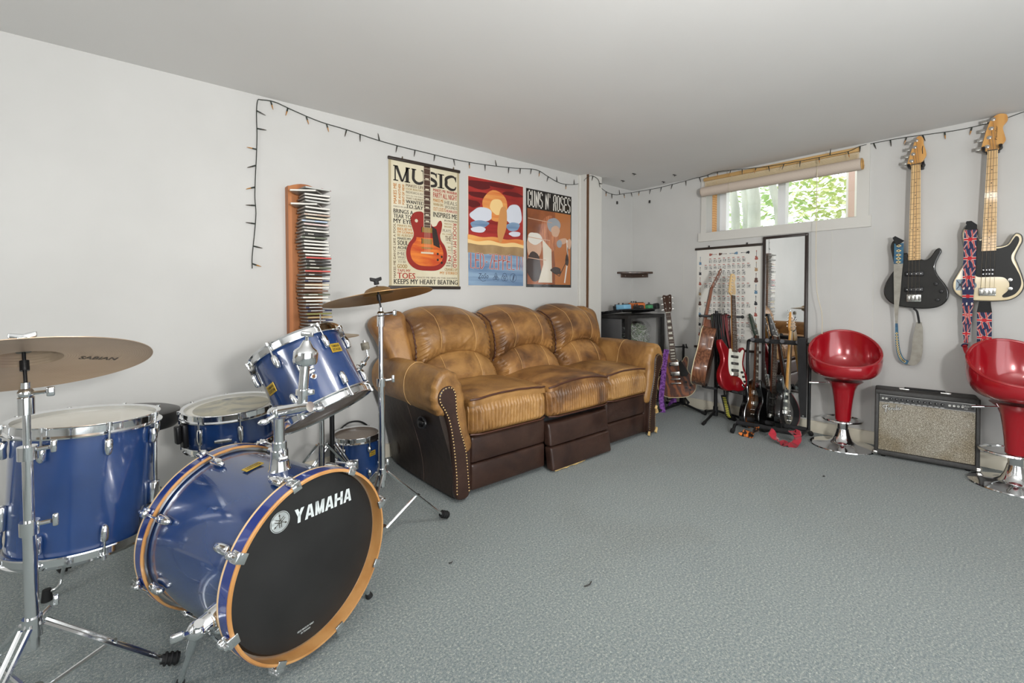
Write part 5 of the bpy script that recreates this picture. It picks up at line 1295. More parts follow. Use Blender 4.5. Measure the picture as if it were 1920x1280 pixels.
# cables over the bar
CABK = mat('cable_black', '#151516', .5); CARD = mat('cable_red', '#6d2a2c', .5); CABG = noisy('cable_green', '#2e3a22', '#6d7a3a', 80, .7, 2)
rnd = random.Random(11)
for k, (m, lab) in enumerate(((CABK, 'thick black guitar cable looped over the double stand bar'), (CARD, 'dark red guitar cable looped over the double stand bar'), (CABK, 'thin black cable hanging lowest from the double stand bar'), (CABG, 'black and green braided cable hanging beside the acoustic guitar'))):
    b = B(); n = (7, 4, 3, 2)[k]; c0 = None
    for j in range(n):
        f = (.33 + .042 * j, .54 + .045 * j, .36 + .13 * j, .31 + .03 * j)[k]; p = lerp(e0, e1, f) + V((-.004 - .012 * (k == 0), 0, .012)); dr = (.36 + rnd.uniform(-.06, .06), .33 + rnd.uniform(-.05, .05), .62 + .06 * j, .30)[k]
        wv = (e1 - e0).normalized() * rnd.uniform(.02, .05); ou = V((-.030, 0, 0))
        pts = [p, p + ou + V((0, 0, -.01)), p + ou * 1.3 + wv * .4 + V((0, 0, -dr * .4)), p + ou * 1.2 + wv * .9 + V((0, 0, -dr * .8)), p + wv + V((-.012, 0, -dr)), p - ou * .5 + wv * .6 + V((0, 0, -dr * .8)), p - ou * .8 + wv * .1 + V((0, 0, -dr * .35)), p - ou * .6 + V((0, 0, -.01))]
        b.tube(spline(pts, 6), .0052, 0, 7, True); c0 = c0 or p
    tag(b.build('cable', m, loc=c0), lab, 'cable')
b = B(); bag = lerp(e0, e1, .52); b.rbox(bag + V((.03, 0, -.30)), (.03, .10, .36), .014, 8, 0, None, lambda p: V((p.x, p.y + .01 * math.sin(p.z * 20), p.z))); tag(b.build('strap_bundle', noisy('black_cloth', '#161617', '#1e1e20', 20, .8, 3), loc=bag), 'black cloth gig strap hanging behind the cables on the double stand', 'strap')
t = thing('guitar_strap', 'black and yellow lettered strap trailing from the red guitar to the carpet', 'strap', on(1366, 786, 'z', 0))
P = spline([V(on(x, y, 'x', 3.86)) for x, y in ((1357, 740), (1360, 752), (1363, 765), (1366, 778))] + [V(on(1373, 787, 'z', .008)), V(on(1381, 785, 'z', .02))], 4, False)
b = B(); b.strap(P, V((.3, -.95, 0)), .05, .003); 
for i in range(2, 14):
    q = P[i]; b.box(q + V((-.004, 0, 0)), (.003, .028, .008), 1, None)
b.build('band', [RUBBER, mat('strap_yellow', '#c9c24a', .7)], t)

# --- five way rack with three black guitars
def rackp(x, y, z=0): return V((x, y, z))
t = thing('guitar_rack', 'black folding guitar rack in front of the mirror with three guitars in it', 'rack', (3.79, 1.36, 0))
A0, A1 = V((3.60, 1.575, 0)), V((3.92, 1.585, 0)); D0, D1 = V((3.63, 1.145, 0)), V((3.97, 1.155, 0))
for nm, a, d_, ru in (('base_frame', A0, A1, 0), ('base_frame', D0, D1, 0)):
    b = B(); b.tube([a + V((0, 0, .02)), lerp(a, d_, .1) + V((0, 0, .06)), lerp(a, d_, .8) + V((0, 0, .065)), d_ + V((0, 0, .02))], .0125, 0, 10); l = b.build(nm, BLKMETAL, t)
    for e in (a, d_):
        b = B(); b.tube([e + V((0, 0, .03)), e + (a - d_).normalized() * (.02 if e is a else -.02) + V((0, 0, .016))], .017, 0, 12); b.build('rubber_foot', RUBBER, l)
b = B()
for f in (.22, .70):
    b.tube([lerp(A0, A1, f) + V((0, 0, .075)), lerp(D0, D1, f) + V((0, 0, .075))], .018, 0, 12)
b.build('lower_bar', noisy('foam', '#1a1a1b', '#222224', 40, .9, 2), t)
tz = on(1519, 641, 'x', 3.88).z
U0 = lerp(A0, A1, .86); U1 = lerp(D0, D1, .86); T0 = on(1407, 640, 'x', U0.x); T1 = on(1520, 641, 'x', U1.x); T0.y = U0.y - .03; T1.y = U1.y + .03; T0.z = T1.z = (T0.z + T1.z) / 2
b = B(); b.tube(spline([U0 + V((0, 0, .06)), U0 + V((0, 0, T0.z * .6)), U0 + V((0, 0, T0.z - .05)), T0, lerp(T0, T1, .5), T1, U1 + V((0, 0, T0.z - .05)), U1 + V((0, 0, T0.z * .6)), U1 + V((0, 0, .06))], 5, False), .012, 0, 12); b.build('upright_frame', BLKMETAL, t)
b = B(); b.tube([lerp(T0, T1, .02) + V((-.012, 0, 0)), lerp(T0, T1, .98) + V((-.012, 0, 0))], .018, 0, 12); b.build('foam_bar', MATS['foam'], t)
for k in range(4):
    p = lerp(T0, T1, .09 + .28 * k); b = B(); b.cyl(p, p + V((-.075, -.0, .012)), .011, seg=10); b.cyl(p + V((-.074, 0, .012)), p + V((-.082, 0, .013)), .016, .014, 1, 14); b.build('divider', [MATS['foam'], mat('grey_cap', '#55565a', .5)], t)
SUNB = noisy('sunburst_face', '#1b0d08', '#c8742a', 4, .18, 3, coat=.9, lo=.42, hi=.62)
def rackg(label, pb_, db, ph, dh, nrm, **k):
    ob = dep(*pb_, db); oh = dep(*ph, dh); t = thing('electric_guitar', label, 'guitar', (ob.x, ob.y, max(.05, ob.z)))
    M = upm(ob, oh - ob, nrm); guitar(t, M, **k); return M
gtop = lambda M: M
rackg('black single cutaway guitar with amber flamed face, first in the rack beside the chord chart', (1414, 806), 3.74, (1419, 582), 3.90, (-.04, -1, .06), out=LPO, body_m=GLOSSBLK, y_joint=.345, y_nut=.79, y_top=.985, nstr=6, th=.05, rd=.006, neck_m=MAHO, board_m=ROSE, scale=.628, head='lp', head_m=mat('greenish_head', '#2c3a30', .3), hw=NICKEL, pick=((.305, .085, .038), (.215, .085, .038)), pick_m=NICKEL, bridge_y=.165, bridge='tom', knobs=((.085, .135), (.12, .105)), knob_m=GOLDHW, dots='block', binding=STEEL, face_m=SUNB, tilt=.25)
rackg('shiny black guitar with gold hardware in the middle of the rack', (1446, 812), 3.60, (1452, 590), 3.78, (-.22, -.97, .06), out=STRATO, body_m=GLOSSBLK, y_joint=.325, y_nut=.785, y_top=.975, nstr=6, th=.044, rd=.008, neck_m=MAHO, board_m=ROSE, scale=.648, head='lpn', head_m=mat('black_head', '#1b1c1c', .3), hw=NICKEL, pick=((.275, .08, .02), (.22, .08, .02), (.165, .08, .02)), pick_m=BLACK, bridge_y=.135, bridge='block', guard=GST, guard_m=mat('black_guard_white_edge', '#232323', .2, 0, .6), knobs=((.08, .155), (.095, .12), (.11, .082)), knob_m=GOLDHW, binding=None, tilt=.2)
rackg('black guitar with a pale maple neck, last in the rack beside the stool', (1472, 806), 3.50, (1483, 594), 3.68, (.10, -.99, .06), out=STRATO, body_m=GLOSSBLK, y_joint=.325, y_nut=.785, y_top=.975, nstr=6, th=.044, rd=.008, neck_m=wood('bright_maple', '#c88f45', '#d9a355', 6, .3, .4, 'Y', 2), board_m=MAPLEB, scale=.648, head='strat', head_m=MATS['bright_maple'], hw=NICKEL, pick=((.275, .08, .02), (.22, .08, .02), (.165, .08, .02)), pick_m=PGWHITE, bridge_y=.135, bridge='block', guard=GST, guard_m=mat('mirror_guard', '#9aa2a2', .15, .6), knobs=((.08, .155), (.095, .12), (.11, .082)), knob_m=NICKEL, tilt=.02, dot_m=DOT)
# straps at the rack
t = thing('guitar_strap', 'wide black strap hanging straight down from the rack bar', 'strap', lerp(T0, T1, .86))
P = [V(on(x, y, 'x', T0.x - .045)) for x, y in ((1503, 638), (1504, 690), (1505, 740), (1506, 782))]; b = B(); b.strap([P[0] + V((.06, 0, .012)), P[0] + V((.0, 0, .012))] + P, V((0, 1, 0)), [.055] * 5 + [.04], .004); b.cyl(P[-1] + V((-.004, 0, .01)), P[-1] + V((.004, 0, .01)), .006, seg=10, m=1); b.build('band', [MATS['black_cloth'], STEEL], t)
t = thing('guitar_strap', 'dark red edged strap bowing out behind the maple neck guitar', 'strap', dep(1490, 800, 3.5))
P = spline([V(dep(x, y, 3.55)) for x, y in ((1478, 738), (1487, 752), (1493, 770), (1492, 788), (1486, 800))], 4, False); b = B(); b.strap(P, V((.4, -.5, .1)), .045, .004); b.tube([p + V((.012, -.02, 0)) for p in P], .002, 1, 6); b.build('band', [RUBBER, mat('red_edge', '#7c1f2a', .6)], t)
REDCL = noisy('red_velvet', '#8f1024', '#b01a2f', 14, .75, 4, sheen=.4)
t = thing('guitar_strap', 'crumpled red velvet strap draped over the rack foot', 'strap', on(1470, 838, 'z', 0))
for L in (((1444, 808), (1452, 818), (1462, 830), (1470, 838)), ((1466, 838), (1478, 837), (1490, 832), (1496, 822), (1494, 812), (1484, 812))):
    P = spline([V(on(x, y, 'x', 3.585)) for x, y in L], 5, False); P = [V((p.x + .008 * math.sin(i), p.y, max(.014, p.z))) for i, p in enumerate(P)]
    b = B(); b.strap(P, [V((.45, -.35, .75 * math.cos(i * .35))) for i in range(len(P))], .05, .008); b.build('band', REDCL, t)
t = thing('guitar_strap', 'black strap with orange flames crumpled over the rack corner', 'strap', on(1405, 815, 'z', 0))
P = spline([V(on(x, y, 'x', 3.60)) for x, y in ((1419, 800), (1416, 808), (1408, 817), (1398, 817), (1390, 808))], 5, False); P = [V((p.x, p.y, max(.018, p.z))) for p in P]
b = B(); b.strap(P, [V((.5, -.3, .6 + .3 * math.sin(i))) for i in range(len(P))], .055, .008)
b.build('band', [noisy('flame_cloth', '#15100e', '#d9772a', 38, .7, 2, lo=.52, hi=.58, dist=1)], t)
# ------------------------------------------------------------------ wall posters
def wallM_back(x, z, y=None): return Matrix(((1, 0, 0, x), (0, 0, -1, (YB - .004) if y is None else y), (0, 1, 0, z), (0, 0, 0, 1)))
def wallM_right(y, z, x=None): return Matrix(((0, 0, -1, (XW - .004) if x is None else x), (-1, 0, 0, y), (0, 1, 0, z), (0, 0, 0, 1)))
INKS = {k: mat('print_' + k, v, .6) for k, v in dict(black='#231d18', brown='#6d5a45', grey='#857c6c', orange='#b3742c', red='#9e2a22', tan='#9c7f4f', gold='#8d6a2a').items()}
order = list(INKS)
IM = [INKS[k] for k in order]
PAPER = noisy('aged_paper', '#d3cbb4', '#c6bd9f', 3, .6, 5)
# 1: the MUSIC chart
t = thing('wall_poster', 'cream wall hanging printed MUSIC with a red guitar and columns of words', 'poster', (1.602, YB, 1.57), 'posters above the sofa')
W, H = .560, .855; PM = wallM_back(1.321, 1.146)
b = B(PM); pm = [PAPER] + IM; ix = {k: i + 1 for i, k in enumerate(order)}
b.rbox((W / 2, H / 2, -.0012), (W, H, .0022), .0008, 2, 0)
# darker aged margins
EDGE = len(pm); pm.append(mat('paper_edge', '#a99c7d', .6))
for r in ((0, 0, .018, H), (W - .018, 0, W, H)): b.rect(*r, .0003, EDGE)
def tx(s, x0, x1, yt, yb, c, rot=0):
    e = min((x1 - x0) * W / max(3, len(s)), .03) * .045 if rot == 0 else .0006
    for k in (-1, 0, 1): b.text(s, x0 * W + k * e, (1 - yb) * H + (k * e if rot else 0), x1 * W + k * e, (1 - yt) * H + (k * e if rot else 0), .0006 + .00005 * (k + 1), ix[c], 0, None, 0, rot)
# heavy slab letters of the title
def slab_word(word, x0, x1, y0, y1, z, m):
    n = len(word); wts = [1.35, 1.15, .95, .6, 1.05]; tot = sum(wts); x = x0; h = y1 - y0
    for ch, wt in zip(word, wts):
        w = (x1 - x0) * wt / tot; a, c = x + w * .04, x + w * .96; s = h * .16; st = h * .23; xm = (a + c) / 2
        P = lambda *q: b.poly(q, z, m)
        ser = lambda q0, q1, yy: P((q0, yy), (q1, yy), (q1, yy + h * .07), (q0, yy + h * .07))
        if ch == 'M':
            ser(a, a + st * 1.5, y0); ser(c - st * 1.8, c, y0); ser(a, a + st * 1.3, y1 - h * .07); ser(c - st * 1.4, c, y1 - h * .07)
            P((a + st * .4, y0), (a + st * .8, y0), (a + st * .8, y1), (a + st * .4, y1)); P((c - st * 1.4, y0), (c - st * .4, y0), (c - st * .4, y1), (c - st * 1.4, y1)); P((a + st * .4, y1), (a + st * 1.4, y1), (xm + st * .45, y0), (xm - st * .25, y0)); P((c - st * 1.0, y1), (c - st * .5, y1), (xm + st * .45, y0), (xm, y0))
        if ch == 'U':
            ser(a, a + st * 1.6, y1 - h * .07); ser(c - st * 1.3, c, y1 - h * .07)
            out = [V((xm + (c - st * .5 - xm) * math.cos(q), y0 + h * .34 + h * .34 * math.sin(q))) for q in [PI + PI * k / 16 for k in range(17)]]
            b.stroke([V((a + st * .75, y1))] + [V((q.x + st * .1, q.y + st * .3)) for q in out] + [V((c - st * .55, y1))], [st * .9] * 8 + [st * .8] * 6 + [st * .45] * 5, z, m)
        if ch == 'S':
            pts = [(c - st * .2, y0 + h * .74), (c - st * .5, y0 + h * .9), (xm, y0 + h * .95), (a + st * .5, y0 + h * .86), (a + st * .5, y0 + h * .66), (xm, y0 + h * .52), (c - st * .5, y0 + h * .38), (c - st * .45, y0 + h * .14), (xm, y0 + h * .05), (a + st * .4, y0 + h * .1), (a + st * .2, y0 + h * .28)]
            q = spline(pts, 4, False); nq = len(q); b.stroke(q, [st * (.35 + .65 * math.sin(PI * k / (nq - 1))) for k in range(nq)], z, m)
            P((c - st * .3, y0 + h * .66), (c, y0 + h * .66), (c, y1), (c - st * .2, y1)); P((a, y0), (a + st * .2, y0), (a + st * .3, y0 + h * .36), (a, y0 + h * .36))
        if ch == 'I':
            ser(a, c, y0); ser(a, c, y1 - h * .07); P((xm - st * .5, y0), (xm + st * .5, y0), (xm + st * .5, y1), (xm - st * .5, y1))
        if ch == 'C':
            pts = [(c - st * .2, y0 + h * .72), (c - st * .7, y0 + h * .93), (xm, y0 + h * .95), (a + st * .5, y0 + h * .76), (a + st * .45, y0 + h * .5), (a + st * .5, y0 + h * .24), (xm, y0 + h * .04), (c - st * .6, y0 + h * .08), (c - st * .1, y0 + h * .28)]
            q = spline(pts, 4, False); nq = len(q); b.stroke(q, [st * (.3 + .75 * math.sin(PI * k / (nq - 1))) for k in range(nq)], z, m)
            P((c - st * .3, y0 + h * .62), (c, y0 + h * .62), (c, y1), (c - st * .25, y1))
        x += w
slab_word('MUSIC', .05 * W, .96 * W, (1 - .165) * H, (1 - .045) * H, .0006, ix['black'])
for a in (('MAKES ME', .06, .10, .185, .345, 'orange', 90), ('SEE ANOTHER', .125, .155, .185, .345, 'orange', 90), ('POINT OF VIEW', .175, .205, .185, .345, 'orange', 90),
          ('MAKES LIFE', .225, .47, .175, .198, 'brown'), ('LOOK BEAUTIFUL', .225, .47, .205, .222, 'tan'), ('MAKES ME DANCE ALL NIGHT', .225, .47, .23, .25, 'grey'), ('SAYS ALL THE THINGS', .225, .47, .262, .272, 'grey'), ('THAT I ALWAYS', .225, .47, .28, .296, 'brown'), ('WANTED', .225, .47, .302, .33, 'black'), ('TO SAY', .225, .46, .338, .368, 'black'),
          ('MAKES ME SING IN THE BATH', .06, .42, .36, .372, 'grey'), ('BRINGS A', .06, .32, .385, .418, 'black'), ('TEAR TO', .06, .29, .424, .456, 'black'), ('MY EYE', .06, .30, .462, .496, 'black'),
          ('MAKES ME', .11, .30, .505, .522, 'tan'), ('BELIEVE', .11, .31, .53, .55, 'orange'), ("I'M GONNA", .11, .32, .555, .575, 'orange'), ('BE ALRIGHT', .11, .32, .58, .60, 'tan'), ('MAKES MY', .11, .29, .607, .625, 'black'), ('SOUL', .11, .25, .632, .668, 'black'), ('ACHE', .11, .235, .676, .70, 'black'), ('FORGIVES', .11, .22, .707, .717, 'grey'), ('ME', .11, .215, .724, .75, 'grey'), ('WHAT', .11, .22, .756, .775, 'grey'), ('I WANT', .11, .21, .780, .788, 'grey'), ('TO BE', .11, .22, .793, .81, 'grey'),
          ('GOOD', .105, .235, .82, .852, 'gold'), ('TAPS MY', .105, .28, .86, .882, 'red'), ('TOES', .105, .345, .888, .935, 'red'), ('MAKES ME SING IN THE SHOWER', .365, .965, .915, .93, 'grey'), ('KEEPS MY HEART BEATING', .06, .97, .938, .978, 'black'), ('MAKES ME DANCE LIKE A FOOL', .055, .085, .50, .93, 'brown', 90),
          ('MAKES ME WANNA', .605, .965, .175, .20, 'red'), ('PARTY ALL NIGHT', .605, .965, .206, .25, 'red'), ('MAKES ME', .605, .755, .258, .285, 'orange'), ('HEALS', .775, .965, .262, .295, 'grey'), ('WANNA SING', .605, .755, .293, .318, 'tan'), ('WOUNDS', .775, .965, .302, .33, 'grey'), ('OUT LOUD IS', .605, .79, .328, .36, 'orange'), ('FEARLESS', .80, .965, .338, .36, 'red'), ('INSPIRES ME', .605, .965, .37, .412, 'black'), ('IN PASSION', .77, .965, .425, .44, 'brown'), ('MAKES YOU', .77, .88, .452, .465, 'tan'), ('BIGGER', .77, .88, .475, .49, 'tan'), ('PLAYS', .745, .87, .505, .53, 'grey'), ('ALL OVER', .735, .87, .54, .553, 'tan'), ('THE', .78, .87, .562, .605, 'brown'), ('WORLD', .80, .87, .615, .625, 'tan'), ('ROCKS MY WORLD', .90, .955, .45, .83, 'red', -90), ('GETS THE PARTY STARTED', .87, .893, .53, .83, 'grey', -90), ('WAY', .82, .865, .65, .665, 'tan'), ('BACK', .82, .865, .675, .69, 'tan'), ('TO', .82, .865, .70, .712, 'tan'), ('2', .82, .87, .725, .775, 'red'), ('RUN', .80, .86, .785, .80, 'brown'), ('AWAY', .79, .86, .808, .822, 'brown'), ('CRANKS UP', .77, .965, .835, .86, 'tan'), ('MY STEREO', .70, .965, .867, .89, 'orange')):
    tx(*a[:6], *(a[6:7] or ()))
# printed guitar
cxg, yb_, sc_ = .515 * W, .135 * H, 1.0
GB = [V((cxg + q.x * .98, yb_ + q.y * 1.02 * .98)) for q in spline(LPO, 5)]
k0 = len(pm); pm += [mat('print_burst_red', '#8c241c', .35), noisy('print_burst', '#b8441e', '#d87a30', 7, .35, 5, stretch=(1, 1, 6)), mat('print_board', '#4a3429', .4), mat('print_ivory', '#c9bfa8', .4), mat('print_gold', '#a48a52', .4), mat('print_guard', '#2a211c', .4)]
# the title comes apart behind the neck: printed neck over it
b.poly(GB, .0007, k0)
b.poly([V((cxg + (q.x - cxg) * .80, yb_ + .15 + (q.y - yb_ - .15) * .78)) for q in GB if q.y < yb_ + .26], .0009, k0 + 1)
b.rect(cxg - .026, yb_ + .30, cxg + .030, H * .995, .0009, k0 + 2); b.rect(cxg + .026, yb_ + .30, cxg + .030, H * .995, .0010, k0 + 3); b.rect(cxg - .028, yb_ + .30, cxg - .024, H * .995, .0010, k0 + 3)
for k in range(20):
    y = yb_ + .32 + .019 * k + .0009 * k * k
    if y < H * .99: b.rect(cxg - .024, y, cxg + .026, y + .002, .0011, k0 + 3)
    if k % 2 and y + .02 < H * .99: b.rect(cxg - .013, y + .005, cxg + .015, y + .014, .0012, k0 + 3)
for y in (yb_ + .27, yb_ + .19): b.rect(cxg - .040, y, cxg + .040, y + .035, .0011, k0 + 4); b.rect(cxg - .046, y - .002, cxg - .040, y + .037, .0011, k0 + 5)
b.rect(cxg - .045, yb_ + .155, cxg + .045, yb_ + .165, .0011, k0 + 4); b.rect(cxg - .05, yb_ + .12, cxg + .05, yb_ + .132, .0011, k0 + 3)
for k in range(6): b.rect(cxg - .021 + .0085 * k - .0006, yb_ + .13, cxg - .021 + .0085 * k + .0006, yb_ + .31, .0013, k0 + 3)
b.poly([(cxg + .036, yb_ + .32), (cxg + .075, yb_ + .30), (cxg + .10, yb_ + .20), (cxg + .105, yb_ + .165), (cxg + .05, yb_ + .185), (cxg + .044, yb_ + .24)], .00105, k0 + 5)
for x, y in ((.085, .13), (.118, .11), (.085, .085), (.118, .065)): b.poly(circle(.009, 14, (cxg + x, yb_ + y * .95)), .0012, k0 + 5)
b.poly(circle(.012, 14, (cxg - .085, yb_ + .345)), .0012, k0 + 3)
b.build('sheet', pm, t)
BARM = mat('hanger_bar', '#2a2019', .4)
for nm, z in (('top_bar', H + .004), ('bottom_bar', -.004)):
    b = B(PM); b.rbox((W / 2, z, .004), (W + .012, .022, .014), .005, 5); b.build(nm, BARM, t)
for x in (.10, .51): b = B(PM); b.torus(.006, .0018, 0, 16, 6, Matrix.Translation((x, H + .022, .002)) @ Matrix.Rotation(PI / 2, 4, 'Y')); b.build('hook', mat('brass_hook', '#6d5a30', .4, .6), t)

def sheet(b, W, H, m=0, wave=.003, n=16, curl=None):
    vs = []; 
    for j in range(n + 1):
        for i in range(n + 1):
            u, v = i / n, j / n; vs.append((u * W, v * H, wave * (.5 + .5 * math.sin(v * 9 + u * 2)) * sstep(0, .3, u) * sstep(0, .3, 1 - u) - .0005))
    W_ = n + 1; b.add(vs, [(j * W_ + i, j * W_ + i + 1, (j + 1) * W_ + i + 1, (j + 1) * W_ + i) for j in range(n) for i in range(n)], m)
    b.add([(x, y, z - .0008) for x, y, z in vs], [(j * W_ + i, (j + 1) * W_ + i, (j + 1) * W_ + i + 1, j * W_ + i + 1) for j in range(n) for i in range(n)], m)
def blob(cx, cy, rx, ry, n=26, seed=0, j=.18, rot=0):
    r_ = random.Random(seed); ph = [r_.uniform(0, 6.28) for _ in range(4)]
    out = []
    for k in range(n):
        a = 2 * PI * k / n; q = 1 + j * (math.sin(2 * a + ph[0]) * .5 + math.sin(3 * a + ph[1]) * .4 + math.sin(5 * a + ph[2]) * .3)
        x, y = rx * q * math.cos(a), ry * q * math.sin(a); out.append(V((cx + x * math.cos(rot) - y * math.sin(rot), cy + x * math.sin(rot) + y * math.cos(rot))))
    return out
def wavy(W, y0, y1, amp, ph, n=24):
    return [V((W * i / n, y0 + amp * math.sin(i * .7 + ph))) for i in range(n + 1)] + [V((W * i / n, y1 + amp * math.sin(i * .6 + ph + 1))) for i in range(n, -1, -1)]
# 2: the red and blue band poster (its picture kept to plain generic shapes)
W, H = .566, .838; PM = wallM_back(1.957, 1.158)
b = B(PM); M2_ = [mat('p_cream', '#d8cfc0', .35), noisy('p_red', '#7d1f1d', '#a8312b', 6, .35, 5, stretch=(.4, 1, 3)), mat('p_dark_red', '#5a1618', .35), noisy('p_orange', '#c8632f', '#e0a45c', 5, .35, 4, stretch=(.3, 1, 4)), mat('p_yellow', '#e6c487', .35), noisy('p_earth', '#8f7350', '#a68a63', 8, .35, 4), noisy('p_blue', '#5d7898', '#87a0b8', 5, .35, 5, stretch=(.4, 1, 5)), mat('p_white', '#c9cdd6', .35), mat('p_tan', '#c48a52', .35), mat('p_ink', '#2c3a52', .35), mat('p_letter', '#9c2a35', .35)]
b.rbox((W / 2, H / 2, -.0012), (W, H, .0022), .0008, 2, 0)
b.rect(.006, .38 * H, W - .006, H - .006, .0004, 1)
for k, (x, y, rx, ry) in enumerate(((.10, .93, .13, .03), (.30, .96, .16, .02), (.12, .84, .12, .022), (.45, .90, .10, .02), (.05, .75, .06, .03))): b.poly([V((max(.006, min(W - .006, q.x)), min(H - .006, q.y))) for q in blob(x, y * H, rx, ry, 24, k)], .0006 + k * .00004, 2)
b.poly(blob(.27, .76 * H, .13, .12, 28, 5, .08), .0009, 3); b.poly(blob(.28, .755 * H, .07, .06, 24, 6, .1), .00095, 4)
b.poly(wavy(W, .375 * H, .46 * H, .006, .3), .0007, 3); b.poly([q for q in wavy(W, .37 * H, .42 * H, .008, 1.5)], .0008, 4)
b.poly(wavy(W, .30 * H, .385 * H, .004, .8), .0010, 5); b.rect(0.004, .004, W - .004, .305 * H, .0009, 6)
# plain pale streaks and a tan drop stand in for the picture
for k, (x, y, rx, ry, m_) in enumerate(((.13, .66, .11, .055, 7), (.46, .70, .085, .09, 7), (.11, .57, .09, .03, 6), (.45, .585, .075, .035, 6), (.10, .52, .075, .022, 7), (.47, .515, .06, .022, 7))):
    b.poly([V((max(.006, min(W - .006, q.x)), q.y)) for q in blob(x, y * H, rx, ry, 28, 20 + k, .12, .1)], .0011 + k * .00005, m_)
b.poly(blob(.335, .60 * H, .045, .15, 28, 31, .10, -.12), .0017, 8)
W2_ = .53
# tall thin letters, drawn as strokes with a pale rim
def thin(word, x0, x1, y0, y1, m_in, m_rim, z):
    n = len(word); cw = (x1 - x0) / n; h = y1 - y0
    for i, ch in enumerate(word):
        a = x0 + cw * (i + .14); c = x0 + cw * (i + .86); xm = (a + c) / 2; S = []
        if ch == 'L': S = [[(a, y1), (a, y0), (c, y0)]]
        if ch == 'E': S = [[(c, y1), (a, y1), (a, y0), (c, y0)], [(a, y0 + h * .55), (c, y0 + h * .55)]]
        if ch == 'D': S = [[(a, y0), (a, y1), (xm, y1), (c, y1 - h * .2), (c, y0 + h * .2), (xm, y0), (a, y0)]]
        if ch == '-': S = [[(xm - cw * .14, y0 + h * .45), (xm + cw * .14, y0 + h * .45)]]
        if ch == 'Z': S = [[(a, y1), (c, y1), (a, y0), (c, y0)]]
        if ch == 'P': S = [[(a, y0 - h * .06), (a, y1), (c, y1 - h * .05), (c, y1 - h * .35), (a, y1 - h * .42)]]
        if ch == 'I': S = [[(xm, y0), (xm, y1)]]
        if ch == 'N': S = [[(a, y0), (a, y1), (c, y0 - h * .06), (c, y1)]]
        for s in S: b.stroke(s, .0135, z, m_rim); b.stroke(s, .008, z + .0003, m_in)
thin('LED-ZEPPELIN', .02, .56, .165 * H, .30 * H, 10, 0, .0019)
for k, cx_ in enumerate((.15, .27, .36, .45)):
    y = .085 * H
    if k == 0:
        b.text('ZoSo', cx_ - .055, y - .012, cx_ + .045, y + .028, .0019, 9, 0, None, .2); b.stroke([(cx_ - .05, y - .012), (cx_ - .01, y - .035), (cx_ + .02, y - .028)], .003, .0019, 9)
    elif k == 1:
        for j in range(3): a = PI / 2 + j * 2.094; b.stroke(blob(cx_ + .016 * math.cos(a), y + .016 * math.sin(a), .018, .010, 18, 0, 0, a), .003, .0019 + j * .0001, 9, None, True)
        b.stroke(circle(.016, 20, (cx_, y)), .0025, .0019, 9, None, True)
    elif k == 2:
        for j in range(3): a = PI / 2 + j * 2.094; b.stroke(circle(.021, 24, (cx_ + .014 * math.cos(a), y + .014 * math.sin(a))), .003, .0019 + j * .0001, 9, None, True)
    else:
        b.stroke(circle(.034, 28, (cx_, y)), .003, .0019, 9, None, True); b.poly(blob(cx_ + .004, y, .006, .028, 14, 0, .1, -.3), .0019, 9)
o = b.build('wall_poster', M2_, loc=(1.957 + W / 2, YB, 1.158 + H / 2)); tag(o, 'red and blue band poster, middle of the three above the sofa', 'poster', 'posters above the sofa')
# 3: the brown band poster
W, H = .560, .835; PM = wallM_back(2.553, 1.154)
b = B(PM); M3 = [mat('q_black', '#1b1716', .2, 0, .6), mat('q_white', '#d3cfc6', .3), noisy('q_brown', '#6d3a22', '#9a5730', 4, .25, 4, coat=.6), mat('q_rust', '#a8642f', .25, 0, .6), noisy('q_hair', '#8a4a2c', '#c07a50', 14, .25, 4, stretch=(3, 1, .6), coat=.6), mat('q_skin', '#c09a80', .25, 0, .6), mat('q_shirt', '#cfc6b5', .25, 0, .6), mat('q_dark', '#33201a', .25, 0, .6), mat('q_grey', '#8d9298', .3, 0, .5)]
b.rbox((W / 2, H / 2, -.0012), (W, H, .0022), .0008, 2, 0)
b.rect(.012, .03 * H, W - .012, .80 * H, .0004, 2); b.rect(W * .62, .03 * H, W - .012, .80 * H, .0005, 3)
b.poly(blob(.27, .56 * H, .11, .17, 30, 3, .12), .0007, 4); b.poly(blob(.33, .66 * H, .08, .07, 26, 8, .1), .0009, 8); b.poly(blob(.35, .60 * H, .055, .05, 22, 2, .1), .0011, 5)
b.poly(blob(.09, .42 * H, .085, .11, 26, 9, .08), .0008, 5); b.poly(blob(.10, .50 * H, .08, .055, 22, 4, .12), .0009, 1); b.poly(blob(.09, .21 * H, .085, .13, 24, 12, .12), .0010, 7)
b.poly([(.19, .50 * H), (.30, .40 * H), (.31, .05 * H), (.14, .05 * H), (.20, .24 * H)], .0011, 6); b.poly(blob(.40, .47 * H, .035, .035, 18, 2, .05), .0013, 8); b.poly(blob(.44, .50 * H, .07, .025, 18, 6, .1, .2), .0012, 5)
b.poly([(.33, .40 * H), (.46, .42 * H), (.50, .20 * H), (.36, .12 * H)], .0012, 3); b.poly(blob(.36, .18 * H, .07, .03, 18, 5, .2), .0013, 7)
b.stroke([(.50, .52 * H), (.51, .30 * H), (.47, .05 * H)], .016, .0014, 1); b.stroke([(.52, .50 * H), (.49, .28 * H), (.40, .12 * H), (.33, .16 * H)], .008, .0015, 0); b.poly(blob(.53, .48 * H, .025, .05, 16, 1, .15), .0016, 5); b.poly(blob(.50, .30 * H, .02, .06, 16, 3, .2), .0016, 7)
for y, xw in ((.70, .55), (.51, .5), (.30, .42)): b.stroke([(.02, y * H), (W * xw * .6, (y - .01) * H), (W * xw, (y - .015) * H)], .006, .0017, 5)
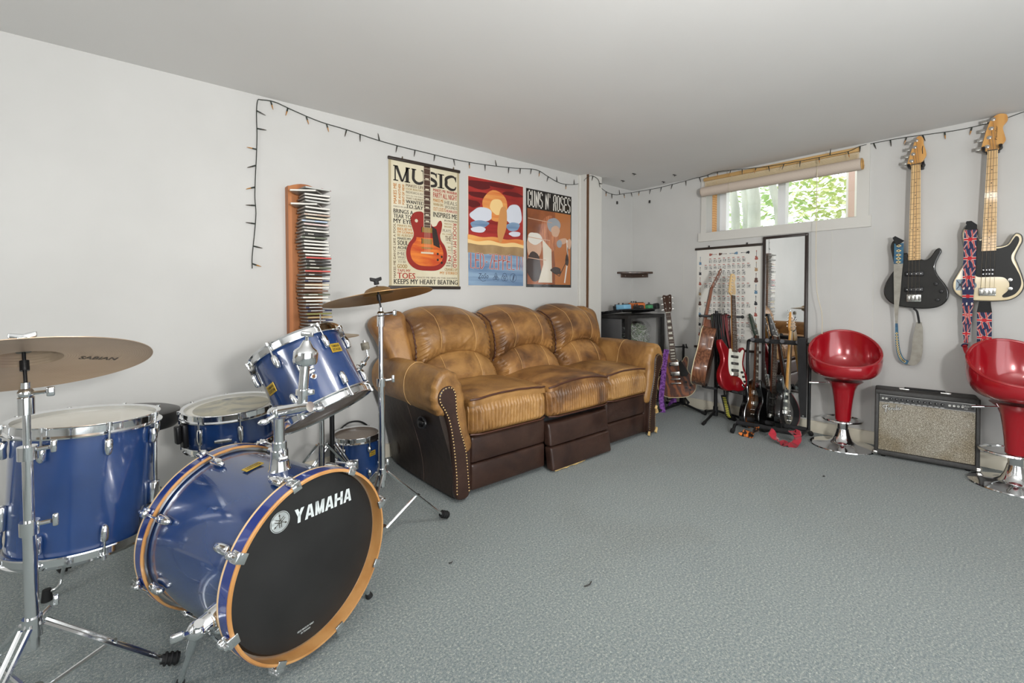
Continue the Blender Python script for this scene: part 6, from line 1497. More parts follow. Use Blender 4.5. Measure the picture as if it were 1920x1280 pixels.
def tall(word, x0, x1, y0, y1, z, m):
    n = len(word); ws = [.55 if c in " '" else 1 for c in word]; tot = sum(ws); x = x0; h = y1 - y0
    for ch, w_ in zip(word, ws):
        w = (x1 - x0) * w_ / tot; a, c = x + w * .07, x + w * .93; st = w * .25; xm = (a + c) / 2; q0 = a + st / 2; q1 = c - st / 2
        R = lambda p0, p1, r0, r1: b.rect(p0, r0, p1, r1, z, m)
        t_ = h * .09
        if ch in 'GUNOE': R(a, a + st, y0, y1)
        if ch in 'UNO': R(c - st, c, y0, y1)
        if ch == 'G': R(a, c, y1 - t_, y1); R(a, c, y0, y0 + t_); R(c - st, c, y0, y0 + h * .45); R(xm, c, y0 + h * .38, y0 + h * .46); R(c - st, c, y1 - h * .28, y1)
        if ch == 'U': R(a, c, y0, y0 + t_)
        if ch == 'N': b.poly([(a, y1), (a + st, y1), (c, y0), (c - st, y0)], z, m)
        if ch == 'S': R(a, c, y1 - t_, y1); R(a, c, y0, y0 + t_); R(a, a + st, y0 + h * .55, y1); R(c - st, c, y0, y0 + h * .45); b.poly([(a, y0 + h * .58), (a + st, y0 + h * .62), (c, y0 + h * .42), (c - st, y0 + h * .38)], z, m); R(c - st, c, y1 - h * .2, y1); R(a, a + st, y0, y0 + h * .2)
        if ch == "'": R(xm - st * .5, xm + st * .6, y1 - h * .25, y1)
        if ch == 'R': R(a, a + st, y0, y1); R(a, c - st * .3, y1 - t_, y1); R(a, c - st * .3, y0 + h * .46, y0 + h * .55); R(c - st, c, y0 + h * .5, y1 - t_ * .5); b.poly([(xm - st * .2, y0 + h * .48), (xm + st * .8, y0 + h * .48), (c, y0), (c - st, y0)], z, m)
        if ch == 'O': R(a, c, y1 - t_, y1); R(a, c, y0, y0 + t_)
        if ch == 'E': R(a, c, y1 - t_, y1); R(a, c, y0, y0 + t_); R(a, c - w * .1, y0 + h * .46, y0 + h * .55)
        x += w
tall("GUNS N' ROSES", .012, W - .012, .815 * H, .985 * H, .0006, 1)
b.text('PRINTED', .03, .008, .12, .014, .0006, 1) if False else None
o = b.build('wall_poster', M3, loc=(2.553 + W / 2, YB, 1.154 + H / 2)); tag(o, 'brown band poster with tall white letters on black, nearest the corner post', 'poster', 'posters above the sofa')

# ------------------------------------------------------------------ CD tower and its cases
RW = wood('cherry_wood', '#94531f', '#ad6a32', 1.2, .5, 0, 'X', 2, (2, 2, .5))
x0, x1, zb_, zt = .690, .885, .62, 1.715
t = thing('cd_rack', 'tall narrow cherry wood CD rack mounted on the wall behind the drums', 'rack', ((x0 + x1) / 2, YB, zb_))
b = B(wallM_back(x0, zb_, YB)); w = x1 - x0; h = zt - zb_
top = [(w, h)] + [(w * (1 - k / 10), h + .028 * math.sin(PI * k / 10)) for k in range(1, 10)] + [(0, h)]
b.slab([(0, 0), (w, 0)] + top, .001, .016, .003); b.build('back_board', RW, t)
b = B(); bx(b, (x0 - .004, YB - .062, zb_), (x0 + .016, YB - .001, zt - .004)); sr = b.build('side_rail', RW, t)
b = B(); bx(b, (x0 + .016, YB - .034, zb_), (x0 + .034, YB - .016, zt - .03)); b.build('slot_rail', RW, t)
rnd = random.Random(5)
cols = ['clear', 'white', 'white', 'white', 'clear', 'white', 'white', 'white', 'patterned', 'cream', 'blue', 'pink', 'grey', 'white', 'black', 'green', 'white', 'white', 'white', 'white', 'white', 'red', 'black', 'black', 'green', 'red', 'black', 'white', 'navy', 'cream', 'white', 'brown', 'green', 'white', 'white', 'grey', 'navy', 'navy', 'olive', 'tan', 'navy', 'grey', 'white', 'tan', 'navy', 'white', 'green', 'grey', 'white', 'black']
hexes = dict(clear='#b9b9b4', white='#d6d3cb', patterned='#b39a86', cream='#d2c6ad', blue='#9fb0c4', pink='#cdb8b4', grey='#8d8c88', black='#2d2b2a', green='#5d6350', red='#b5382e', navy='#2f3557', brown='#6d5040', olive='#8a8a48', tan='#b39a6d')
CASE = mat('case_edge', '#7d7b75', .3, 0, .2)
ords = ['top', 'second', 'third', 'fourth', 'fifth', 'sixth', 'seventh', 'eighth', 'ninth', 'tenth', 'eleventh', 'twelfth', 'thirteenth', 'fourteenth', 'fifteenth', 'sixteenth', 'seventeenth', 'eighteenth', 'nineteenth', 'twentieth'] + [a + '-' + c for a in ('twenty', 'thirty', 'forty') for c in ('first', 'second', 'third', 'fourth', 'fifth', 'sixth', 'seventh', 'eighth', 'ninth', 'tenth')]
ords = [o_.replace('twenty-tenth', 'thirtieth').replace('thirty-tenth', 'fortieth').replace('forty-tenth', 'fiftieth') for o_ in ords]
n = len(cols); pitch = .0187; zz = 1.693
protos = {}
for i, c in enumerate(cols):
    z = zz - pitch * i
    if z < zb_ + .03: break
    if c not in protos:
        rt = thing('cd_case', '', 'CD case', (0, 0, 0), 'CD cases in the wooden rack')
        b = B(); b.rbox((0, 0, 0), (.142, .124, .0102), .0012, 3); b.build('case', CASE, rt)
        b = B(); b.rbox((0, -.0622, 0), (.136, .0015, .0088), .0004, 2, 0)
        if c in ('patterned', 'green', 'black', 'navy', 'grey', 'blue'): b.rect(-.05, -.0022, rnd.uniform(-.02, .04), .0022, 0, 1, Matrix(((1, 0, 0, 0), (0, 0, -1, -.0631), (0, 1, 0, 0), (0, 0, 0, 1))))
        b.build('spine_label', [mat('spine_' + c, hexes[c], .45), mat('spine_text', '#c8c4b8' if c != 'grey' else '#55534f', .5)], rt)
        protos[c] = rt; o = rt
    else: o = copy_tree(protos[c])
    jut = .010 * rnd.random() + (.0 if i not in (0, 4) else .0)
    o.location = (.808 + .006 * rnd.uniform(-1, 1) + .008 * math.sin(i * .35), YB - .108 - jut, z)
    o.rotation_euler = (rnd.uniform(-.03, .02), 0, rnd.uniform(-.05, .09))
    if i in (1, 5): o.location = (.772, YB - .118, z); o.rotation_euler = (0, .0, -.62 + .1 * i * .2)
    o['label'] = '%s CD case in the wooden rack, %s from the top' % (c if c not in ('clear',) else 'clear', ords[i] if i else 'uppermost') if i else 'clear CD case lying uppermost in the wooden rack'
    o['group'] = 'CD cases in the wooden rack'
o = B(); q = V((.86, YB - .115, zz + .008)); o.rbox(q, (.075, .06, .003), .001, 3, 0, Matrix.Translation(q) @ Matrix.Rotation(.5, 4, 'Z') @ Matrix.Translation(-q)); tag(o.build('booklet', mat('booklet_red', '#8f2436', .5), loc=q), 'dark red booklet poking out at the top of the CD rack', 'booklet')

# ------------------------------------------------------------------ string lights
t = thing('string_lights', 'dark string of small fairy lights pinned along the tops of the walls', 'string lights', on(484, 187, 'y', YB))
WIRE = mat('wire_green', '#1d241d', .6); BULB = mat('bulb_smoky', '#3a3128', .3); BULBO = mat('bulb_amber', '#a9742e', .3)
yb2 = YB - .012; xr = XW - .014
pts = [on(x, y, 'y', yb2) for x, y in ((473, 503), (473, 480), (477, 440), (480, 400), (478, 370), (479, 330), (481, 290), (482, 250), (481, 215), (483, 189), (490, 187), (515, 191), (550, 207), (600, 228), (650, 243), (700, 260), (745, 273), (790, 284), (840, 296), (880, 304), (920, 310), (965, 315), (1005, 318), (1028, 331), (1050, 343), (1072, 346), (1088, 343))]
pts += [on(1103, 331, 'y', 2.735), on(1112, 330, 'y', 2.735), on(1122, 337, 'y', 2.735), on(1125, 350, 'y', 2.735)]
pts += [on(x, y, 'y', YR - .014) for x, y in ((1128, 353), (1140, 361), (1155, 365), (1170, 363))]
pts += [on(x, y, 'x', xr) for x, y in ((1190, 360), (1230, 353), (1270, 343), (1300, 335), (1322, 328))]
pts += [on(x, y, 'x', 4.035) for x, y in ((1345, 322), (1380, 318), (1430, 313), (1470, 307), (1510, 300), (1545, 293), (1590, 284), (1608, 276))]
pts += [on(x, y, 'x', xr) for x, y in ((1620, 272), (1660, 264), (1700, 257), (1760, 249), (1800, 243), (1845, 233), (1885, 222), (1925, 208), (1975, 196), (2050, 180))]
pts = [V(p) for p in pts]; P = spline(pts, 4, False)
for p in P: p.z = min(p.z, HC - .004)
b = B(); b.tube(P, .0024, 0, 6); b.build('wire', WIRE, t)
D = 0; nxt = .03; k = 0; rnd = random.Random(9)
for i in range(len(P) - 1):
    s = P[i + 1] - P[i]; D += s.length
    if D >= nxt and k < 95:
        nxt = D + rnd.uniform(.075, .115); k += 1
        vert = abs(s.z) > s.length * .8; p = P[i]
        out = V((0, -1, 0)) if p.x < 4.0 else V((-1, 0, 0)); side = rnd.choice((-1, 1, -1)) 
        al = (V((1, 0, 0)) if p.x < 4.0 else V((0, -1, 0)))
        d = (al * side + V((0, 0, rnd.uniform(-.5, .1))) if vert else V((0, 0, side)) + al * rnd.uniform(-.35, .35)); d = d.normalized()
        if p.z + d.z * .05 > HC - .006: d.z = -abs(d.z)
        b = B(); b.tube([p, p + d * .022], .0038, 0, 8); b.tube([p + d * .02, p + d * .028, p + d * .042, p + d * .048], [.003, .0034, .002, .0008], 1, 8)
        b.build('bulb', [WIRE, BULBO if rnd.random() < .35 else BULB], t)

# ------------------------------------------------------------------ corner shelf
t = thing('corner_shelf', 'small empty dark brown corner shelf mounted high in the room corner', 'shelf', (4.05, 2.82, 1.30))
DWOOD = wood('dark_shelf_wood', '#3a2a22', '#4a372c', 9, .4, .3, 'X', 2)
xc, yc = XW - .001, YR - .001; b = B(); b.slab([(xc, yc), (xc - .262, yc), (xc - .262, yc - .03), (xc - .20, yc - .12), (xc - .11, yc - .20), (xc - .03, yc - .255), (xc, yc - .255)], 1.305, 1.325, .004); b.build('top', DWOOD, t)
b = B(); bx(b, (xc - .20, yc - .02, 1.268), (xc, yc, 1.306)); bx(b, (xc - .02, yc - .20, 1.268), (xc, yc - .02, 1.306)); 
for e in ((xc - .15, yc - .022, 1.287), (xc - .022, yc - .15, 1.287)): b.ball(e, .006, 1, 8)
b.build('bracket', [DWOOD, NICKEL], t)

# ------------------------------------------------------------------ black cabinet, pedal board and pedals
CABB = noisy('black_cabinet', '#1e1d1d', '#242323', 12, .45, 3)
X0, X1, Y0, Y1, ZT = 3.49, 4.10, 2.484, 2.875, .895
t = thing('cabinet', 'black open cabinet with a glass side standing in the corner beyond the sofa', 'cabinet', ((X0 + X1) / 2, (Y0 + Y1) / 2, 0))
b = B(); bx(b, (X0, Y0, ZT - .03), (X1, Y1, ZT)); b.build('top', CABB, t)
b = B(); bx(b, (X0, Y0, .02), (X1, Y1, .06)); b.build('bottom', CABB, t)
b = B(); bx(b, (X0 + .02, Y1 - .012, .06), (X1, Y1, ZT - .03)); b.build('back_panel', CABB, t)
b = B(); bx(b, (X0 + .01, Y0 + .03, .40), (X1 - .02, Y1 - .012, .418)); b.build('shelf', CABB, t)
for nm, x, y in (('post', X0, Y0), ('post', X1 - .05, Y0), ('post', X0, Y1 - .04)):
    b = B(); b.rbox((x + .025, y + .02, .46), (.05, .04, .82), .004, 3); b.build('post', CABB, t)
b = B(); bx(b, (X0 + .05, Y0 + .008, .06), (X1 - .05, Y0 + .013, ZT - .03)); b.build('glass_panel', GLASS, t)
b = B(); q = V((X0 + .02, 2.70, .65)); b.rbox(q, (.012, .26, .42), .003, 4); tag(b.build('board', noisy('grey_black_board', '#464647', '#505051', 6, .4, 4), loc=q), 'flat charcoal board leaning in the open front of the black cabinet', 'board')
# clear bag of holiday greenery behind the glass
t = thing('storage_bag', 'clear plastic bag stuffed with tinsel garland behind the cabinet glass', 'bag', (3.78, 2.66, .42))
PL = bpy.data.materials.new('clear_plastic'); PL.use_nodes = True; nt = PL.node_tree; nt.nodes.clear()
o_ = nt.nodes.new('ShaderNodeOutputMaterial'); mx = nt.nodes.new('ShaderNodeMixShader'); tr = nt.nodes.new('ShaderNodeBsdfTransparent'); gl = nt.nodes.new('ShaderNodeBsdfGlossy'); gl.inputs['Roughness'].default_value = .15; mx.inputs[0].default_value = .10
nt.links.new(tr.outputs[0], mx.inputs[1]); nt.links.new(gl.outputs[0], mx.inputs[2]); nt.links.new(mx.outputs[0], o_.inputs[0])
b = B(); b.rbox((3.78, 2.66, .625), (.42, .25, .40), .09, 20, 0, None, lambda p: V((p.x + .02 * noise.noise(p * 14), p.y + .02 * noise.noise(p * 15 + V((3, 0, 0))), p.z + .03 * noise.noise(p * 12) + .03 * sstep(.7, .84, p.z) * math.sin(p.x * 40)))); b.build('wrap', PL, t)
b = B(); rnd = random.Random(4)
for k in range(1300):
    p = V((3.80 + rnd.gauss(0, .09), 2.60 + rnd.gauss(0, .03), .66 + rnd.gauss(0, .075))); d = V((rnd.uniform(-1, 1), rnd.uniform(-1, 1), rnd.uniform(-1, 1))).normalized() * .022; w_ = d.cross(V((rnd.uniform(-1, 1), 1, rnd.uniform(-1, 1)))).normalized() * .0022
    if abs(p.x - 3.78) > .19 or abs(p.y - 2.66) > .11 or not .44 < p.z < .80: continue
    b.add([p - d - w_, p + d - w_, p + d + w_, p - d + w_], [(0, 1, 2, 3)], rnd.choice((0, 0, 1, 1, 2)))
b.build('garland', [mat('garland_green', '#7f9a70', .6), mat('garland_silver', '#dcdfdc', .4), mat('garland_white', '#e6e6e0', .5)], t)['kind'] = 'stuff'
b = B(); b.rbox((3.63, 2.585, .58), (.13, .05, .10), .025, 8, 0, None, lambda p: V((p.x, p.y + .01 * math.sin(p.x * 60), p.z + .012 * math.sin(p.x * 50)))); b.build('red_bundle', mat('holiday_red', '#a02838', .6), t)
# pedal board with its pedals
t = thing('pedal_board', 'slanted black pedal board lying on top of the black cabinet', 'pedal board', (3.74, 2.66, ZT))
PBm = Matrix.Translation((3.72, 2.66, ZT + .035)) @ Matrix.Rotation(math.radians(-4), 4, 'Z') @ Matrix.Rotation(math.radians(-7), 4, 'X')
b = B(PBm)
for y in (-.12, -.045, .03, .105): b.rbox((0, y, 0), (.52, .05, .014), .004, 4)
b.build('slats', BLKMETAL, t)
for x in (-.24, .24): b = B(PBm); b.rbox((x, 0, -.012), (.016, .28, .02), .003, 4); b.tube([(x, .11, -.01), (x, .13, -.055)], .008, 0, 8); b.build('support', BLKMETAL, t)
def pedal(lab, px, Y, col, w, d, h, kn):
    p = on(px, 574, 'y', Y); z = None
    q = PBm.inverted() @ V((p.x, Y, ZT + .04)); q.z = .007
    T = PBm @ Matrix.Translation(q); o = T @ V((0, 0, 0)); t = thing('effects_pedal', lab, 'pedal', o, 'effects pedals on the pedal board')
    b = B(T); b.rbox((0, 0, h / 2), (w, d, h), .006, 6, 0, None, lambda r: V((r.x, r.y, r.z * (1 if r.y > 0 else .85)))); b.build('case', col, t)
    b = B(T); b.rbox((0, -d * .28, h * .9), (w * .8, d * .32, .006), .002, 4); b.build('footswitch', RUBBER, t)
    for k in range(kn): b = B(T); x = lerp(-w * .3, w * .3, k / max(1, kn - 1)); b.cyl((x, d * .3, h), (x, d * .3, h + .014), .0085, .0075, 0, 12); b.build('knob', BLACK, t)
pedal('dark grey effects pedal at the back of the pedal board nearest the corner post', 1163, 2.70, mat('pedal_charcoal', '#3d3f42', .4, .3), .075, .12, .05, 3)
pedal('pale blue effects pedal at the front of the pedal board', 1170, 2.56, mat('pedal_blue', '#6fa6c4', .35, 0, .3), .10, .10, .05, 2)
pedal('orange effects pedal in the middle of the pedal board', 1195, 2.64, mat('pedal_orange', '#c9692f', .35, 0, .3), .11, .12, .075, 3)
pedal('small dark pedal between the orange and the green effects pedals', 1198, 2.55, mat('pedal_dark', '#2d2a2a', .4), .06, .09, .035, 2)
pedal('green effects pedal beside the black pedal', 1212, 2.60, mat('pedal_green', '#3d8a5b', .35, 0, .3), .07, .12, .045, 2)
pedal('black effects pedal at the wall end of the pedal board', 1227, 2.62, mat('pedal_black', '#323436', .4, .2), .085, .13, .06, 2)

# ------------------------------------------------------------------ chord chart
W, H = .572, .915; y0_ = 2.163; PM = wallM_right(y0_, .600)
t = thing('chord_chart', 'white hanging guitar chord chart with tiny guitars down both edges', 'poster', (XW, y0_ - W / 2, 1.06))
b = B(PM); CM = [mat('chart_white', '#d6d4cd', .6), mat('chart_ink', '#3a3a3d', .6), mat('chart_box', '#b9b8b3', .6), mat('chart_red', '#a0564a', .6), mat('chart_blue', '#5d7f9a', .6), mat('chart_brown', '#5d4038', .6), mat('chart_black', '#2e3136', .6), mat('chart_tan', '#a58560', .6)]
b.rbox((W / 2, H / 2, -.0012), (W, H, .0022), .0008, 2, 0)
rnd = random.Random(2)
for r in range(13):
    for c in range(10):
        if c in (0, 9) and r % 3 != 1: continue
        x = .075 + c * .0425; y = H - .10 - r * .058; cell = 2
        b.rect(x, y - .034, x + .033, y, .0003, 2)
        for k in range(4): b.rect(x, y - .009 * k - .0008, x + .033, y - .009 * k, .0005, 0)
        b.rect(x + .002, y + .004, x + .022, y + .010, .0005, 3 if r % 3 < 2 else 1)
        for k in range(rnd.randint(2, 4)): b.poly(circle(.0035, 8, (x + rnd.uniform(.004, .029), y - rnd.uniform(.004, .03))), .0007, 1)
LPm = [V((q[0], q[1])) for q in spline(LPO, 2)]; STm = [V((q[0], q[1])) for q in spline(STRATO, 2)]; DRm = [V((q[0], q[1])) for q in spline(DREAD, 2)]
def mini(x, y, s, m, shp, rot=0):
    R = Matrix.Translation((x, y, 0)) @ Matrix.Rotation(rot, 4, 'Z') @ Matrix.Diagonal((s, s, 1, 1))
    b.poly(shp, .0006, m, R); b.rect(-.02, .3, .02, .95, .0008, 6, R); b.rect(-.035, .82, .035, .98, .0009, m, R)
cyc = (4, 6, 3, 7, 5, 4, 6, 3)
for k in range(8):
    mini(.035, H - .145 - k * .096, .078, cyc[k], (STm, STm, LPm, STm, DRm)[k % 5]); mini(W - .035, H - .125 - k * .098, .085, (3, 7, 5, 4, 6, 3, 7, 6)[k], (LPm, STm, DRm, STm, LPm)[k % 5])
for x, m, r in ((.12, 3, -PI / 2), (.21, 5, -PI / 2), (.38, 4, PI / 2), (.48, 6, PI / 2)): mini(x, H - .055, .075, m, LPm, r)
b.text('CHORDS', .20, .065, .42, .092, .0006, 1, -.004)
b.build('sheet', CM, t)
for nm, z in (('top_bar', H + .005), ('bottom_bar', -.005)): b = B(PM); b.rbox((W / 2, z, .006), (W + .03, .022, .014), .005, 5); b.build(nm, BARM, t)
for x in (.12, .46): b = B(PM); b.rbox((x, H + .022, .005), (.014, .018, .008), .003, 4); b.build('hook', SMALL, t)

# ------------------------------------------------------------------ mirror
ml, mr, mb_, mt_ = 1.562, 1.226, .295, 1.580
W, H = ml - mr, mt_ - mb_; PM = wallM_right(ml, mb_, XW - .020) @ Matrix.Rotation(.004, 4, 'Z')
t = thing('mirror', 'tall narrow mirror with a thin dark frame behind the guitar rack', 'mirror', (XW, (ml + mr) / 2, mb_))
FR = mat('mirror_frame', '#2c2320', .35)
b = B(PM)
for (xa, ya, xb, yb_2) in ((0, 0, .024, H), (W - .024, 0, W, H), (0, 0, W, .024), (0, H - .024, W, H)): b.rbox(((xa + xb) / 2, (ya + yb_2) / 2, .0), (xb - xa, yb_2 - ya, .024), .005, 4)
b.build('frame', FR, t)
b = B(PM); b.rect(.02, .02, W - .02, H - .02, .004, 0); b.rect(.01, .01, W - .01, H - .01, -.010, 1); b.build('glass', [mat('silvered_glass', (.86, .87, .87), .015, 1), FR], t)

# ------------------------------------------------------------------ bamboo blind
BAM = wood('bamboo', '#b8915a', '#c9a56c', 90, .6, 0, 'Z', .5); BAMW = wood('bamboo_slats', '#c4ab86', '#ddc9a6', 55, .7, 0, 'Z', .4); BAMR = wood('bamboo_back', '#b5a698', '#c7baad', 70, .7, 0, 'Z', .4)
ta, tb = on(1612, 281, 'x', 4.085), on(1319, 337, 'x', 4.085)
t = thing('window_blind', 'half rolled bamboo blind hanging over the high window', 'blind', (4.09, 1.5, 2.15))
b = B(); zc = (ta.z + tb.z) / 2 + .004; zc = min(zc, 2.178); b.rbox((4.095, (ta.y + tb.y) / 2, zc), (.024, abs(tb.y - ta.y), .032), .004, 4); b.build('head_rail', BAM, t)
ra, rb = on(1616, 310, 'x', 4.065), on(1317, 358, 'x', 4.065); zr = (ra.z + rb.z) / 2
rl = .043; L_ = abs(rb.y - ra.y); ys = min(ra.y, rb.y)
b = B()
nsl = 16; zt_ = zc - .014; zb2 = zr + .02
for k in range(nsl): z = lerp(zt_, zb2, k / (nsl - 1)); b.rbox((4.100, (ta.y + tb.y) / 2, z), (.003, L_ - .03, (zt_ - zb2) / nsl * .80), .001, 2)
for y in (ys + .10, ys + .45, ys + .80, ys + 1.08): b.cyl((4.097, y, zb2), (4.097, y, zt_), .0012, seg=5)
b.build('slats', BAMW, t)
b = B(axm((4.065, ys, zr), (0, 1, 0), (1, 0, 0)))
sp = []
for k in range(90): a = k * .28; sp.append(V(((rl * (1 - .78 * k / 90)) * math.cos(a), (rl * (1 - .78 * k / 90)) * math.sin(a))))
b.lathe([(rl * .4, 0), (rl, 0), (rl, L_), (rl * .4, L_)], 0, 36, None, False); 
b.add([(q.x, q.y, z) for z in (-.006, .02) for q in sp], [(i, i + 1, 91 + i - 1 + 0, 90 + i) for i in range(89)], 1)
b.lathe([(rl * .98, -.002), (0, -.002)], 1, 30, None, False); b.lathe([(0, L_ + .002), (rl * .98, L_ + .002)], 1, 30, None, False)
rob = b.build('roll', [BAMR, BAM], t)
CORD = mat('cord', '#c9bfa8', .7)
for y in (on(1532, 300, 'x', 4.02).y, on(1366, 340, 'x', 4.02).y):
    b = B(); b.torus(rl + .003, .0015, 0, 28, 5, axm((4.065, y, zr), (0, 1, 0))); b.tube([(4.02, y, zr), (4.09, y, zc)], .0015, 0, 5); b.build('cord_loop', CORD, t)
yc_ = on(1532, 330, 'x', 4.012).y; e = on(1541, 640, 'x', 4.012)
b = B(); b.tube(spline([V((4.02, yc_, zr)), V((4.012, yc_, zr - .1)), V((4.012, yc_ - .006, 1.2)), V((4.012, e.y + .004, .95)), V((4.012, e.y, .80))], 5, False), .0027, 0, 6); b.tube([V((4.012, e.y, .80)), V((4.012, e.y, .775))], [.004, .0025], 0, 8); b.build('pull_cord', CORD, t)

# ------------------------------------------------------------------ bar stools
REDABS = mat('red_gloss_plastic', '#9c0f1c', .2, .1, .8)
def stool(label, c, face):
    t = thing('bar_stool', label, 'bar stool', (0, 0, 0), 'red bar stools along the wall')
    b = B(); b.lathe([(.192, 0), (.196, .004), (.194, .010), (.15, .016), (.09, .026), (.062, .045), (.048, .075), (.040, .105), (.036, .125), (0, .125)], 0, 64); b.build('base', CHROME, t)
    b = B(); b.cyl((0, 0, .12), (0, 0, .20), .033, seg=28); b.build('gas_column', CHROME, t)
    b = B(); b.lathe([(.040, .185), (.046, .19), (.050, .26), (.058, .34), (.068, .41), (.084, .45), (.115, .475), (0, .48)], 0, 40); b.build('stem', REDABS, t)
    b = B(); pts = [V((.038 * math.cos(a), .038 * math.sin(a), .0)) for a in ()]
    Lr = Matrix.Translation((-.085, 0, .175)) @ Matrix.Diagonal((1.0, 1.0, 1, 1)); b.torus(.118, .0085, 0, 48, 8, Lr); b.torus(.038, .008, 0, 24, 8, Matrix.Translation((0, 0, .175))); b.build('foot_ring', CHROME, t)
    # bucket seat: shell with a high wrapping back and a low front lip
    b = B(); N, K = 64, 16; R = .218; vs = []
    def rim(a):  # a = 0 is the front
        f = (1 - math.cos(a)) / 2
        return R * (1 - .05 * f + .02 * math.sin(a) ** 2), .595 + .225 * (f ** 1.25)
    def shell(off):
        out = []
        for k in range(K + 1):
            s = k / K
            for i in range(N):
                a = 2 * PI * i / N; rr, zr_ = rim(a)
                rad = rr * (math.sin(s * PI / 2) ** .80) * (1 + .05 * math.sin(PI * s)); z0 = .490
                z = z0 + (zr_ - z0) * (s ** 2.6) + .0 
                if off: rad = max(0, rad - off * (.3 + .7 * s)); z += off * (1 - s) * 1.6 + (.012 * (1 - s) )
                x = rad * math.cos(a); y = rad * math.sin(a)
                if k == K: z -= 0
                out.append(V((x, y, z)))
        return out
    A, I = shell(0), shell(.016); n1 = len(A); vs = A + I; fs = []
    for k in range(K):
        for i in range(N):
            j = (i + 1) % N; f = (k * N + i, k * N + j, (k + 1) * N + j, (k + 1) * N + i); fs.append(f[::-1] if False else f); fs.append(tuple(q + n1 for q in f)[::-1])
    for i in range(N): j = (i + 1) % N; fs.append((K * N + i, K * N + j, n1 + K * N + j, n1 + K * N + i))
    b.add(vs, fs)
    rimp = [lerp(A[K * N + i], I[K * N + i], .5) for i in range(N)]; b.tube(rimp, .0095, 0, 8, True)
    b.build('seat', REDABS, t)
    b = B(); b.cyl((0, 0, .455), (.03, -.20, .445), .005, seg=8); b.cyl((.023, -.15, .447), (.031, -.205, .444), .0075, seg=10); b.build('lift_lever', CHROME, t)
    t.location = c; t.rotation_euler = (0, 0, face); return t
s1 = stool('glossy red bucket bar stool between the mirror and the amplifier', (3.905, .935, 0), math.radians(196))
s2 = copy_tree(s1); s2.location = (3.83, .098, 0); s2.rotation_euler = (0, 0, math.radians(203)); s2['label'] = 'glossy red bucket bar stool under the cream bass, beyond the amplifier'

# ------------------------------------------------------------------ amplifier
fl, frr = V((3.845, .742, 0)), V((3.938, .246, 0)); ux = (frr - fl).normalized(); W = (frr - fl).length; Hh = .437; Dp = .165
nn = V((ux.y, -ux.x, 0)); nn = nn if nn.x < 0 else -nn
AM = upm(fl + V((0, 0, .014)), (0, -nn.x * 0 , 1), nn)
t = thing('guitar_amplifier', 'black combo guitar amplifier with a silver grille between the two red stools', 'amplifier', (fl + frr) / 2)
TOLEX = noisy('black_tolex', '#272625', '#302f2d', 60, .55, 3, .15, 320)
# the front leans back a touch
SH = Matrix.Identity(4); SH[2][1] = -.06; AMs = AM @ SH
b = B(AMs); b.rbox((W / 2, Hh / 2, -Dp / 2 - .012), (W, Hh, Dp - .0), .012, 8); b.build('cabinet', TOLEX, t)
b = B(AMs)
for (xa, ya, xb, yb3) in ((0, 0, .022, Hh), (W - .022, 0, W, Hh), (0, 0, W, .034), (0, Hh - .032, W, Hh)): b.rbox(((xa + xb) / 2, (ya + yb3) / 2, -.002), (xb - xa, yb3 - ya, .028), .006, 4)
b.build('front_frame', TOLEX, t)
GR = bpy.data.materials.new('grille_cloth'); GR.use_nodes = True; tc = nd(GR, 'ShaderNodeTexCoord'); 
vn = nd(GR, 'ShaderNodeTexNoise'); vn.inputs['Scale'].default_value = 260; vn.inputs['Detail'].default_value = 2; lk(GR, tc.outputs['Object'], vn.inputs['Vector'])
vr = ramp(GR, [(.32, '#5d564a'), (.5, '#8d8677'), (.64, '#b3ad9f'), (.72, '#d5d1c6')]); lk(GR, vn.outputs['Fac'], vr.inputs['Fac'])
n5 = nd(GR, 'ShaderNodeTexNoise'); n5.inputs['Scale'].default_value = 6; lk(GR, tc.outputs['Object'], n5.inputs['Vector']); r5 = ramp(GR, [(.45, '#ffffff'), (.7, '#ddd3c0')]); lk(GR, n5.outputs['Fac'], r5.inputs['Fac'])
mm = nd(GR, 'ShaderNodeMix', data_type='RGBA', blend_type='MULTIPLY'); mm.inputs['Factor'].default_value = 1; lk(GR, vr.outputs['Color'], mm.inputs['A']); lk(GR, r5.outputs['Color'], mm.inputs['B']); lk(GR, mm.outputs['Result'], bsdf(GR).inputs['Base Color']); bsdf(GR).inputs['Roughness'].default_value = .6
pz = Hh - .032 - .052
b = B(AMs); b.rbox((W / 2, (.034 + pz) / 2, -.004), (W - .044, pz - .034, .012), .002, 3); gr = b.build('grille', GR, t)
CP = mat('panel_black', '#454545', .4); SILV = mat('panel_silver', '#b9b9b6', .35, .5)
b = B(AMs); b.rbox((W / 2, pz + .026, -.002), (W - .044, .052, .014), .002, 3, 0)
ed = [(.024, pz + .003), (W - .024, pz + .003), (W - .024, pz + .050), (.024, pz + .050)]; b.stroke(ed, .002, .0056, 1, None, True)
xs = [.040 + .0235 * k for k in range(0)]
for k in range(10): x = .085 + k * .0276; b.rect(x - .009, pz + .006, x + .009, pz + .009, .0056, 1)
b.text('Deluxe', W - .082, pz + .028, W - .050, pz + .040, .0056, 1, .01); b.text('112', W - .072, pz + .013, W - .058, pz + .025, .0056, 1, .01)
pn = b.build('control_panel', [CP, SILV], t)
for k in range(10): x = .085 + k * .0276; b = B(AMs); b.lathe([(.0085, .005), (.008, .010), (.0065, .016), (0, .0165)], 0, 16, Matrix.Translation((x, pz + .028, 0))); b.rect(x - .0008, pz + .028, x + .0008, pz + .0345, .0168, 1); b.build('knob', [BLACK, SILV], pn)
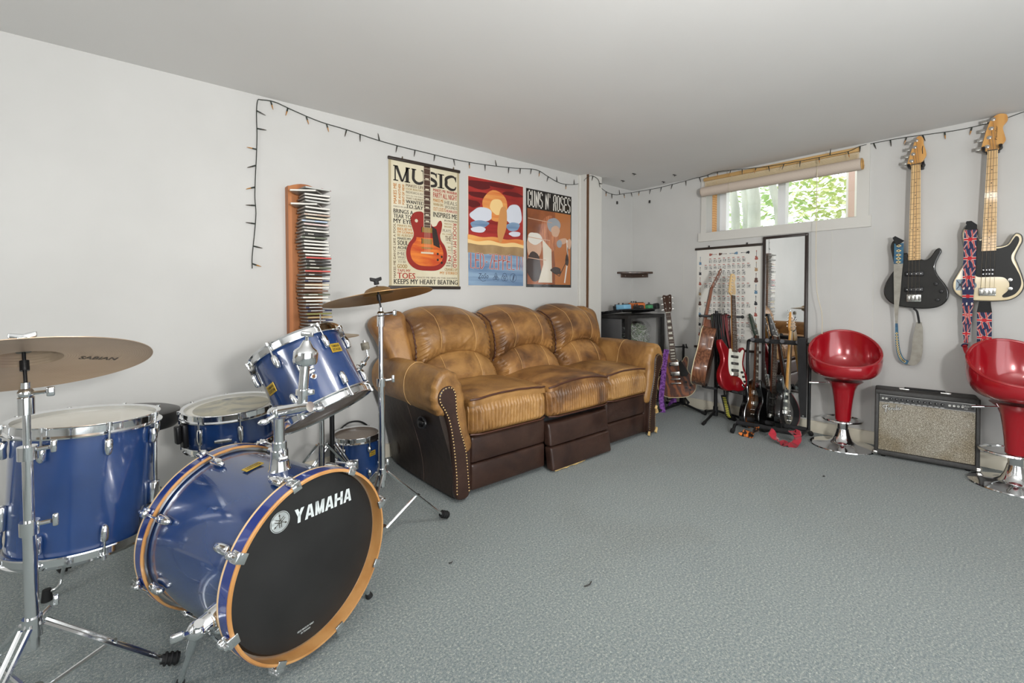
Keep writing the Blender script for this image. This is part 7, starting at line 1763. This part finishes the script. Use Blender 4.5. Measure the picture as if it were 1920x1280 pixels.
for x in (.042, .060, .366, .386, .405, .424): b = B(AMs); b.lathe([(.0075, .005), (.007, .010), (.004, .010), (.0035, .004), (0, .004)], 0, 14, Matrix.Translation((x if x < .4 or W > .46 else x, pz + .028, 0))); b.build('jack_socket', NICKEL, pn)
b = B(AMs); b.rbox((W - .036, pz + .027, .008), (.010, .014, .008), .002, 4); b.build('power_switch', BLACK, pn)
# script badge, drawn as linked pen strokes
b = B(AMs @ Matrix.Translation((.045, pz - .062, .0035)) @ Matrix.Rotation(.16, 4, 'Z') @ Matrix.Diagonal((.90, .95, 1, 1)))
S = [([(.002, .034), (.008, .041), (.022, .043), (.040, .046)], .0075), ([(.027, .046), (.022, .030), (.017, .012), (.014, -.004)], .0085), ([(.010, .022), (.020, .024), (.030, .026)], .006), ([(.002, .034), (.004, .028), (.010, .027)], .005),
     ([(.032, .016), (.040, .019), (.043, .024), (.037, .026), (.032, .019), (.034, .012), (.042, .011), (.048, .016)], .0042), ([(.050, .024), (.049, .012)], .0042), ([(.050, .018), (.057, .025), (.060, .022), (.059, .012), (.064, .013)], .0042), ([(.078, .024), (.070, .023), (.067, .016), (.071, .012), (.078, .018)], .0042), ([(.083, .044), (.080, .026), (.078, .012), (.083, .013)], .0046), ([(.084, .017), (.092, .019), (.094, .024), (.089, .026), (.085, .019), (.087, .012), (.095, .012), (.099, .017)], .0042), ([(.101, .025), (.100, .012)], .0042), ([(.101, .018), (.106, .025), (.112, .023)], .0042)]
for p_, w_ in S:
    q = spline([V((x, y)) for x, y in p_], 5, False); b.stroke(q, w_ + .003, .0004, 1)
for p_, w_ in S:
    q = spline([V((x, y)) for x, y in p_], 5, False); b.stroke(q, w_ * .62, .0016, 0)
b.build('name_badge', [mat('badge_silver', '#d5d5d0', .3, .3), mat('badge_black', '#1b1b1b', .4)], gr)
b = B(AMs); b.rbox((W * .5, Hh + .012, -.075), (W * .40, .012, .026), .005, 5); hb = b.build('handle', RUBBER, t)
for x in (.30, .70): b = B(AMs); b.rbox((W * x, Hh + .005, -.075), (.055, .012, .032), .005, 5); b.build('handle_cap', NICKEL, hb)
for x, y in ((0.006, .008), (W - .006, .008)): b = B(AMs); b.rbox((x, y + .004, -.004), (.030, .028, .036), .009, 5); b.build('corner_cap', NICKEL, t)
for x in (.05, W - .05):
    for z in (-.03, -.15): b = B(AMs); b.cyl((x, .002, z), (x, -.0145, z), .014, .012, 0, 12); b.build('foot', RUBBER, t)
b = B(); q0 = AMs @ V((W - .02, Hh - .01, -.17)); b.tube(spline([q0, q0 + V((.02, -.05, .02)), V((4.10, .05, .53)), V((4.09, -.15, .40)), V((4.08, -.3, .1)), V((4.05, -.4, .008))], 6, False), .004, 0, 8); tag(b.build('cable', STEEL, loc=q0), 'thin grey cable leaving the back of the amplifier behind the stool', 'cable')

# ------------------------------------------------------------------ litter on the carpet
for i, (x, y, lab) in enumerate(((1104, 1096, 'thin dark scrap of thread lying on the open carpet'), (1545, 893, 'tiny dark crumb on the carpet in front of the red stool'), (846, 1055, 'small dark fluff on the carpet near the cymbal stand foot'))):
    p = on(x, y, 'z', .003); b = B(); b.tube([p + V((-.022 * (1 if i == 0 else .4), .004, .001)), p + V((0, -.004, .003)), p + V((.022 * (1 if i == 0 else .4), .006, .001))], .0022, 0, 6); tag(b.build('carpet_scrap', SMALL, loc=p), lab, 'scrap')
